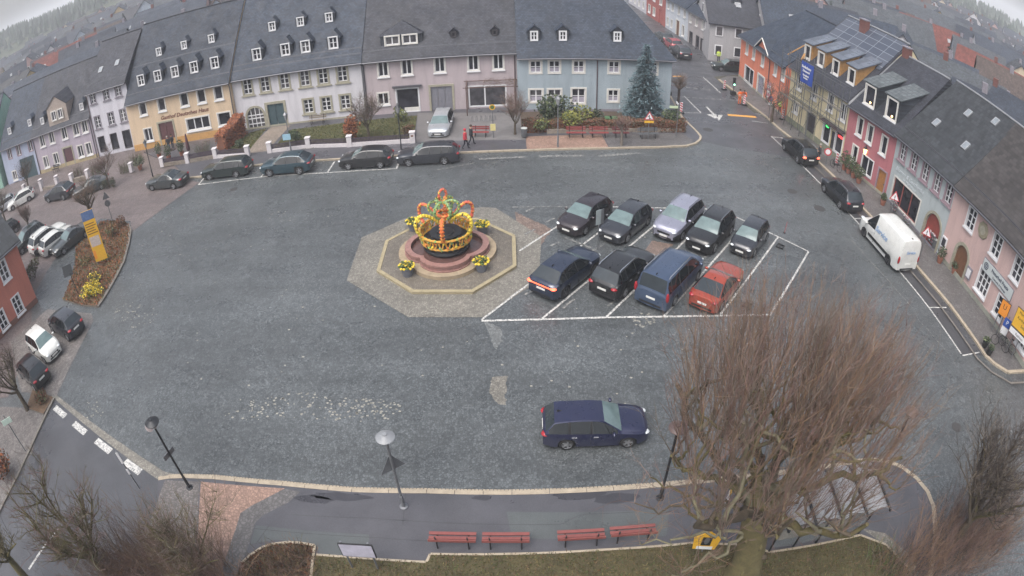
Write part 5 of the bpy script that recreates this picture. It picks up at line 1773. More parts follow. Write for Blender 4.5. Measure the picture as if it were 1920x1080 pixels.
# traffic light
def signal(px, lab, h, lit):
    x, y = at(*px, .12)
    t = thing('traffic_light', lab, 'traffic light', (x, y, .12), 0, 'temporary traffic lights')
    MB().tube([(0, 0, 0), (0, 0, h)], .05, 8).build('pole', m_pole, t)
    MB().box((0, 0, h - .2), (.28, .22, .95)).build('signal_head', m_black, t)
    for k, nm in enumerate(('green', 'amber', 'red')):
        mb = MB(); disc(mb, .09, -.112, 0, 12)
        mb.build('signal_lens', lit if k == lit_i[lit.name] else mat('dark lens', '2a2a2a', .3, 0), t, (0, 0, h - .5 + .3 * k))
    MB().box((0, .05, .18), (.6, .45, .36)).build('base_weight', m_black, t)
m_lw = lamp_mat('white signal light', 'ffffff', 4.0)
m_lg = lamp_mat('green signal light', '9affc8', 4.0)
lit_i = {m_lw.name: 2, m_lg.name: 0}
signal((1254, 178), 'traffic light with a bright lamp at the corner of the blue house', 3.3, m_lw)
signal((1375, 177), 'temporary traffic light with a green lamp before the orange house', 1.7, m_lg)
# roadwork beacons
for px, lab in (((1358, 168), 'red and white beacon farthest up the right kerb'), ((1395, 197), 'red and white beacon beside the workers in orange'), ((1467, 224), 'red and white beacon at the foot of the scaffolding'), ((1567, 309), 'red and white beacon lying back before the shop window'), ((1277, 212), 'red and white beacon at the hedge corner')):
    x, y = at(*px, .1)
    t = thing('traffic_beacon', lab, 'beacon', (x, y, .12), R(random.uniform(-20, 20)), 'roadwork beacons')
    mb = MB(); mb.box((0, 0, .62), (.26, .035, 1.0), 0)
    for k in range(4):
        M = Matrix.Translation((0, -.019, .25 + .25 * k)) @ Matrix.Rotation(R(35), 4, 'Y')
        mb.box((0, 0, 0), (.29, .006, .11), 1, 0, M)
    mb.build('board', [m_white, m_red], t)
    MB().box((0, 0, .05), (.6, .4, .1)).build('foot', m_black, t)
# no stopping sign at the street tree
t = post('no_parking_sign', 'round no parking sign beside the street tree and the orange house', (1441, 222), 2.4, .12, R(-15))
mb = MB(); disc(mb, .32, -.04, 0); disc(mb, .25, -.054, 1, th=.004)
mb.box((0, -.062, 0), (.5, .006, .06), 0, 0, Matrix.Rotation(R(45), 4, 'Y'))
mb.box((0, -.062, 0), (.5, .005, .06), 0, 0, Matrix.Rotation(R(-45), 4, 'Y'))
mb.build('sign_plate', [m_red, m_blue], t, (0, 0, 2.15))
MB().box((0, -.05, 1.65), (.4, .02, .3)).build('lower_plate', m_white, t)
t = post('round_red_sign', 'round red and white sign on a stand before the bright shop windows', (1548, 309), 1.4, .12, R(-20))
mb = MB(); disc(mb, .35, -.04, 0); disc(mb, .24, -.054, 1, th=.004); mb.build('sign_plate', [m_red, m_white], t, (0, 0, 1.25))
t = post('bare_pole', 'plain grey pole before the dark door of the yellow house', (1509, 262), 3.4, .12, r=.045, cat='pole')
MB().lathe([(.05, 3.4), (.055, 3.43), (.01, 3.47)], 8).build('pole_cap', m_pole, t)
t = post('advert_flag', 'white and pink advertising flag before the door of the orange house', (1436, 192), 2.4, .12, R(-70), cat='flag')
mb = MB()
for k in range(6):
    z0, z1 = .5 + .32 * k, .5 + .32 * (k + 1)
    y0, y1 = .04 * math.sin(k), .04 * math.sin(k + 1)
    mb.add([(.03, y0, z0), (.5, y0 + .03, z0), (.5, y1 + .03, z1), (.03, y1, z1), (.03, y0 + .01, z0), (.5, y0 + .04, z0), (.5, y1 + .04, z1), (.03, y1 + .01, z1)], [(0, 1, 2, 3), (7, 6, 5, 4), (1, 5, 6, 2)], k % 2)
mb.build('cloth', [m_white, mat('pink cloth', 'b8788c', .7, .1, 5)], t, smooth=60)
# direction boards before the pink house
def two_post(name, lab, p0, p1, h, boards, grp='direction signs by the pink house', z=.12):
    a, b = Vector(at(*p0, z)), Vector(at(*p1, z))
    d = b - a
    t = thing(name, lab, 'sign', (a.x, a.y, z), math.atan2(d.y, d.x), grp)
    for x in (0, d.length):
        MB().tube([(x, 0, 0), (x, 0, h)], .04, 8).build('post', m_pole_g, t)
    for x0, x1, z0, z1, m, m2, txt in boards:
        mb = MB(); mb.box2((x0, -.1, z0), (x1, -.045, z1), 0)
        mb.box2((x0 + .03, -.106, z0 + .03), (x1 - .03, -.101, z1 - .03), 1)
        bo = mb.build('board', [m_black, m], t)
        for k, (s_, sz) in enumerate(txt):
            letter(s_, sz, m2, bo, Matrix.Translation(((x0 + x1) / 2, -.112, z1 - .06 - sz * .75 - k * sz * 1.35)) @ UPRIGHT, depth=.002)
    return t
two_post('direction_sign', 'yellow direction board with black lettering before the pink house', (1886, 660), (1896, 670), 2.9, [(-.5, 1.5, 1.85, 3.2, m_signy, m_black, [('Marktleuthen', .26), ('Kirchenlamitz', .26), ('Selb', .26)]), (-.5, 1.5, 1.35, 1.8, m_white, m_black, [('Rathaus', .24)])])
two_post('detour_sign', 'orange detour arrow sign on two posts by the corner of the pink house', (1859, 620), (1867, 627), 2.3, [(-.1, .75, 1.4, 2.5, m_signor, m_black, [('U', .5)])])
t = post('parking_sign', 'blue and white parking sign leaning by the bicycles before the pink house', (1874, 640), 1.9, .12, R(-60))
MB().box((0, -.05, 1.45), (.6, .03, .6)).build('sign_plate', m_blue, t)
letter('P', .42, m_white, t, Matrix.Translation((0, -.07, 1.45)) @ UPRIGHT)
MB().box((0, -.05, .85), (.6, .03, .5)).build('lower_plate', m_white, t)
# tall yellow board in the flower island
a, b = Vector(at(186, 497, .14)), Vector(at(204, 490, .14))
d = b - a
PY = thing('yellow_town_board', 'tall yellow town map board with a blue head in the flower island', 'sign', (a.x, a.y, .14), math.atan2(d.y, d.x))
for x in (0, d.length):
    MB().tube([(x, 0, 0), (x, 0, 3.3 if x else 4.4)], .05, 8).build('post', m_pole_g, PY)
mb = MB(); mb.box2((-.1, -.12, .35), (d.length + .06, -.052, 4.5), 0); pb = mb.build('board', m_signy, PY)
MB().box2((-.1, -.127, 3.75), (d.length + .06, -.121, 4.5)).build('head_panel', mat('faded blue print', '52688f', .5, .25, 6), pb)
MB().box2((-.02, -.127, 1.6), (d.length - .05, -.121, 2.4)).build('map_panel', mat('map print', 'b5a9a4', .5, .3, 9), pb)
mb = MB()
for k in range(5):
    mb.box2((-.02, -.126, 2.62 + k * .2), (d.length - .1 * (k % 3), -.1215, 2.7 + k * .2))
mb.build('lettering', mat('brown print', '7a5a2c', .6, 0), pb)
MB().box2((-.08, -.126, .6), (0.15, -.121, 1.3)).build('lower_panel', m_signor, pb)
t = post('tilted_board', 'dark tilted board on a post at the lower left of the flower island', (146, 549), 1.7, .14, R(30), pm=m_pole)
o = MB().box((-.35, 0, 1.75), (.85, .04, .8)).build('board', m_bronze, t); o.rotation_euler.x = R(-25)
t = post('sign_back', 'grey back of a road sign on a post at the top of the flower island', (212, 416), 2.6, .14, R(200))
mb = MB(); tri(mb, .45, -.05, 0); mb.build('sign_plate', m_signback, t, (0, 0, 2.4))
mb = MB(); disc(mb, .3, -.05, 0); mb.build('sign_plate', m_signback, t, (0, 0, 1.75))
# info board and yellow board at the near edge
t = two_post('info_board', 'information board seen edge on from above beside the planting bed', (661, 1064), (709, 1067), 1.85, [(-.1, 1.12, 1.0, 1.85, mat('info print', 'a9a7b5', .5, .2, 4), m_black, [])], None)
t = post('yellow_notice_board', 'yellow house shaped notice board on the lawn beside the bare tree', (1316, 1034), 1.0, .16, R(-12), r=.03)
mb = MB()
P = [(-.42, .25), (.42, .25), (.5, 1.0), (0, 1.45), (-.5, 1.0)]
mb.add([(x, -.05, z) for x, z in P] + [(x, -.01, z) for x, z in P], [(0, 1, 2, 3, 4), (5, 6, 7, 8, 9)[::-1]] + [(i, 5 + i, 5 + (i + 1) % 5, (i + 1) % 5) for i in range(5)], 0)
mb.box((0, -.056, .8), (.36, .008, .55), 1)
mb.ball((0, -.06, .85), (.1, .01, .24), 2, 8, 5)
mb.box((0, -.057, .36), (.6, .008, .2), 3)
mb.build('board', [m_signy, m_black, m_signback, m_white], t, (0, 0, .0))
t = post('bus_stop_flag', 'white and yellow bus stop flag beside the big bare tree', (1341, 1000), 2.5, .12, R(75))
mb = MB(); mb.box((.18, 0, 1.9), (.42, .03, .75), 0); mb.box((.18, 0, 2.4), (.3, .03, .25), 1); mb.build('flag_plate', [m_white, m_signy], t)
# ------------------------------------------------------------------ benches, bins
m_bench = mat('red bench paint', '7d4743', .45, .15, 5)
m_bench_d = mat('dull red bench paint', '84413f', .5, .15, 5)
m_bwood = mat('weathered bench wood', '7d7468', .7, .2, 5)
BENCH_MESH = {}
def bench(lab, p0, p1, z, m, face, grp, back=2, Lm=None):
    """p0, p1: ground points of the two ends; face: +1 looks to the left of p0->p1"""
    a, b = Vector(at(*p0, z)), Vector(at(*p1, z))
    d = b - a
    L = Lm or d.length
    c = (a + b) / 2
    t = thing('park_bench', lab, 'bench', (c.x, c.y, z), math.atan2(d.y, d.x) + (PI if face < 0 else 0), grp)
    for k in range(2):
        MB().box((0, .42 - .2 * k, .45), (L, .13, .04)).build('seat_slat', m, t)
    for k in range(back):
        o = MB().box((0, -.02 - .03 * k, .62 + .17 * k), (L, .035, .13)).build('back_slat', m, t)
    for s_ in (1, -1):
        mb = MB()
        x = s_ * (L / 2 - .28)
        mb.tube([(x, .45, 0), (x, .42, .42), (x, .05, .42)], .03, 6)
        mb.tube([(x, .02, 0), (x, .06, .42), (x, -.06, .92)], .03, 6)
        mb.build('leg', m_black, t)
    return t
NB = 'red benches along the near footway'
bench('red bench leftmost of the four on the near footway', (806, 1029), (894, 1031), .12, m_bench, 1, NB, 1)
bench('red bench second from the left, beside the leftmost one on the near footway', (905, 1031), (993, 1031), .12, m_bench, 1, NB, 1)
bench('red bench third from the left, starting the right hand pair on the near footway', (1045, 1028), (1133, 1023), .12, m_bench, 1, NB, 1)
bench('red bench rightmost of the four on the near footway, nearest the bare tree', (1143, 1021), (1228, 1014), .12, m_bench, 1, NB, 1)
FB = 'benches before the hedge and the driveway'
bench('red bench between the bus stop post and the two walkers', (886, 254), (918, 254), .12, m_bench_d, -1, FB)
bench('red bench nearest the lantern post before the hedge', (1061, 255), (1098, 255), .12, m_bench_d, -1, FB)
bench('red bench with the street tree to its right before the hedge', (1104, 255), (1140, 255), .12, m_bench_d, -1, FB)
bench('dark red bench behind the small street tree', (1147, 255), (1178, 255), .12, mat('dark red bench paint', '633234', .5, .15, 5), -1, FB)
bench('grey bench beside the triangular roadworks sign', (1195, 257), (1232, 256), .12, m_signback, -1, FB)
bench('weathered wooden bench against the white house wall', (581, 232), (613, 229), .12, m_bwood, -1, FB)
bench('dark bench under the window of the mauve house', (102, 322), (114, 319), .12, m_bronze, -1, FB)
def bin_(px, lab, z=.12):
    x, y = at(*px, z)
    t = thing('litter_bin', lab, 'litter bin', (x, y, z), 0, 'litter bins')
    mb = MB(); mb.lathe([(.2, .1), (.24, .8), (.22, .8), (.19, .15), (.01, .14)], 14)
    for k in range(12):
        a = 2 * PI * k / 12
        mb.box((.235 * math.cos(a), .235 * math.sin(a), .46), (.02, .05, .66), 0, a)
    mb.build('bin_body', m_signback, t)
    MB().lathe([(.27, .84), (.27, .88), (.1, .94), (.01, .95)], 14).build('lid', mat('pale bin lid', 'a9adab', .4, .1, 4), t)
bin_((983, 258), 'round litter bin with a pale lid at the left end of the hedge')
bin_((1750, 468), 'round litter bin by the arched shop entrance')
# bike rack
x, y = at(905, 227, .12)
t = thing('bicycle_rack', 'low metal bicycle rack before the pergola window', 'bicycle rack', (x, y, .12))
MB().tube([(-1.1, 0, .05), (1.1, 0, .05)], .025, 6).build('rail', m_pole_g, t)
for k in range(6):
    MB().tube(bez([(-1 + k * .4, 0, .05), (-1 + k * .4, -.1, .75), (-.85 + k * .4, -.1, .75), (-.85 + k * .4, 0, .05)], 8), .02, 5).build('hoop', m_pole_g, t)
# pergola before the big window
x, y = at(876, 222, .12)
t = thing('pergola', 'rusty pergola frame with bare climber before the big window', 'pergola', (-3.6, 55.2, .12))
m_rust = mat('rusty steel', '5a4640', .7, .3, 5)
for px_, py_ in ((0, 0), (4.4, 0), (0, 1.9), (4.4, 1.9)):
    MB().tube([(px_, py_, 0), (px_, py_, 2.75)], .05, 6).build('post', m_rust, t)
for a_, b_ in (((-.3, 0, 2.75), (4.7, 0, 2.75)), ((-.3, 1.9, 2.85), (4.7, 1.9, 2.85)), ((0, -.3, 2.8), (0, 2.1, 2.85)), ((4.4, -.3, 2.8), (4.4, 2.1, 2.85))):
    MB().tube([a_, b_], .045, 6).build('beam', m_rust, t)
mb = MB()
rr = random.Random(8)
for k in range(60):
    x0 = rr.uniform(1.5, 4.6); p = Vector((x0, rr.uniform(0, 1.9), 2.85)); path = [p]
    for j in range(4):
        p = p + Vector((rr.uniform(-.35, .35), rr.uniform(-.3, .3), rr.uniform(-.1, .22))); path.append(p)
    mb.tube(path, [.015, .013, .011, .009, .006], 3)
mb.build('climber', mat('bare climber', '6a5a50', .9, .3, 6), t)
# ------------------------------------------------------------------ bus shelter
a, b = Vector(at(1441, 1034, .12)), Vector(at(1609, 1000, .12))
d = b - a
SH = thing('bus_shelter', 'bus shelter with vaulted translucent roof panels behind the big bare tree', 'bus shelter', (a.x, a.y, .12), math.atan2(d.y, d.x))
Ls = d.length
m_frost = NT('frosted roof panel')
m_frost.b.inputs['Base Color'].default_value = (.34, .35, .37, 1)
m_frost.b.inputs['Roughness'].default_value = .35
m_frost.b.inputs['Transmission Weight'].default_value = .35
m_frost = m_frost.m
m_clear = NT('shelter glass')
m_clear.b.inputs['Base Color'].default_value = (.3, .34, .34, 1)
m_clear.b.inputs['Roughness'].default_value = .05
m_clear.b.inputs['Alpha'].default_value = .16
m_clear = m_clear.m
NP = 4
for k in range(NP):
    x0, x1 = -.1 + (Ls + .35) * k / NP, -.1 + (Ls + .35) * (k + 1) / NP
    m = MB()
    n = 7
    for i in range(n):
        t0, t1 = i / n, (i + 1) / n
        f = lambda t_: 2.32 + .3 * math.sin(PI * t_) ** .8
        xa, xb = x0 + .05 + (x1 - x0 - .1) * t0, x0 + .05 + (x1 - x0 - .1) * t1
        slab(m, [(xa, -.55, f(t0)), (xb, -.55, f(t1)), (xb, 1.75, f(t1)), (xa, 1.75, f(t0))], .025)
    m.build('roof_panel', m_frost, SH, smooth=50)
for k in range(NP + 1):
    x0 = -.1 + (Ls + .35) * k / NP
    MB().box2((x0 - .045, -.62, 2.26), (x0 + .045, 1.82, 2.36)).build('roof_rib', m_pole, SH)
    if k < NP or True:
        xx = Ls * k / NP
        MB().tube([(xx, 0, 0), (xx, .0, 2.27)], .045, 8).build('post', m_pole, SH)
MB().box2((-.1, -.04, 2.2), (Ls + .2, .06, 2.26)).build('beam', m_pole, SH)
for k in range(NP):
    x0, x1 = Ls * k / NP + .06, Ls * (k + 1) / NP - .06
    MB().box2((x0, -.01, .25), (x1, .01, 2.1)).build('glass_panel', m_clear, SH)
MB().box2((Ls - .01, .06, .25), (Ls + .01, 1.3, 2.1)).build('glass_panel', m_clear, SH)
MB().box2((.3, .2, .42), (Ls - .5, .6, .47)).build('seat', m_bwood, SH)
# ------------------------------------------------------------------ garden walls, pillars, fences
m_pil = mat('white wall paint', 'c9c4c6', .75, .12, 4)
m_pick = mat('dark fence paint', '443a44', .6, .2, 4)
m_rubble = mat('rubble stone', '7f766c', .85, .35, 4, bump=.5)
def pillar(px, h=.95, w=.42, lab='', z=.12):
    x, y = at(*px, z)
    t = thing('gate_pillar', lab, 'pillar', (x, y, z), R(2), 'white garden wall pillars')
    MB().box((0, 0, h / 2), (w, w, h)).build('shaft', m_pil, t)
    MB().prism([(-w / 2 - .04, -w / 2 - .04), (w / 2 + .04, -w / 2 - .04), (w / 2 + .04, w / 2 + .04), (-w / 2 - .04, w / 2 + .04)], h + .003, h + .07, bottom=True).build('cap', m_pil, t)
    if 'bowl' in lab:
        MB().lathe([(.1, h + .073), (.12, h + .14), (.3, h + .3), (.32, h + .34), (.26, h + .32), (.02, h + .2)], 14).build('bowl', m_pil, t, smooth=50)
    if 'number' in lab:
        MB().box((0, -w / 2 - .012, h * .72), (.2, .02, .14)).build('number_plate', m_wood_door, t)
    return Vector((x, y))
PL = [((506.4, 285.5), 'white pillar right of the garden path'), ((578.5, 276.5), 'white pillar second right of the garden path'), ((656, 274), 'white pillar in the middle of the white garden wall'), ((774, 267), 'white pillar with a house number at the driveway'), ((465, 292), 'white pillar left of the garden path'), ((405, 296), 'white pillar below the copper hedge'), ((353, 305), 'white pillar right of the inn entrance'), ((306, 312), 'white pillar left of the inn entrance'), ((248, 322), 'white pillar at the steps left of the inn')]
PP = [pillar(p, lab=l) for p, l in PL]
def wall_run(a, b, h, m, lab, name='garden_wall', cat='wall', fence=0.0, t_=.28, z=.12):
    d = b - a
    L = d.length - .46
    a2 = a + d.normalized() * .23
    t = thing(name, lab, cat, (a2.x, a2.y, z), math.atan2(d.y, d.x), 'low walls before the houses')
    MB().box2((0, -t_ / 2, 0), (L, t_ / 2, h)).build('wall_base', m, t)
    if fence:
        mb = MB()
        mb.box2((0, -.03, h + .08), (L, .03, h + .13)); mb.box2((0, -.03, h + fence - .12), (L, .03, h + fence - .07))
        for k in range(int(L / .13)):
            mb.box((.07 + k * .13, -.045, h + fence / 2 + .02), (.085, .025, fence - .03))
        mb.build('picket_fence', m_pick, t)
wall_run(PP[0], PP[1], .3, m_pil, 'white wall with dark pickets right of the garden path', fence=.5)
wall_run(PP[1], PP[2], .3, m_pil, 'white wall with dark pickets in front of the lawn', fence=.5)
wall_run(PP[2], PP[3], .34, m_pil, 'white wall with dark pickets ending at the driveway', fence=.45)
wall_run(PP[5], PP[4], .3, m_pil, 'white wall with dark pickets below the copper hedge', fence=.5)
wall_run(PP[6], PP[5], .35, m_rubble, 'rubble wall with dark fence before the inn', fence=.5)
wall_run(PP[7], PP[6], .35, m_rubble, 'rubble wall with dark fence left of the inn entrance', fence=.45)
for px, l in (((110, 351), 'white stone pillar with a bowl beside the mauve house path'), ((137, 343), 'white pillar right of the mauve house path'), ((167, 336), 'white pillar under the bare garden tree'), ((80, 357), 'white pillar with a bowl left of the mauve house path'), ((47.5, 362), 'white pillar at the dark gateway')):
    PP.append(pillar(px, 1.1, .45, l, .03))
wall_run(PP[12], PP[9], .35, m_rubble, 'rubble wall between two white pillars on the left', z=.03)
wall_run(PP[9], PP[10], .4, m_rubble, 'rubble wall in front of the mauve house path', z=.03) if 0 else None
wall_run(PP[10], PP[11], .5, m_rubble, 'rubble wall before the mauve house garden', z=.03)
wall_run(Vector(at(1020, 252)), Vector(at(1282, 249)), .35, m_rubble, 'low stone wall at the foot of the brown hedge', t_=.35)
# inn terrace things
m_par1 = mat('maroon parasol cloth', '4f3138', .8, .2, 4)
m_par2 = mat('grey parasol cloth', '9ea3a6', .8, .12, 4)
for px, m, h, l in (((356, 292), m_par1, 2.3, 'closed maroon parasol on the inn terrace'), ((352, 262), m_par2, 3.0, 'closed pale grey parasol against the inn wall')):
    x, y = at(*px, .12)
    t = thing('closed_parasol', l, 'parasol', (x, y, .12), 0, 'parasols at the inn')
    MB().tube([(0, 0, 0), (0, 0, h + .1)], .03, 6).build('pole', m_pole_g, t)
    MB().lathe([(.12, .55), (.2, .65), (.17, h * .6), (.08, h), (.03, h + .08)], 10).build('cloth', m, t, smooth=60)
    MB().lathe([(.3, 0), (.3, .08), (.05, .12)], 12).build('foot', m_black, t)
x, y = at(341.7, 262, .12)
t = thing('globe_lamp', 'lit globe lamp on a post at the inn entrance', 'lamp', (x, y - .3, .12))
MB().tube([(0, 0, 0), (0, 0, 1.9)], .035, 6).build('pole', m_pole, t)
MB().ball((0, 0, 2.05), .2, 0, 12, 8).build('globe', lamp_mat('globe light', 'ffe9b8', 1.6), t, smooth=90)
def bicycle(px, lab, rz, z=.12):
    x, y = at(*px, z)
    t = thing('bicycle', lab, 'bicycle', (x, y, z), rz, 'bicycles')
    for xx in (-.52, .52):
        w = MB(); w.tube([(xx + .33 * math.cos(PI * k / 10), 0, .33 + .33 * math.sin(PI * k / 10)) for k in range(21)], .022, 5); w.build('wheel', m_tyre, t)
    MB().tube([(-.52, 0, .33), (-.12, 0, .35), (.38, 0, .82), (-.22, 0, .8), (-.12, 0, .35)], .022, 5).tube([(-.52, 0, .33), (-.22, 0, .8)], .018, 5).tube([(.52, 0, .33), (.38, 0, .95)], .02, 5).build('frame', m_dkdoor, t)
    MB().box((-.24, 0, .93), (.24, .12, .06)).build('saddle', m_black, t)
    MB().tube([(.36, -.27, 1.0), (.4, 0, .97), (.36, .27, 1.0)], .018, 5).build('handlebar', m_pole_g, t)
bicycle((1566, 318), 'dark bicycle leaning by the shop windows of the yellow house', R(100))
bicycle((1872, 652), 'dark bicycle beside the blue parking sign before the pink house', R(120))
bicycle((1885, 655), 'second dark bicycle nearer the yellow direction board', R(115))
def planter(px, lab, z=.12, m=None, h=.45, r=.28, ph=.8, pr=.4, lm=None, n=130, grp='potted plants along the right pavement', seed=1, nm='potted_plant'):
    x, y = at(*px, z)
    t = thing(nm, lab, 'plant', (x, y, z), 0, grp)
    MB().lathe([(r * .7, 0), (r, h), (r * .9, h), (r * .8, h - .05), (.01, h - .05)], 12).build('pot', m or mat('terracotta pot', '8b5a48', .7, .2, 4), t)
    mb = MB()
    leaf_cloud(mb, (0, 0, h + ph * .5), (pr, pr, ph * .55), n, .09, (0, 0, 1), seed)
    mb.tube([(0, 0, h - .1), (.02, 0, h + ph * .6)], .03, 5, 2)
    mb.build('foliage', lm or [mat('dark evergreen leaf', '3d4a33', .6, .35, 6), mat('olive leaf', '566040', .6, .35, 6), mat('twig bark', '5a4a3e', .9, .3, 5)], t)
for i, (px, l) in enumerate((((1582, 318), 'potted shrub nearest the yellow house'), ((1590, 325), 'second potted shrub before the rose house'), ((1599, 333), 'third potted shrub, below the lantern post'), ((1609, 343), 'potted shrub beside the bay window of the rose house'))):
    planter(px, l, ph=1.3 - .1 * i, pr=.55, n=220, seed=60 + i)
planter((1654, 384), 'small green plant at the corner between the rose and the grey house', ph=.6, pr=.3, seed=70)
planter((1760, 492), 'green plant beside the notice case of the pink house', ph=.8, pr=.45, seed=71)
planter((1787, 512), 'small plant at the arched door of the pink house', ph=.5, pr=.35, seed=72)
planter((1845, 650), 'dark tub at the kerb bend, the one nearer the van', m=m_bronze, ph=.25, pr=.3, n=60, seed=73, grp='dark tubs at the right kerb bend', nm='plant_tub')
planter((1853, 664), 'dark tub at the kerb bend, the one nearer the camera', m=m_bronze, ph=.2, pr=.3, n=60, seed=74, grp='dark tubs at the right kerb bend', nm='plant_tub')
for i, (px, l) in enumerate((((318, 300), 'dark shrub in a tub left of the inn door'), ((342, 292), 'bushy plant in a tub right of the inn door'), ((300, 296), 'slender conifer in a tub before the small inn window'), ((264, 318), 'green bush in a tub by the white pillar left of the inn'))):
    planter(px, l, ph=1.3 if i != 3 else .9, pr=.4 if i != 3 else .7, n=220, seed=80 + i, grp='tubs on the inn terrace')
# shop display boards in front of the grey house
for i, (px, l) in enumerate((((1668, 402), 'display rack with cards below the shop window behind the van'), ((1690, 432), 'second display rack beside the shop door, behind the van'), ((1738, 462), 'display stand with flowers in the arched entrance'))):
    x, y = at(*px, .12)
    t = thing('display_rack', l, 'display rack', (x + .4, y, .12), R(92), 'display racks before the shop')
    for k in range(3):
        MB().box((0, .1 * k, .3 + .35 * k), (1.0, .25, .03)).build('shelf', m_pole_g, t)
        mb = MB(); leaf_cloud(mb, (0, .1 * k, .42 + .35 * k), (.48, .12, .1), 40, .07, (0, 1, 2), 90 + i * 3 + k); mb.build('goods', [m_leaf_g, mat('pink goods', 'b57a86', .6, .3, 6), m_white], t)
    for s_ in (1, -1):
        MB().tube([(s_ * .5, 0, 0), (s_ * .5, .25, 1.2)], .02, 5).build('upright', m_pole_g, t)
# ------------------------------------------------------------------ scaffolding with banner
ja, jb = Vector((27.88, 55.54)), Vector((29.27, 45.48))
jd = (jb - ja)
SC = thing('scaffolding', 'steel scaffolding with plank decks in front of the yellow house', 'scaffolding', (ja.x, ja.y, .12), math.atan2(jd.y, jd.x))
m_sc = mat('scaffold tube', '6b6d70', .4, .15, 4, metal=.6)
m_plank = mat('scaffold plank', '6b675f', .8, .25, 4)
JL = jd.length
us_ = [-.2 + k * (JL + .3) / 7 for k in range(8)]
for u in us_:
    for yy in (-.35, -1.15):
        ztop = 7.9 if u < 8 else 7.2
        MB().tube([(u, yy, .0 if not (5.6 < u < 10.6) else 2.9), (u, yy, ztop)], .036, 6).build('standard', m_sc, SC)
for z in (2.9, 4.85, 7.2):
    for yy in (-.35, -1.15):
        if z < 7.5:
            MB().tube([(us_[0], yy, z), (us_[-1], yy, z)], .026, 6).build('ledger', m_sc, SC)
for z in (3.9, 5.9):
    MB().tube([(us_[0], -1.2, z), (us_[-1], -1.2, z)], .022, 5).build('guard_rail', m_sc, SC)
for z in (2.93, 4.88):
    MB().box2((us_[0], -1.1, z), (us_[-1] if z > 3 else 5.8, -.8, z + .05)).build('deck', m_plank, SC)
    pass
for k in range(5):
    MB().tube([(us_[k], -1.2, .05), (us_[k + 1], -1.2, 2.9)], .022, 5).build('brace', m_sc, SC)
    MB().tube([(us_[k + 1], -1.2, 2.95), (us_[k + 2], -1.2, 4.85)], .022, 5).build('brace', m_sc, SC)
BN = thing('blue_banner', 'blue banner with white lettering hung on the scaffolding', 'banner', (ja.x, ja.y, .12), math.atan2(jd.y, jd.x))
m_ban = mat('banner blue', '2c4796', .6, .1, 2)
mb = MB()
for i in range(8):
    for j in range(1):
        f = lambda k: -1.26 - .04 * math.sin(k * 1.3)
        x0, x1 = 3.45 + 2.05 * i / 8, 3.45 + 2.05 * (i + 1) / 8
        mb.add([(x0, f(i), 5.45), (x1, f(i + 1), 5.4), (x1, f(i + 1), 7.45), (x0, f(i), 7.5), (x0, f(i) + .012, 5.45), (x1, f(i + 1) + .012, 5.4), (x1, f(i + 1) + .012, 7.45), (x0, f(i) + .012, 7.5)], [(0, 1, 2, 3), (7, 6, 5, 4), (3, 2, 6, 7), (4, 5, 1, 0)])
mb.build('cloth', m_ban, BN, smooth=60)
for i, (s_, sz, z) in enumerate((('Bedachung', .36, 7.0), ('Zimmerei', .3, 6.62), ('Spenglerei', .24, 6.22), ('Fassaden', .2, 5.95))):
    letter(s_, sz, m_white, BN, Matrix.Translation((4.42, -1.32, z)) @ UPRIGHT, 'banner_lettering', 0, .012)
# timber frame left at the roof edge
t = thing('roof_timbers', 'fresh timber boards sticking up at the end of the scaffolding', 'timber', (ja.x, ja.y, 0), math.atan2(jd.y, jd.x))
for a_, b_ in (((-.6, -.3, 7.0), (-.3, 2.3, 8.7)), ((-.3, 2.3, 8.7), (1.1, .3, 7.0)), ((.1, 1.5, 8.0), (1.4, .4, 7.2))):
    MB().tube([a_, b_], .07, 4).build('board', m_wood_new, t)
# ------------------------------------------------------------------ small floor frames in the bays
for px, l in (((1463, 463), 'black square frame standing open in the empty bay, far end'), ((1402, 574), 'black square frame standing open in the empty bay, near end')):
    x, y = at(*px)
    t = thing('floor_hatch', l, 'floor hatch', (x, y, .02), R(50), 'floor hatches in the empty bay')
    mb = MB()
    for a_, b_ in (((-.25, -.25), (.25, -.2)), ((-.25, .2), (.25, .25)), ((-.25, -.2), (-.2, .2)), ((.2, -.2), (.25, .2)), ((-.2, -.02), (.2, .02))):
        mb.box2((*a_, 0), (*b_, .09))
    mb.build('frame', m_bronze, t)
for px, l in (((1471, 437), 'thin red marker pole by the far corner of the empty bay'), ((1412, 545), 'thin red marker pole in the empty bay beside the copper coupe')):
    x, y = at(*px)
    t = thing('marker_pole', l, 'marker pole', (x, y, .01), 0, 'marker poles in the empty bay')
    MB().tube([(0, 0, 0), (.05, 0, .85)], .014, 5).build('pole', m_red, t)
    MB().lathe([(.1, 0), (.1, .03), (.02, .05)], 8).build('foot', m_black, t)
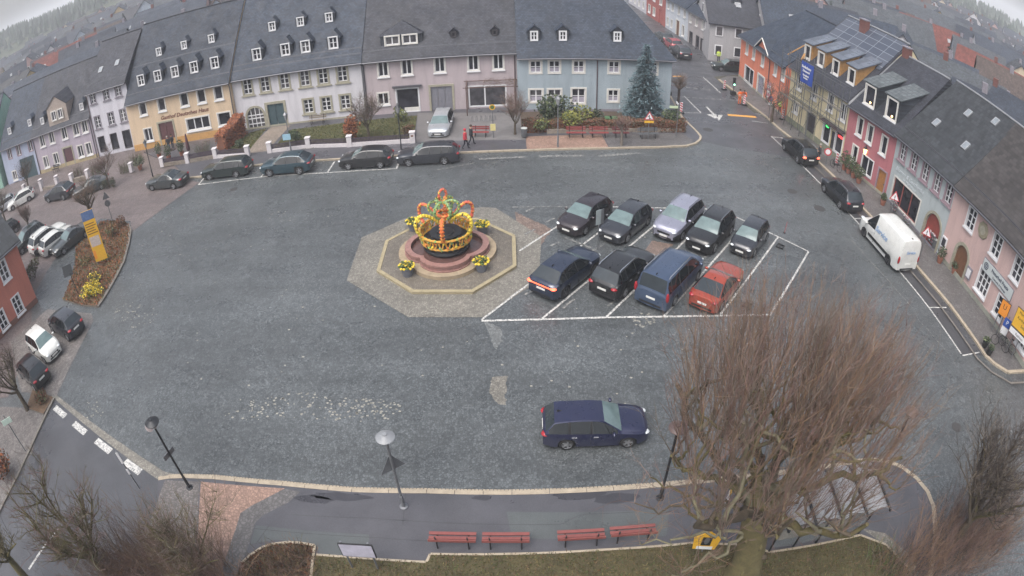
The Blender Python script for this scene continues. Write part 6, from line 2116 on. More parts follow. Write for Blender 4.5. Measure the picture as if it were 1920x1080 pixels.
# ------------------------------------------------------------------ people
m_skin = mat('skin', 'b58a74', .55, .08, 10)
m_hair = mat('brown hair', '3a2c24', .7, .2, 10)
m_hair_g = mat('grey hair', '9a948c', .7, .15, 10)
def person(px, label, face, top, legs, hair=None, z=.12, pose='stand', hood=None, H=1.74, hi=None, child=False):
    x, y = at(*px, z)
    f = Vector(face).normalized()
    root = thing('person', label, 'person', (x, y, z), math.atan2(f.y, f.x) - PI / 2, 'people')
    k = H / 1.74
    # skeleton: facing +y, x to the right
    st = .22 if pose == 'walk' else .02
    bendy = .42 if pose == 'bend' else 0.0
    ps = {
        'pel': (0, 0, .93), 'wai': (0, .0 + bendy * .3, 1.08), 'che': (0, .01 + bendy * .8, 1.3 - bendy * .12), 'nek': (0, bendy * 1.1, 1.49 - bendy * .25), 'hd0': (0, .03 + bendy * 1.25, 1.58 - bendy * .3), 'hd1': (0, .025 + bendy * 1.4, 1.68 - bendy * .35),
        'hpl': (-.1, 0, .9), 'knl': (-.11, .5 * st + .04, .5), 'anl': (-.11, st * .9, .09), 'tol': (-.12, st * .9 + .15, .04),
        'hpr': (.1, 0, .9), 'knr': (.11, -.25 * st + .03, .5), 'anr': (.11, -st * 1.1, .1), 'tor': (.12, -st * 1.1 + .14, .04),
        'shl': (-.2, bendy * 1.0, 1.42 - bendy * .2), 'ell': (-.27, -.12 * (st > .1) + bendy * 1.1 - .02, 1.13 - bendy * .3), 'wrl': (-.25, (.12 if pose != 'walk' else -.1) + bendy * 1.2, .93 if pose != 'hold' else 1.12),
        'shr': (.2, bendy * 1.0, 1.42 - bendy * .2), 'elr': (.27, .06 * (st > .1) + bendy * 1.1 - .02, 1.13 - bendy * .3), 'wrr': (.25, .2 + bendy * 1.2, .95 if pose != 'hold' else 1.15),
    }
    rad = {'pel': (.155, .115), 'wai': (.145, .1), 'che': (.175, .115), 'nek': (.058, .058), 'hd0': (.078, .095), 'hd1': (.08, .1), 'hpl': (.095, .1), 'knl': (.062, .065), 'anl': (.045, .048), 'tol': (.04, .035), 'hpr': (.095, .1), 'knr': (.062, .065), 'anr': (.045, .048), 'tor': (.04, .035), 'shl': (.07, .07), 'ell': (.05, .05), 'wrl': (.032, .034), 'shr': (.07, .07), 'elr': (.05, .05), 'wrr': (.032, .034)}
    E = [('pel', 'wai'), ('wai', 'che'), ('che', 'nek'), ('nek', 'hd0'), ('hd0', 'hd1'), ('pel', 'hpl'), ('hpl', 'knl'), ('knl', 'anl'), ('anl', 'tol'), ('pel', 'hpr'), ('hpr', 'knr'), ('knr', 'anr'), ('anr', 'tor'), ('che', 'shl'), ('shl', 'ell'), ('ell', 'wrl'), ('che', 'shr'), ('shr', 'elr'), ('elr', 'wrr')]
    names = list(ps)
    me = bpy.data.meshes.new('skeleton')
    me.from_pydata([tuple(c * k for c in ps[n]) for n in names], [(names.index(a), names.index(b)) for a, b in E], [])
    o = bpy.data.objects.new('skeleton', me)
    COL.objects.link(o)
    sk = o.modifiers.new('skin', 'SKIN')
    if not me.skin_vertices:
        me.attributes  # the skin layer comes with the modifier
        bm = bmesh.new(); bm.from_mesh(me); bm.verts.layers.skin.verify(); bm.to_mesh(me); bm.free()
    for i, n in enumerate(names):
        sv = me.skin_vertices[0].data[i]
        sv.radius = tuple(r * k for r in rad[n])
        sv.use_root = (n == 'pel')
    ss = o.modifiers.new('sub', 'SUBSURF')
    ss.levels = ss.render_levels = 1
    dg = bpy.context.evaluated_depsgraph_get()
    em = bpy.data.meshes.new_from_object(o.evaluated_get(dg))
    bpy.data.objects.remove(o)
    mb = MB()
    mb.add([tuple(v.co) for v in em.vertices], [tuple(p.vertices) for p in em.polygons])
    P = {n: Vector(ps[n]) * k for n in names}
    def seg(c):
        best = None
        for a, b in E:
            d = P[b] - P[a]
            t = max(0, min(1, (c - P[a]).dot(d) / d.dot(d)))
            q = (c - P[a] - d * t).length
            if best is None or q < best[0]:
                best = (q, a, b, t)
        return best
    for i, p in enumerate(em.polygons):
        q, a, b, t = seg(Vector(p.center))
        m = 1
        if b in ('hd0', 'hd1') or (b == 'nek' and t > .8):
            m = 0
        elif a in ('hpl', 'hpr', 'knl', 'knr') or b in ('hpl', 'hpr'):
            m = 2
        elif b in ('tol', 'tor'):
            m = 3
        mb.m[i] = m
    # hands, nose, ears, eyes
    for s_, e, w in ((-1, 'ell', 'wrl'), (1, 'elr', 'wrr')):
        d = (P[w] - P[e]).normalized()
        sx = Vector((s_, 0, 0)); n = d.cross(sx).normalized(); sx = n.cross(d).normalized()
        M = Matrix((( *n, 0), (*sx, 0), (*d, 0), (0, 0, 0, 1))).transposed()
        M.translation = P[w]
        mb.ball((0, 0, .05), (.04, .018, .055), 0, 8, 5, M)
        for j, L in enumerate((.07, .08, .075, .06)):
            xo = (-.027 + .018 * j)
            mb.tube([(xo, 0, .09), (xo, -.012 * s_, .09 + L * .55), (xo, -.035 * s_, .09 + L * .95)], [.0095, .009, .007], 6, 0, True, M)
        mb.tube([(.035, 0, .03), (.06, -.012 * s_, .06), (.062, -.025 * s_, .09)], [.012, .0105, .008], 6, 0, True, M)
    hc = (P['hd0'] + P['hd1']) / 2
    mb.ball(tuple(hc + Vector((0, .105, -.01)) * k), (.014, .02, .022), 0, 6, 4)
    for s_ in (1, -1):
        mb.ball(tuple(hc + Vector((s_ * .085, 0, 0)) * k), (.012, .024, .034), 0, 6, 4)
        mb.ball(tuple(hc + Vector((s_ * .034, .092, .022)) * k), (.012, .01, .009), 3, 6, 4)
    mb.box(tuple(hc + Vector((0, .095, -.055)) * k), (.045, .012, .008), 4)
    mb.build('body', [m_skin, top, legs, m_black, m_red], root, smooth=180)
    h = MB()
    M = Matrix.Translation(hc + Vector((0, -.012, .035)) * k)
    prof = [(.103, -.04), (.112, .0), (.108, .05), (.085, .09), (.045, .115), (.005, .122)]
    h.lathe([(r * k, z_ * k) for r, z_ in prof], 14, 0, M)
    h.build('hair' if hood is None else 'hood', hair or m_hair if hood is None else hood, root, smooth=80)
    if hi is not None or True:
        # jacket: hem and collar of its own
        j = MB()
        c0, c1 = P['pel'], P['che']
        tl = (c1 - c0)
        ring = []
        for zz, rx, ry in ((-.08, .2, .16), (.1, .19, .15), (.3, .2, .15), (.42, .215, .14), (.5, .12, .1)):
            q = c0 + tl * (zz / .37)
            ring.append([(q.x + rx * k * math.cos(2 * PI * i / 14), q.y + ry * k * math.sin(2 * PI * i / 14), q.z) for i in range(14)])
        n = 14
        j.add([p for r_ in ring for p in r_], [(a * n + i, a * n + (i + 1) % n, (a + 1) * n + (i + 1) % n, (a + 1) * n + i) for a in range(4) for i in range(n)])
        if hi is not None:
            for zz in (.1, .26):
                q = c0 + tl * (zz / .37)
                j.lathe([(1, -.025), (1.0, .025)], 14, 1, Matrix.Translation(q) @ Matrix.Diagonal((.207 * k, .165 * k, 1, 1)), cap=False)
        j.build('jacket', [top, hi or m_white], root, smooth=60)
    return root
m_coat_r = mat('red coat', 'b3323f', .7, .15, 5)
m_coat_d = mat('dark coat', '26272c', .8, .2, 5)
m_jeans = mat('dark trousers', '23252e', .8, .2, 5)
m_jeans_b = mat('blue jeans', '3d4a63', .8, .2, 5)
m_hivis_o = mat('orange hi-vis cloth', 'd9662a', .7, .12, 5)
m_hivis_y = mat('yellow hi-vis cloth', 'b8cf4a', .7, .12, 5)
m_reflect = mat('reflective tape', 'c8c8c0', .3, 0)
person((873, 279), 'person in a long red coat walking on the footway past the driveway', (1, -.2), m_coat_r, m_jeans, pose='walk', hood=m_coat_r)
person((884, 271), 'person in dark clothes walking beside the red coat, nearer the bench', (1, -.1), m_coat_d, m_jeans, pose='walk')
person((1534, 304), 'grey haired person in dark clothes standing behind the black SUV', (-.9, .3), m_coat_d, m_jeans, m_hair_g, z=.02, pose='hold')
person((1386, 196), 'roadworker in orange hi-vis at the kerb, the left one of two', (.3, -1), m_hivis_o, m_hivis_o, hi=m_reflect, pose='hold', z=.02)
person((1395, 193), 'roadworker in orange hi-vis beside the beacon, the right one of two', (-.5, -1), m_hivis_o, m_coat_d, hi=m_reflect, pose='bend', z=.02)
person((1461, 213), 'worker in a yellow hi-vis jacket by the scaffolding foot', (0, -1), m_hivis_y, m_jeans, hi=m_reflect)
person((1469, 212), 'person in dark blue at the scaffolding behind the beacon', (-1, -.3), m_jeans_b, m_jeans)
person((1347, 116), 'worker in a yellow jacket near the grey corner house', (-.4, -1), m_hivis_y, m_jeans, hi=m_reflect)
person((319, 284), 'person in dark clothes with blue jeans at the inn door, left one', (.1, -1), m_coat_d, m_jeans_b, m_hair_g)
person((326, 280), 'person in black standing in the inn doorway, right one', (-.2, -1), m_coat_d, m_jeans)
# ------------------------------------------------------------------ trees and plants
m_bark = mat('grey brown bark', '4f463a', .9, .3, 5, bump=.5)
m_moss = mat('mossy bark', '5c5538', .9, .4, 3, bump=.6, fine=.25)
m_pale = mat('lichen bark', '716d58', .9, .25, 5)
m_twig = mat('reddish twigs', '756259', .85, .35, 1.5)
m_twig2 = mat('rust twigs', '7c634c', .85, .35, 1.5)
m_twigg = mat('grey twigs', '665c52', .85, .3, 1.5)
m_twigd = mat('dark twigs', '3a322e', .85, .3, 1.5)
m_twigr = mat('wine red twigs', '6b534d', .85, .3, 1.5)
def wander(p, d, L, n, rr, bend, up=0.0):
    pts = [Vector(p)]
    d = Vector(d).normalized()
    for _ in range(n):
        d = (d + Vector((rr.gauss(0, bend), rr.gauss(0, bend), rr.gauss(0, bend) + up))).normalized()
        pts.append(pts[-1] + d * (L / n))
    return pts
def taper(r0, r1, n):
    return [r0 + (r1 - r0) * i / (n - 1) for i in range(n)]
def shoot(mb, p, d, L, r, rr, mis, side=3, bend=.05, up=.03, sl=.35, n=3):
    pts = wander(p, d, L, n, rr, bend, up)
    mi = rr.choice(mis)
    mb.tube(pts, taper(r, r * .25, n + 1), 3, mi, False)
    for k in range(side):
        t = rr.uniform(.25, .95)
        i = min(n - 1, int(t * n))
        q = pts[i].lerp(pts[i + 1], t * n - i)
        dd = (pts[i + 1] - pts[i]).normalized()
        s_ = (dd + Vector((rr.gauss(0, .5), rr.gauss(0, .5), rr.gauss(.1, .3)))).normalized()
        mb.tube([q, q + s_ * L * sl * rr.uniform(.5, 1)], [r * .5, r * .15], 3, mi, False)
def tree(name, label, px, z, group, seed, trunk, limbs, twigs, cat='tree', mats=None, lean=(0, 0), base=None):
    """trunk=(height, r0, r1); limbs=(count, length, r, rise, spread); twigs=(per limb clusters, shoots, length, r, upright, side)"""
    rr = random.Random(seed)
    x, y = base or at(*px, z)
    t = thing(name, label, cat, (x, y, z), 0, group)
    bark, tw = mats or ([m_bark, m_pale], [m_twig, m_twigg])
    tb, cb = MB(), MB()
    th, r0, r1 = trunk
    tp = [Vector((0, 0, -.1))]
    for i in range(1, 5):
        f = i / 4
        tp.append(Vector((lean[0] * f + rr.gauss(0, .04) * th * .3, lean[1] * f + rr.gauss(0, .04) * th * .3, th * f)))
    tb.tube(tp, [r0 * 1.25] + taper(r0, r1, 4), 9, 0)
    nl, ll, lr, rise, spread = limbs
    nc, ns, sl_, sr, upr, side = twigs
    for k in range(nl):
        a = 2 * PI * (k + rr.uniform(-.3, .3)) / nl
        z0 = rr.uniform(.72, 1.0)
        i = min(3, int(z0 * 4))
        p = tp[i].lerp(tp[i + 1], z0 * 4 - i) if i < 4 else tp[4]
        d = Vector((math.cos(a) * spread, math.sin(a) * spread, rise * rr.uniform(.6, 1.4)))
        L = ll * rr.uniform(.7, 1.15)
        pts = wander(p, d, L, 5, rr, .16, .1)
        tb.tube(pts, taper(lr * rr.uniform(.7, 1.1), lr * .3, 6), 6, 0 if rr.random() < .8 else 1)
        for c in range(nc):
            f = rr.uniform(.35, 1.0)
            j = min(4, int(f * 5))
            q = pts[j].lerp(pts[j + 1], f * 5 - j)
            dd = (pts[j + 1] - pts[j]).normalized()
            b2 = wander(q, dd * .6 + Vector((rr.gauss(0, .7), rr.gauss(0, .7), rr.uniform(.0, .7))), L * rr.uniform(.25, .5), 3, rr, .2, .12)
            tb.tube(b2, taper(lr * .3, lr * .1, 4), 5, 0 if rr.random() < .75 else 1)
            for s_ in range(ns):
                g = rr.random()
                jj = min(2, int(g * 3))
                q2 = b2[jj].lerp(b2[jj + 1], g * 3 - jj)
                out = Vector((q2.x - lean[0], q2.y - lean[1], 0)) * .09
                shoot(cb, q2, Vector((rr.gauss(0, 1 - upr), rr.gauss(0, 1 - upr), upr + rr.random() * .3)) + out, sl_ * rr.uniform(.5, 1.15), sr, rr, range(len(tw)), side)
    tb.build('trunk', bark, t, smooth=70)
    cb.build('crown', tw, t)
    return t
# the big lime on the lawn: thick mossy limbs and a dense brush of upright shoots
def big_lime():
    rr = random.Random(77)
    x, y = at(1392, 1078, .16)
    t = thing('bare_lime_tree', 'big bare tree with mossy limbs and dense reddish upright shoots beside the shelter', 'tree', (x, y, .16))
    tb, cb = MB(), MB()
    tp = [Vector(p) for p in ((0, 0, -.2), (-.02, .02, .6), (-.2, .1, 1.8), (-.45, .18, 3.2), (-.7, .25, 4.5), (-.8, .3, 5.6))]
    tb.tube(tp, [.78, .6, .53, .5, .5, .3], 14, 0)
    for k in range(40):   # burrs and ridges
        i = rr.randint(1, 4); f = rr.random()
        q = tp[i].lerp(tp[i + 1], f) + Vector((rr.uniform(-.46, .46), rr.uniform(-.46, .46), 0))
        tb.ball(tuple(q), (rr.uniform(.06, .15), rr.uniform(.06, .15), rr.uniform(.1, .3)), 2 if rr.random() < .5 else 0, 6, 4)
    C = Vector((-.45, .45, 7.0))
    R0 = 4.2
    def dome(px_, py_, top=False):
        rho = min(1.0, math.hypot(px_ - C.x, py_ - C.y) / R0)
        return (C.z + 5.2 * math.sqrt(max(0, 1 - rho * rho))) if top else (6.3 + 2.7 * (1 - rho * rho))
    ends = []
    def crooked(P, r0, r1, mi, n=12, jit=.09):
        pts = bez(P, n)
        for i in range(1, n):
            pts[i] = pts[i] + Vector((rr.gauss(0, jit), rr.gauss(0, jit), rr.gauss(0, jit)))
        tb.tube(pts, taper(r0, r1, n + 1), 7, mi)
        return pts
    nl = 17
    for k in range(nl):
        a = 2 * PI * k / nl + rr.uniform(-.18, .18)
        rho = (3.4, 2.2, 3.7, 1.3)[k % 4] * rr.uniform(.9, 1.08)
        ex, ey = C.x + rho * math.cos(a), C.y + rho * math.sin(a)
        front = max(0.0, -math.sin(a))
        E_ = Vector((ex, ey, dome(ex, ey) + rr.uniform(-.5, .2) + 1.1 * front))
        S_ = tp[3].lerp(tp[5], rr.uniform(.15, 1.0))
        M1 = S_ + Vector(((ex - S_.x) * .45, (ey - S_.y) * .45, (E_.z - S_.z) * .25))
        M2 = S_ + Vector(((ex - S_.x) * .85, (ey - S_.y) * .85, (E_.z - S_.z) * .55))
        r = rr.uniform(.12, .2)
        pts = crooked([S_, M1, M2, E_], r, r * .35, rr.choice((0, 0, 2, 0, 0, 2, 1)))
        for c in range(6):
            j = rr.randint(5, 11)
            q = pts[j]
            ang = rr.uniform(0, 2 * PI)
            L = rr.uniform(.7, 1.7)
            tx, ty = q.x + L * math.cos(ang), q.y + L * math.sin(ang)
            if math.hypot(tx - C.x, ty - C.y) > R0 * .93:
                tx, ty = q.x - (tx - q.x) * .4, q.y - (ty - q.y) * .4
            T = Vector((tx, ty, max(q.z + .15, dome(tx, ty) + rr.uniform(-.6, .3))))
            b2 = crooked([q, q.lerp(T, .5) + Vector((0, 0, -.25)), T], r * .42, r * .13, rr.choice((0, 0, 2, 1)), 6, .05)
            ends.append(b2)
    for b2 in ends:
        for s_ in range(14):
            q = b2[rr.randint(2, 6)]
            if q.z < 6.0 and (math.hypot(q.x + .7, q.y - .3) < 1.5 or q.y < -.6):
                continue
            zt = dome(q.x, q.y, True)
            L = max(.6, zt - q.z) * rr.uniform(.55, 1.0)
            v = Vector((q.x - C.x, q.y - C.y, 0)) * .055
            shoot(cb, q, Vector((rr.gauss(0, .13), rr.gauss(0, .13), 1)) + v, min(L, 3.9), rr.uniform(.008, .0135), rr, (0, 0, 1, 2, 3, 2), 6, .07, .03, .26, 5)
        for s_ in range(3):
            q = b2[rr.randint(1, 5)]
            if q.y < -.3 and q.z < 6.5:
                continue
            shoot(cb, q, (rr.gauss(0, .8), rr.gauss(0, .8), rr.uniform(-.2, .8)), rr.uniform(.5, 1.2), .008, rr, (2, 3, 1), 4, .15, .05, .4, 4)
    # lower, thinner boughs with crooked twigs, most of them reaching left over the footway
    for ang, z0, L in ((185, 3.6, 3.9), (205, 3.2, 3.4), (160, 4.3, 3.6), (175, 4.8, 3.9), (20, 3.9, 3.4), (-15, 3.5, 3.0), (40, 4.4, 3.6), (140, 3.8, 3.0)):
        a = R(ang)
        S_ = tp[2].lerp(tp[4], (z0 - 1.8) / 3.0)
        E_ = S_ + Vector((math.cos(a) * L, math.sin(a) * L, rr.uniform(.0, .9)))
        pts = crooked([S_, S_.lerp(E_, .4) + Vector((0, 0, -.35)), S_.lerp(E_, .75) + Vector((0, 0, -.2)), E_], .075, .02, rr.choice((1, 0, 2)), 12, .1)
        for _ in range(26):
            q = pts[rr.randint(4, 12)]
            shoot(cb, q, (rr.gauss(0, .8), rr.gauss(0, .8), rr.uniform(-.3, 1.1)), rr.uniform(.5, 1.5), .0095, rr, (2, 3, 1, 0), 5, .17, .06, .4, 5)
    tb.build('trunk', [m_moss, m_pale, m_bark], t, smooth=70)
    cb.build('crown', [m_twig, m_twig2, m_twigg, m_twigr], t)
big_lime()
def brush(name, label, pxs, z, group, seed, n, h, r, mats, spread=.35, side=4, thick=.014, cat='shrub', area=.6):
    rr = random.Random(seed)
    P = [at(*p, z) for p in pxs]
    x, y = sum(p[0] for p in P) / len(P), sum(p[1] for p in P) / len(P)
    t = thing(name, label, cat, (x, y, z), 0, group)
    mb = MB()
    for _ in range(n):
        c = rr.choice(P)
        a, q = rr.uniform(0, 2 * PI), area * math.sqrt(rr.random())
        p = (c[0] - x + q * math.cos(a), c[1] - y + q * math.sin(a), 0)
        d = Vector((rr.gauss(0, spread), rr.gauss(0, spread), 1))
        shoot(mb, p, d, h * rr.uniform(.55, 1.1), thick, rr, range(len(mats)), side, .09, .02, .35, 4)
    mb.build('twigs', mats, t)
    return t
FG = 'bare trees and shrubs at the near edge'
brush('red_twig_shrub', 'dense reddish bare shrub at the bottom left beside the red paving', [(300, 1062), (250, 1080), (340, 1085), (200, 1090), (280, 1095), (385, 1085), (410, 1095)], .1, FG, 5, 900, 3.1, 1, [m_twigr, m_twig, m_twigg, m_twig2], .36, 7, .0105, area=1.2)
tree('mossy_bare_tree', 'mossy bare tree spreading over the side road at the bottom left', (215, 1092), 0, FG, 9, (2.2, .2, .15), (12, 3.6, .1, 1.0, .85), (8, 8, 1.1, .0105, .45, 6), mats=([m_moss, m_pale], [m_twigg, m_moss, m_twigr]))
tree('mossy_bare_tree', 'mossy bare tree with pale lichen in the very bottom left corner', (70, 1105), 0, FG, 19, (3.0, .26, .17), (10, 2.8, .1, 1.0, .8), (6, 8, .9, .0105, .4, 5), mats=([m_moss, m_pale], [m_twigg, m_twigd, m_moss]))
tree('dark_bare_tree', 'dark bare tree leaning in at the right edge above the red shrubs', (1768, 1040), .0, FG, 13, (3.0, .22, .16), (12, 3.4, .1, 1.5, .75), (8, 10, 1.4, .011, .5, 6), mats=([m_bark, m_moss], [m_twigd, m_twigg, m_twigd]))
brush('red_twig_shrub', 'wine red bare shrub in the bottom right corner below the dark tree', [(1735, 1050), (1780, 1060), (1830, 1040), (1700, 1085), (1790, 1010), (1860, 1000)], .1, FG, 15, 900, 2.9, 1, [m_twigr, m_twig, m_twigd, m_twig2], .36, 7, .0105, area=1.3)
brush('rust_twig_shrub', 'rust coloured low shrub on the lawn curve below the shelter', [(1650, 1050), (1670, 1075)], .16, FG, 16, 150, 1.0, 1, [m_twig2, m_twigg, m_leaf_g], .5, 4, .01, area=.8)
brush('bed_shrub', 'orange brown twiggy planting in the bordered bed at the bottom', [(500, 1062), (540, 1050), (565, 1062), (520, 1085), (480, 1088)], .17, FG, 17, 420, .75, 1, [m_twig2, m_twig, m_moss, m_twigd], .5, 5, .009, area=.75)
tree('bare_tree', 'bare tree with dark branches before the terracotta house at the left edge', (52, 768), .0, FG, 23, (1.9, .17, .12), (10, 2.3, .08, 1.0, .95), (6, 7, .9, .0105, .4, 5), mats=([m_bark, m_pale], [m_twigg, m_twigd]))
def bush(name, label, px, z, r, n, size, mats, seed, group=None, cat='shrub', base=None, shell=.35, stem=True):
    x, y = base or at(*px, z)
    t = thing(name, label, cat, (x, y, z), 0, group)
    mb = MB()
    rr = random.Random(seed)
    for k in range(max(1, n // 160)):
        c = (rr.uniform(-.45, .45) * r[0], rr.uniform(-.45, .45) * r[1], r[2] * rr.uniform(.45, 1.0)) if n > 300 else (0, 0, r[2] * .6)
        leaf_cloud(mb, c, (r[0] * .62, r[1] * .62, r[2] * .5) if n > 300 else (r[0], r[1], r[2] * .6), 160 if n > 300 else n, size, list(range(len(mats))), seed * 31 + k, shell=shell)
    mb.build('foliage', mats, t)
    if stem:
        m2 = MB()
        for k in range(5):
            m2.tube(wander((0, 0, 0), (rr.gauss(0, .4), rr.gauss(0, .4), 1), r[2] * .9, 3, rr, .15), taper(.035, .012, 4), 5)
        m2.build('stem', m_bark, t)
    return t
L_dk = [mat('dark evergreen leaf', '3d4a33', .6, .35, 6), mat('deep green leaf', '2e3d2b', .6, .35, 6), mat('olive leaf', '566040', .6, .35, 6)]
L_yg = [mat('yellow green leaf', '75793c', .6, .3, 6), mat('olive leaf', '566040', .6, .35, 6), mat('lime leaf', '8a8a45', .6, .3, 6)]
L_au = [mat('copper leaf', '8a4f33', .8, .3, 5), mat('dry beech leaf', 'a0633f', .8, .3, 5), mat('brown leaf', '6b4330', .8, .3, 5)]
L_br = [mat('brown hedge leaf', '54432f', .85, .35, 5), mat('dull hedge leaf', '4a4330', .85, .35, 5), mat('brown leaf', '6b4330', .8, .3, 5)]
L_mx = [mat('dry grass', '80633f', .9, .3, 5), mat('brown leaf', '6b4330', .8, .3, 5), mat('olive leaf', '566040', .6, .35, 6)]
BG_ = 'shrubs before the blue house'
bush('evergreen_bush', 'tall dark evergreen bush behind the yellow green one before the blue house', (1046, 238), .12, (1.9, 1.1, 2.3), 1500, .13, L_dk, 3, BG_)
bush('evergreen_bush', 'yellow green bush under the ground floor windows of the blue house', (1080, 243), .12, (1.6, 1.0, 1.6), 1100, .12, L_yg, 4, BG_)
bush('evergreen_bush', 'small pale green bush at the left end of the brown hedge', (1018, 248), .12, (1.0, .7, 1.0), 600, .1, L_yg[:2] + L_dk[2:], 6, BG_)
bush('evergreen_bush', 'low dark shrub under the downpipe of the blue house', (1122, 238), .12, (.9, .6, 1.4), 500, .1, L_dk[:2], 7, BG_)
bush('evergreen_bush', 'dark green bush at the right corner of the blue house garden', (1254, 240), .12, (.9, .7, 1.7), 500, .12, L_dk, 8, BG_)
bush('clipped_bush', 'round clipped bush on the lawn beside the garden path', (556, 268), .12, (.95, .8, .95), 700, .08, L_dk, 10)
bush('clipped_bush', 'small rounded bush at the foot of the copper hedge', (450, 277), .12, (.7, .6, .6), 350, .08, L_dk, 11)
bush('clipped_bush', 'left one of two clipped balls under the bare garden tree', (201, 354), .03, (.5, .5, .85), 420, .06, L_dk[:2] + L_br[:1], 12, 'clipped balls')
bush('clipped_bush', 'right one of two clipped balls under the bare garden tree', (214, 351), .03, (.5, .5, .85), 420, .06, L_dk[:2] + L_br[:1], 13, 'clipped balls')
bush('evergreen_bush', 'green shrub at the end of the lawn by the driveway', (752, 228), .12, (.7, .6, 1.2), 420, .1, L_dk[2:] + L_yg[:1], 14)
bush('garden_shrub', 'brownish bush at the end of the white wall by the driveway', (765, 255), .12, (.7, .6, 1.0), 360, .09, L_br + L_au[2:], 15)
bush('copper_bush', 'copper leaved bush at the foot of the bare shrub behind the white wall', (663, 262), .12, (1.1, .9, 1.9), 900, .11, L_au, 16)
def hedge(name, label, a, b, z, w, h0, h1, n, mats, seed, size=.09):
    a, b = Vector(at(*a, z)), Vector(at(*b, z))
    d = b - a
    L = d.length
    t = thing(name, label, 'hedge', (a.x, a.y, z), math.atan2(d.y, d.x))
    rr = random.Random(seed)
    core = MB()
    core.add([(0, -w * .36, 0), (L, -w * .36, 0), (L, w * .36, 0), (0, w * .36, 0), (0.1, -w * .33, h0 * .9), (L - .1, -w * .33, h1 * .9), (L - .1, w * .33, h1 * .9), (.1, w * .33, h0 * .9)], [(4, 5, 6, 7), (0, 1, 5, 4), (1, 2, 6, 5), (2, 3, 7, 6), (3, 0, 4, 7)])
    core.build('stems', mats[-1], t)
    mb = MB()
    for _ in range(n):
        x = rr.uniform(-.05, L + .05)
        h = h0 + (h1 - h0) * x / L + .1 * math.sin(x * 2.3)
        f = rr.random()
        if f < .45:
            p = Vector((x, rr.uniform(-w / 2, w / 2), h * rr.uniform(.88, 1.04)))
        else:
            p = Vector((x, (w / 2 * rr.uniform(.75, 1.05)) * (-1 if f < .8 else 1), h * rr.random()))
        dd = Vector((rr.gauss(0, 1), rr.gauss(0, 1), rr.gauss(0, 1))).normalized()
        e = dd.orthogonal().normalized()
        s_ = size * rr.uniform(.5, 1.4)
        mb.add([tuple(p - dd * s_), tuple(p + e * s_ * .6), tuple(p + dd * s_), tuple(p - e * s_ * .6)], [(0, 1, 2, 3)], rr.randrange(len(mats)))
    mb.build('foliage', mats, t)
hedge('brown_hedge', 'long low brown hedge behind the red benches before the blue house', (980, 247), (1284, 245), .12, .95, 1.0, 1.05, 5200, L_br, 21)
hedge('copper_hedge', 'tall copper beech hedge sloping between the inn and the white house', (416, 284), (456, 252), .12, 1.1, 1.7, 2.3, 3200, L_au, 22, .11)
# blue spruce
def spruce():
    rr = random.Random(31)
    x, y = at(1207, 224, .12)
    t = thing('blue_spruce', 'tall blue spruce before the right hand windows of the blue house', 'tree', (x, y, .12))
    H_ = 7.3
    tb = MB(); tb.tube([(0, 0, 0), (0, 0, H_ * .5), (0, 0, H_)], [.16, .09, .015], 8); tb.build('trunk', m_bark, t)
    mb = MB()
    nlev = 25
    for k in range(nlev):
        f = k / (nlev - 1)
        z = .25 + (H_ - .4) * f
        rad = 2.45 * (1 - f) ** .75 + .12
        nb = max(5, int(19 * (1 - f) + 6))
        for j in range(nb):
            a = 2 * PI * (j + rr.random()) / nb
            L = rad * rr.uniform(.7, 1.08)
            d = Vector((math.cos(a), math.sin(a), 0))
            for s_ in range(int(9 + 14 * L)):
                u = (s_ + rr.random()) / (9 + 14 * L)
                p = Vector((0, 0, z)) + d * L * u + Vector((0, 0, -.24 * L * u * u + .1 * u))
                sp = .24 * (1 - u) + .09
                p += Vector((rr.gauss(0, sp * .5), rr.gauss(0, sp * .5), rr.gauss(0, .05)))
                q = (d * .7 + Vector((rr.gauss(0, .6), rr.gauss(0, .6), rr.uniform(-.15, .5)))).normalized()
                e = q.cross(Vector((0, 0, 1))).normalized()
                l, w = rr.uniform(.12, .23), rr.uniform(.04, .075)
                mb.add([tuple(p - q * l), tuple(p + e * w), tuple(p + q * l), tuple(p - e * w)], [(0, 1, 2, 3)], 0 if rr.random() < .55 else 1 if rr.random() < .7 else 2)
    mb.build('crown', [mat('blue spruce needles', '637a80', .7, .3, 4), mat('dark spruce needles', '42555a', .7, .3, 4), mat('pale spruce tips', '8599a0', .7, .2, 4)], t)
spruce()
SM = 'small bare trees round the square'
RD = ([m_bark, m_pale], [m_twig, m_twigg, m_twigr])
GR = ([m_bark, m_pale], [m_twigg, m_twig, m_twigd])
tree('bare_shrub_tree', 'round bare shrub tree behind the white garden wall with copper leaves below', (692, 262), .12, SM, 41, (1.3, .12, .1), (12, 2.3, .05, 1.3, .75), (6, 7, .95, .012, .45, 4), mats=GR)
tree('bare_shrub_tree', 'bare reddish shrub tree before the downpipe between the lilac and blue houses', (966, 252), .12, SM, 42, (1.2, .1, .08), (10, 2.0, .045, 1.4, .7), (6, 7, .9, .012, .45, 4), mats=RD)
tree('street_tree', 'small street tree with reddish twigs and a pale trunk before the benches', (1165, 272), .12, SM, 43, (1.7, .11, .09), (7, .8, .06, .8, .9), (5, 9, .7, .011, .5, 3), mats=([mat('smooth grey bark', '6f6760', .85, .2, 6), m_bark], [m_twigr, m_twig]))
tree('street_tree', 'pollarded tree with a ball of twigs at the corner of the blue house', (1271, 208), .12, SM, 44, (2.9, .14, .13), (8, .7, .07, .8, .8), (4, 9, .8, .012, .4, 4), mats=([m_twigd, m_bark], [m_twig, m_twigg]))
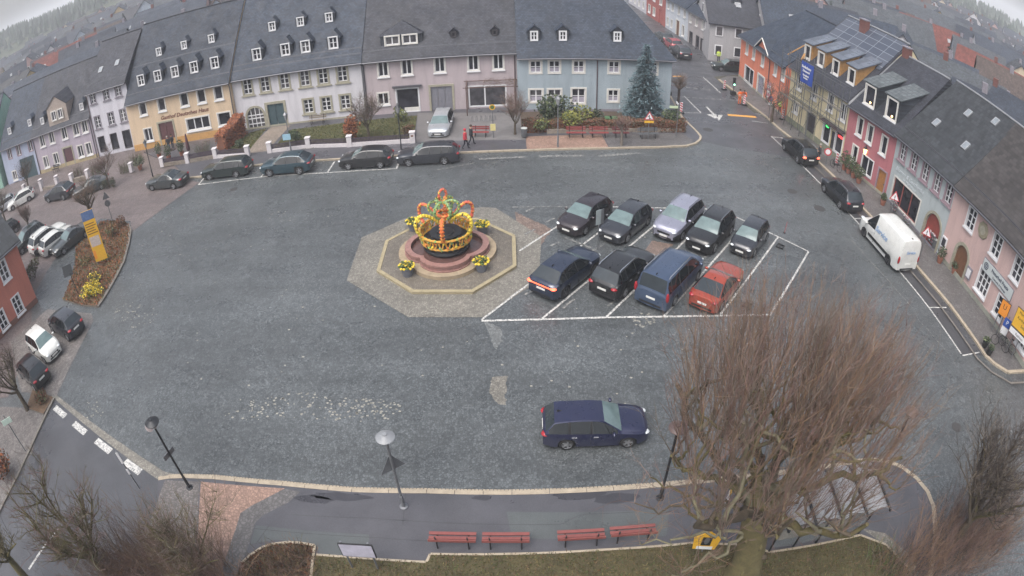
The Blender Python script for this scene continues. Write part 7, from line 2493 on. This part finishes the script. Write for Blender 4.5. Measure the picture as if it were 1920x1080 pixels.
tree('street_tree', 'bare street tree on the right pavement before the scaffolding', (1447, 228), .12, SM, 45, (2.0, .13, .1), (8, 1.9, .06, .8, 1.0), (5, 7, .9, .012, .4, 4), mats=GR)
tree('garden_tree', 'bare rounded tree with rusty twigs above the clipped balls', (206, 352), .03, SM, 46, (1.7, .1, .08), (10, 1.9, .05, 1.0, .9), (6, 7, .8, .012, .45, 4), mats=RD)
tree('garden_tree', 'bare tree before the dark gateway of the pale blue house', (56, 358), .03, SM, 47, (1.6, .12, .1), (10, 2.0, .05, 1.1, .85), (6, 7, .9, .012, .45, 4), mats=GR)
tree('pollard_tree', 'knobbly pollard tree beside the yellow town board', (180, 432), .14, SM, 48, (2.6, .2, .17), (8, 1.5, .12, 1.0, .9), (5, 8, .9, .012, .45, 4), mats=([m_bark, m_bark], [m_twig, m_twigg, m_twig2]))
tree('pollard_tree', 'small bare tree among the parked cars above the terracotta house', (62, 448), .02, SM, 49, (2.4, .12, .1), (9, 1.2, .06, 1.0, .9), (5, 9, .7, .011, .45, 4), mats=RD)
tree('bare_tree', 'bare tree at the far left edge before the silver car', (12, 420), .02, SM, 50, (2.0, .12, .1), (9, 1.9, .06, 1.0, .9), (5, 7, .9, .011, .45, 4), mats=GR)
for i, (px, l) in enumerate((((236, 322), 'twiggy brown shrub at the steps left of the inn'), ((258, 306), 'dark twiggy shrub left of the small inn window'), ((148, 330), 'straw coloured shrub behind the white pillars'), ((182, 326), 'reddish twiggy shrub below the tall white house'), ((382, 288), 'dark twiggy plant behind the rubble wall of the inn'))):
    brush('garden_shrub', l, [px], .1, 'garden shrubs on the left', 100 + i, 110, 1.3, 1, [m_twig, m_twigg, m_leaf_g], .4, 4, .012, area=.7)
bush('autumn_bush', 'orange brown autumn bush at the left edge by the direction sign', (14, 885), .0, (1.1, 1.3, 1.2), 900, .09, L_au + L_br[:1], 110, FG)
tree('mossy_shrub', 'mossy stemmed shrub standing in the red twigs by the red paving', (385, 1085), .12, FG, 29, (.8, .1, .09), (11, 2.7, .06, 1.4, .8), (7, 8, .95, .0105, .45, 5), cat='shrub', mats=([m_moss, m_pale], [m_twigg, m_twig, m_moss]))
bush('ground_shrub', 'low brown ground cover under the bare shrubs at the bottom left', (250, 1078), .1, (2.2, 1.0, .5), 900, .08, L_br + L_au[1:] + L_mx[2:], 111, FG)
# flower island planting
IS = 'plants in the flower island'
bush('forsythia', 'bright yellow flowering clump at the lower tip of the flower island', (176, 553), .14, (1.15, 1.05, .7), 900, .08, [m_leaf_y, m_leaf_y, m_leaf_g], 201, IS)
bush('forsythia', 'smaller yellow flowering clump above the bright one in the island', (180, 530), .14, (.75, .8, .5), 420, .075, [m_leaf_y, m_leaf_g, m_leafmulch], 202, IS)
bush('forsythia', 'yellow sprigs at the foot of the yellow town board', (200, 486), .14, (.45, .4, .4), 160, .06, [m_leaf_y, m_leaf_g], 203, IS)
bush('island_shrub', 'green shrub at the top of the flower island', (215, 440), .14, (.85, .8, .8), 460, .08, L_dk[2:] + L_mx, 204, IS)
bush('island_shrub', 'low green tuft on the left side of the flower island', (160, 494), .14, (.6, .8, .4), 260, .07, L_dk[2:] + L_mx[:1], 205, IS)
bush('island_shrub', 'red brown shrub at the top right of the flower island', (229, 424), .14, (.5, .5, .8), 260, .07, L_au[2:] + L_br, 206, IS)
bush('house_shrub', 'green shrub against the terracotta house by the road', (66, 520), .02, (.7, 1.7, 1.0), 700, .09, L_dk[2:] + L_br[:2], 207)
bush('corner_shrub', 'low red brown ground cover in the planted corner by the dashed line', (78, 748), .12, (.9, .8, .35), 500, .07, L_au[2:] + L_br + L_mx[2:], 208)
def poly_in(pt, poly):
    x, y = pt
    c = False
    for i in range(len(poly)):
        (x0, y0), (x1, y1) = poly[i], poly[i - 1]
        if (y0 > y) != (y1 > y) and x < (x1 - x0) * (y - y0) / (y1 - y0) + x0:
            c = not c
    return c
def cover(name, poly, z, n, mats, size, h, seed, clump=0.0):
    rr = random.Random(seed)
    xs, ys = [p[0] for p in poly], [p[1] for p in poly]
    mb = MB()
    k = 0
    while k < n:
        p = (rr.uniform(min(xs), max(xs)), rr.uniform(min(ys), max(ys)))
        if not poly_in(p, poly):
            continue
        k += 1
        a = rr.uniform(0, 2 * PI)
        s_ = size * rr.uniform(.5, 1.5)
        dx, dy = math.cos(a) * s_, math.sin(a) * s_
        hh = h * rr.uniform(.3, 1.3)
        ln = (rr.gauss(0, .5) * hh, rr.gauss(0, .5) * hh)
        mb.add([(p[0] - dx, p[1] - dy, z), (p[0] + dx, p[1] + dy, z), (p[0] + ln[0], p[1] + ln[1], z + hh)], [(0, 1, 2)], rr.randrange(len(mats)))
    tag(mb.build(name, mats), kind='stuff')
G_l = [mat('grass blade', '4c4e2c', .8, .3, 3), mat('dry blade', '665d3a', .8, .3, 3), mat('green blade', '434d28', .8, .3, 3), mat('brown blade', '5a4832', .8, .3, 3)]
cover('lawn_grass', [p for p in lawn if p[1] > 6.0] + [(20, 6.2), (-13, 6.2)] if 0 else lawn, .158, 30000, G_l, .025, .09, 301)
cover('front_grass', ats([(545, 243), (782, 216), (775, 268), (505, 284)], .12), .125, 9000, [G_l[0], G_l[2], G_l[1]], .04, .1, 302)
cover('front_grass', ats([(446, 256), (500, 240), (462, 288), (412, 294)], .12), .125, 2500, [G_l[0], G_l[2], G_l[1]], .04, .1, 303)
cover('island_ground_cover', isl, .138, 9000, L_mx + L_au[:2] + G_l[:1], .045, .13, 304)
cover('bed_ground_cover', bed, .168, 3500, L_au[2:] + L_br + [m_leafmulch], .035, .1, 305)
cover('fallen_leaves', lawn, .165, 1600, [L_au[0], mat('pale dead leaf', '9c8256', .8, .3, 5)], .04, .015, 306)
# green bins under the spruce
for i, (px, l) in enumerate((((1140, 240), 'left one of two green waste bins beside the spruce'), ((1150, 240), 'right one of two green waste bins beside the spruce'))):
    x, y = at(*px, .12)
    t = thing('waste_bin', l, 'waste bin', (x, y, .12), 0, 'green waste bins')
    mg = mat('green bin plastic', '3f5e3c', .5, .12, 4)
    MB().prism([(-.24, -.28), (.24, -.28), (.28, .28), (-.28, .28)], .05, .95, bottom=True).build('bin_body', mg, t)
    MB().box2((-.31, -.33, .953), (.31, .33, 1.03)).build('lid', mg, t)
# ------------------------------------------------------------------ the town beyond, woods, hills, air
def project(X):
    vx, vy, vz = X[0], X[1], X[2] - CAMH
    cp, sp = math.cos(PITCH), math.sin(PITCH)
    y, z = cp * vy - sp * vz, sp * vy + cp * vz
    h = math.hypot(vx, z) + 1e-9
    t = math.atan2(h, y)
    r = LF * (t + LA * t ** 3)
    u, w = r * vx / h, r * z / h
    c, s = math.cos(ROLL), math.sin(ROLL)
    return 960 + c * u + s * w, 540 - (-s * u + c * w)
wallc = [plaster('town render ' + n, c) for n, c in (('white', 'c0bec4'), ('grey', 'a3a1a4'), ('cream', 'c3b294'), ('rose', 'b58f8a'), ('ochre', 'b99e6a'), ('pale blue', '9aa8b8'))]
roofc = [m_slate_n, m_slate_d, m_slate_b, m_tile, slate('town slate grey', '454a50', .2, .3), slate('town brown tiles', '473c39', .3, .3)]
m_redroof = slate('red pan tiles', '6a3a33', .34, .3, .6)
BGM = {}
def town_mesh(w, d, e, tan):
    k = (w, d, e, tan)
    if k not in BGM:
        mb = MB()
        rz = e + tan * d / 2
        mb.box2((-w / 2, -d / 2, -.5), (w / 2, d / 2, e))
        for x, s_ in ((-w / 2, -1), (w / 2, 1)):
            q = [(x, -d / 2, e), (x, d / 2, e), (x, 0, rz)]
            mb.add(q, [(0, 1, 2) if s_ > 0 else (2, 1, 0)])
        r = MB()
        ov = .4
        for s_ in (1, -1):
            q = [(-w / 2 - .25, -s_ * (d / 2 + ov), e - ov * tan + .15), (w / 2 + .25, -s_ * (d / 2 + ov), e - ov * tan + .15), (w / 2 + .25, 0, rz + .15), (-w / 2 - .25, 0, rz + .15)]
            slab(r, q if s_ > 0 else q[::-1], .15)
        ch = MB(); ch.box2((-.35, -.3, rz - 1.2), (.35, .3, rz + 1.0))
        out = []
        for nm, m_, ms in (('wall', mb, [wallc[0]]), ('roof', r, [roofc[0]]), ('chimney', ch, [m_brick])):
            o = m_.build(nm, ms)
            out.append((nm, o.data))
            bpy.data.objects.remove(o)
        BGM[k] = out
    return BGM[k]
mb = MB(); mb.box((0, 0, 0), (1.05, .12, 1.45), 0); mb.box((0, -.065, 0), (.78, .02, 1.18), 1)
o = mb.build('window', [m_white, m_glass]); TW = o.data; bpy.data.objects.remove(o)
mb = MB(); mb.box((0, 0, 0), (.75, 1.0, .2), 0)
o = mb.build('roof_light', [m_lead]); TS = o.data; bpy.data.objects.remove(o)
TOWN = 'houses of the town beyond the square'
def town_house(x, y, rz, w, d, e, tan, wm, rm, label, z=0.0, group=TOWN, chim=True, sky_=True):
    t = thing('town_house', label, 'house', (x, y, z), rz, group)
    for nm, me in town_mesh(w, d, e, tan):
        if nm == 'chimney' and not chim:
            continue
        o = link(nm, me, t)
        if nm == 'wall': setmat(o, 0, wm)
        if nm == 'roof': setmat(o, 0, rm)
        if nm == 'chimney':
            o.location.x = w * rr.uniform(-.3, .3)
            if rr.random() < .6: setmat(o, 0, m_stone_d)
    view = Vector((-x, -y)).normalized()
    cz, sz = math.cos(rz), math.sin(rz)
    nw = max(2, int(w / 2.6))
    for s_ in (1, -1):
        if view.dot(Vector((-sz * s_, cz * s_))) > .1:
            for zz in (1.6, 4.3):
                if zz + .8 < e:
                    for i in range(nw):
                        link('window', TW, t, (-w / 2 + (i + .5) * w / nw, s_ * d / 2, zz), 0 if s_ < 0 else PI)
            for i in range(3):
                if rr.random() < .6:
                    o = link('roof_light', TS, t, (-w / 2 + (i + .6) * w / 3.3, s_ * d / 4, e + tan * d / 4 + .2))
                    o.rotation_euler.x = -s_ * math.atan(tan)
        if view.dot(Vector((cz * s_, sz * s_))) > .1:
            for xx in (-1.6, 1.6):
                link('window', TW, t, (s_ * w / 2, xx, e - 1.2), PI / 2 * s_)
            link('window', TW, t, (s_ * w / 2, 0, e + 1.0), PI / 2 * s_)
    return t
rr = random.Random(2024)
placed = []
def beyond(x, y):
    """the house of the square over whose roof a far thing shows"""
    u = project((x, y, 7))[0]
    for lim, nm in ((60, 'pale blue house'), (165, 'mauve house'), (240, 'tall white house'), (440, 'inn'), (900, 'white house'), (1400, 'grey corner house'), (1480, 'orange house'), (1640, 'yellow house'), (1740, 'rose house'), (1830, 'grey shop')):
        if u < lim:
            return nm
    return 'pink house'
CN = {0: 'white', 1: 'grey', 2: 'cream', 3: 'rose', 4: 'ochre', 5: 'pale blue'}
RN = {0: 'bluish slate', 1: 'dark slate', 2: 'dull slate', 3: 'grey tile', 4: 'pale slate', 5: 'brown tile'}
def clear(x, y, r):
    return all(math.hypot(x - a, y - b) > (r + c) for a, b, c in placed)
def landmark(px, z, rz, w, d, e, tan, wm, rm, label):
    x, y = at(px[0], px[1], z)
    placed.append((x, y, max(w, d) * .48))
    return town_house(x, y, rz, w, d, e, tan, wm, rm, label)
landmark((1738, 40), 7, R(-38), 46, 12, 7.5, .5, wallc[0], roofc[4], 'long white building with rows of windows beyond the right hand roofs')
landmark((1800, 72), 6, R(-40), 13, 10, 6.5, .6, wallc[4], roofc[0], 'ochre house left of the red fronted one beyond the right hand roofs')
landmark((1822, 84), 6, R(-40), 10, 10, 6.8, .6, plaster('brick red render', 'a5574c'), roofc[1], 'red fronted house between two ochre ones beyond the right hand roofs')
landmark((1852, 100), 6, R(-42), 16, 10, 6.5, .6, plaster('deep ochre render', 'c08a4c'), roofc[1], 'long deep ochre house with rows of small windows at the right')
landmark((1868, 138), 8, R(-48), 16, 11, 5.5, .8, wallc[1], m_redroof, 'house with a big red tiled roof near the right edge')
landmark((1692, 84), 9, R(52), 9, 8, 6.5, 1.1, wallc[0], roofc[0], 'white house with a steep gable facing the square behind the solar roof')
landmark((1560, 30), 9, R(-10), 22, 11, 5.5, .8, wallc[1], roofc[0], 'long slate roofed house behind the scaffolded roof')
landmark((1650, 45), 9, R(-35), 15, 10, 6, .85, wallc[0], roofc[4], 'pale slate roofed house behind the long ridge at the upper right')
landmark((1470, 18), 8, R(-8), 24, 11, 5.5, .8, wallc[1], roofc[2], 'slate roofed house with solar cells behind the orange house')
landmark((1912, 195), 9, R(-60), 14, 10, 5.5, .8, wallc[1], roofc[1], 'dark slate roofed house at the right edge behind the tiled roof')
landmark((1862, 178), 8, R(-55), 12, 9, 5.0, .8, wallc[0], roofc[3], 'tile roofed house with a dark dormer behind the right hand ridge')
landmark((1800, 135), 9, R(-50), 14, 10, 5.5, .85, wallc[2], roofc[4], 'slate roofed house just behind the ridge of the rose house')
landmark((1745, 100), 9, R(-42), 15, 10, 5.5, .8, wallc[1], roofc[0], 'blue slate roofed house behind the long white verge')
landmark((112, 128), 9, R(14), 30, 11, 6.0, .75, wallc[2], roofc[0], 'long blue slate roofed house behind the mauve house ridge')
landmark((40, 160), 9, R(20), 20, 11, 5.5, .75, wallc[1], roofc[4], 'slate roofed house behind the pale blue house at the left')
landmark((180, 85), 10, R(10), 14, 10, 6.5, .9, wallc[0], roofc[1], 'tall slate roofed house with pale chimneys behind the tall white house')
landmark((300, 45), 10, R(8), 26, 11, 6.0, .8, wallc[1], roofc[2], 'brown slate roofed house behind the ridge of the inn')
k = 0
for ring_r in range(62, 360, 12):
    for a in range(-74, 75, 2):
        A_ = R(a + rr.uniform(-1, 1))
        r_ = ring_r + rr.uniform(-5, 5)
        x, y = r_ * math.sin(A_), r_ * math.cos(A_)
        if (-70 < x < 20 and y < 80) or (12 < x < 31) or (x >= 12 and x < 46 and y < 92) or (x < -20 and y < 60) or (x > 20 and y < 46 and x < 47):
            continue
        if -21 < a < 21:
            continue
        w, d = rr.choice(((11, 9), (14, 10), (18, 10), (12, 11)))
        pu, pv = project((x, y, 9))
        if not (-60 < pu < 1980 and pv > -30) or not clear(x, y, w * .42):
            continue
        if r_ > 250 and rr.random() < .3:
            continue
        placed.append((x, y, w * .42))
        wi, ri = rr.randrange(6), rr.choice((0, 0, 1, 1, 2, 3, 4, 4, 5))
        if rr.random() < .012: rm_ = m_redroof; rn = 'red tile'
        else: rm_ = roofc[ri]; rn = RN[ri]
        dist = 'close' if r_ < 100 else 'second row' if r_ < 130 else 'mid distance' if r_ < 180 else 'far' if r_ < 240 else 'hazy far'
        turn = rr.choice((0, 90, 8, -12, 85))
        face = 'gable end' if turn > 45 else 'long side' if turn == 0 else 'slanted side'
        town_house(x, y, -A_ * .8 + R(turn), w, d, rr.choice((4.5, 5.5, 6.0)), rr.choice((.75, .9, 1.0)), wallc[wi], rm_, '%s house, %s roof, %s forward, beyond the %s, %s' % (CN[wi], rn, face, beyond(x, y), dist))
        k += 1
# trees among the houses and the woods
def crown_mesh(seed, kind):
    q = random.Random(seed)
    mb, tb = MB(), MB()
    if kind == 'conifer':
        for z in range(14):
            f = z / 13
            for j in range(int(14 * (1 - f)) + 4):
                a = q.uniform(0, 2 * PI); r = 2.1 * (1 - f) * q.uniform(.5, 1.05) + .1
                p = Vector((r * math.cos(a), r * math.sin(a), 1.2 + 8.4 * f)); d = Vector((math.cos(a), math.sin(a), -.4)) * .6; e = Vector((-math.sin(a), math.cos(a), 0)) * .35
                mb.add([tuple(p - d), tuple(p + e), tuple(p + d), tuple(p - e)], [(0, 1, 2, 3)], q.randrange(2))
        tb.tube([(0, 0, 0), (0, 0, 9.6)], [.2, .03], 5)
    else:
        tb.tube([(0, 0, 0), (0, 0, 3.2)], [.25, .16], 6)
        for k_ in range(26):
            d = Vector((q.gauss(0, 1), q.gauss(0, 1), q.uniform(.2, 1.4)))
            pts = wander((0, 0, q.uniform(2.2, 3.4)), d, q.uniform(2.0, 4.4), 3, q, .2, .1)
            tb.tube(pts, taper(.09, .03, 4), 4)
            for s_ in range(12):
                shoot(mb, pts[q.randint(1, 3)], (q.gauss(0, .8), q.gauss(0, .8), q.uniform(0, 1)), q.uniform(.7, 1.6), .03, q, (0, 1), 2, .1)
    return mb, tb
m_con = [mat('conifer green', '39483c', .8, .3, 2), mat('conifer dark', '2c3a31', .8, .3, 2)]
m_bgt = [mat('grey crown twigs', '6d6862', .9, .3, 2), mat('pale crown twigs', '857f76', .9, .3, 2)]
PR = []
for i in range(5):
    kind = 'conifer' if i > 2 else 'bare'
    mb, tb = crown_mesh(500 + i, kind)
    a_, b_ = mb.build('crown', m_con if kind == 'conifer' else m_bgt), tb.build('trunk', m_bark)
    PR.append((kind, a_.data, b_.data)); bpy.data.objects.remove(a_); bpy.data.objects.remove(b_)
def bg_tree(x, y, i, s_, lab, z=0):
    t = thing('conifer_tree' if PR[i][0] == 'conifer' else 'bare_tree', lab, 'tree', (x, y, z), rr.uniform(0, 6), 'trees among the town roofs')
    t.scale = (s_, s_, s_)
    link('crown', PR[i][1], t); link('trunk', PR[i][2], t)
nt_ = 0
for _ in range(2600):
    a = R(rr.choice((rr.uniform(-66, -24), rr.uniform(24, 66))))
    r_ = rr.uniform(85, 420)
    x, y = r_ * math.sin(a), r_ * math.cos(a)
    if x > 10 and x < 46 and y < 140: continue
    pu, pv = project((x, y, 6))
    if not (-10 < pu < 1930 and pv > 0) or not clear(x, y, 1.5): continue
    placed.append((x, y, 2.5))
    i = rr.choice((0, 1, 2, 0, 1, 2, 3, 4))
    sz_ = rr.uniform(.6, 1.05)
    how = 'small' if sz_ < .72 else 'big' if sz_ > .92 else 'middling'
    bg_tree(x, y, i, sz_, '%s %s beyond the %s, %s' % (how, 'dark conifer' if PR[i][0] == 'conifer' else 'pale bare tree', beyond(x, y), 'near' if r_ < 110 else 'mid distance' if r_ < 160 else 'rather far' if r_ < 220 else 'far' if r_ < 300 else 'far in haze'))
    nt_ += 1
    if nt_ > 190: break
# hills with woods
def hill_z(x, y):
    r_ = math.hypot(x, y)
    a = math.degrees(math.atan2(x, y))
    z = 0
    if a < -18:
        k_ = min(1, (-18 - a) / 14)
        z += k_ * (26 * math.exp(-((r_ - 820) / 260) ** 2) + 14 * math.exp(-((r_ - 520) / 120) ** 2)) * (.8 + .2 * math.sin(a * .35))
    if a > 12:
        k_ = min(1, (a - 12) / 16)
        z += k_ * 9 * math.exp(-((r_ - 620) / 180) ** 2) * (.85 + .15 * math.sin(a * .3))
    return z - .6
hm = MB()
NA, NR = 90, 26
vs = []
for i in range(NA + 1):
    a = R(-85 + 170 * i / NA)
    for j in range(NR + 1):
        r_ = 380 + 900 * (j / NR)
        x, y = r_ * math.sin(a), r_ * math.cos(a)
        vs.append((x, y, hill_z(x, y)))
hm.add(vs, [(i * (NR + 1) + j, (i + 1) * (NR + 1) + j, (i + 1) * (NR + 1) + j + 1, i * (NR + 1) + j + 1) for i in range(NA) for j in range(NR)])
struct('hills', hm, mat('hill meadow', '454c3c', .95, .35, .03), smooth=180)
wd = MB()
q = random.Random(91)
for _ in range(5200):
    a = R(q.choice((q.uniform(-75, -28), q.uniform(26, 75))))
    r_ = q.uniform(430, 900)
    x, y = r_ * math.sin(a), r_ * math.cos(a)
    if math.sin(x * .013 + 2) * math.cos(y * .011) < -.25:
        continue
    z = hill_z(x, y)
    h, w = q.uniform(7, 12), q.uniform(2.2, 3.6)
    n = 5
    o = q.uniform(0, 6)
    for lv in (0, 1):
        z0, z1, ww = z + h * (.1 + .38 * lv), z + h * (.62 + .38 * lv), w * (1 - .4 * lv)
        wd.add([(x + ww * math.cos(o + 2 * PI * k_ / n), y + ww * math.sin(o + 2 * PI * k_ / n), z0 + q.uniform(-.4, .4)) for k_ in range(n)] + [(x, y, z1)], [(k_, (k_ + 1) % n, n) for k_ in range(n)], q.randrange(2))
tag(wd.build('far_woods', m_con), kind='stuff')
# the damp air
hz = MB()
hz.box2((-3200, -3200, -2), (3200, 3200, 62))
hm_ = bpy.data.materials.new('damp air')
hm_.use_nodes = True
nt = hm_.node_tree
nt.nodes.clear()
pv = nt.nodes.new('ShaderNodeVolumePrincipled')
pv.inputs['Color'].default_value = (.9, .92, .97, 1)
pv.inputs['Density'].default_value = .0009
pv.inputs['Anisotropy'].default_value = 0.0
om = nt.nodes.new('ShaderNodeOutputMaterial')
nt.links.new(pv.outputs[0], om.inputs['Volume'])
tag(hz.build('haze', hm_), kind='stuff')
print('town', k, 'trees', nt_)
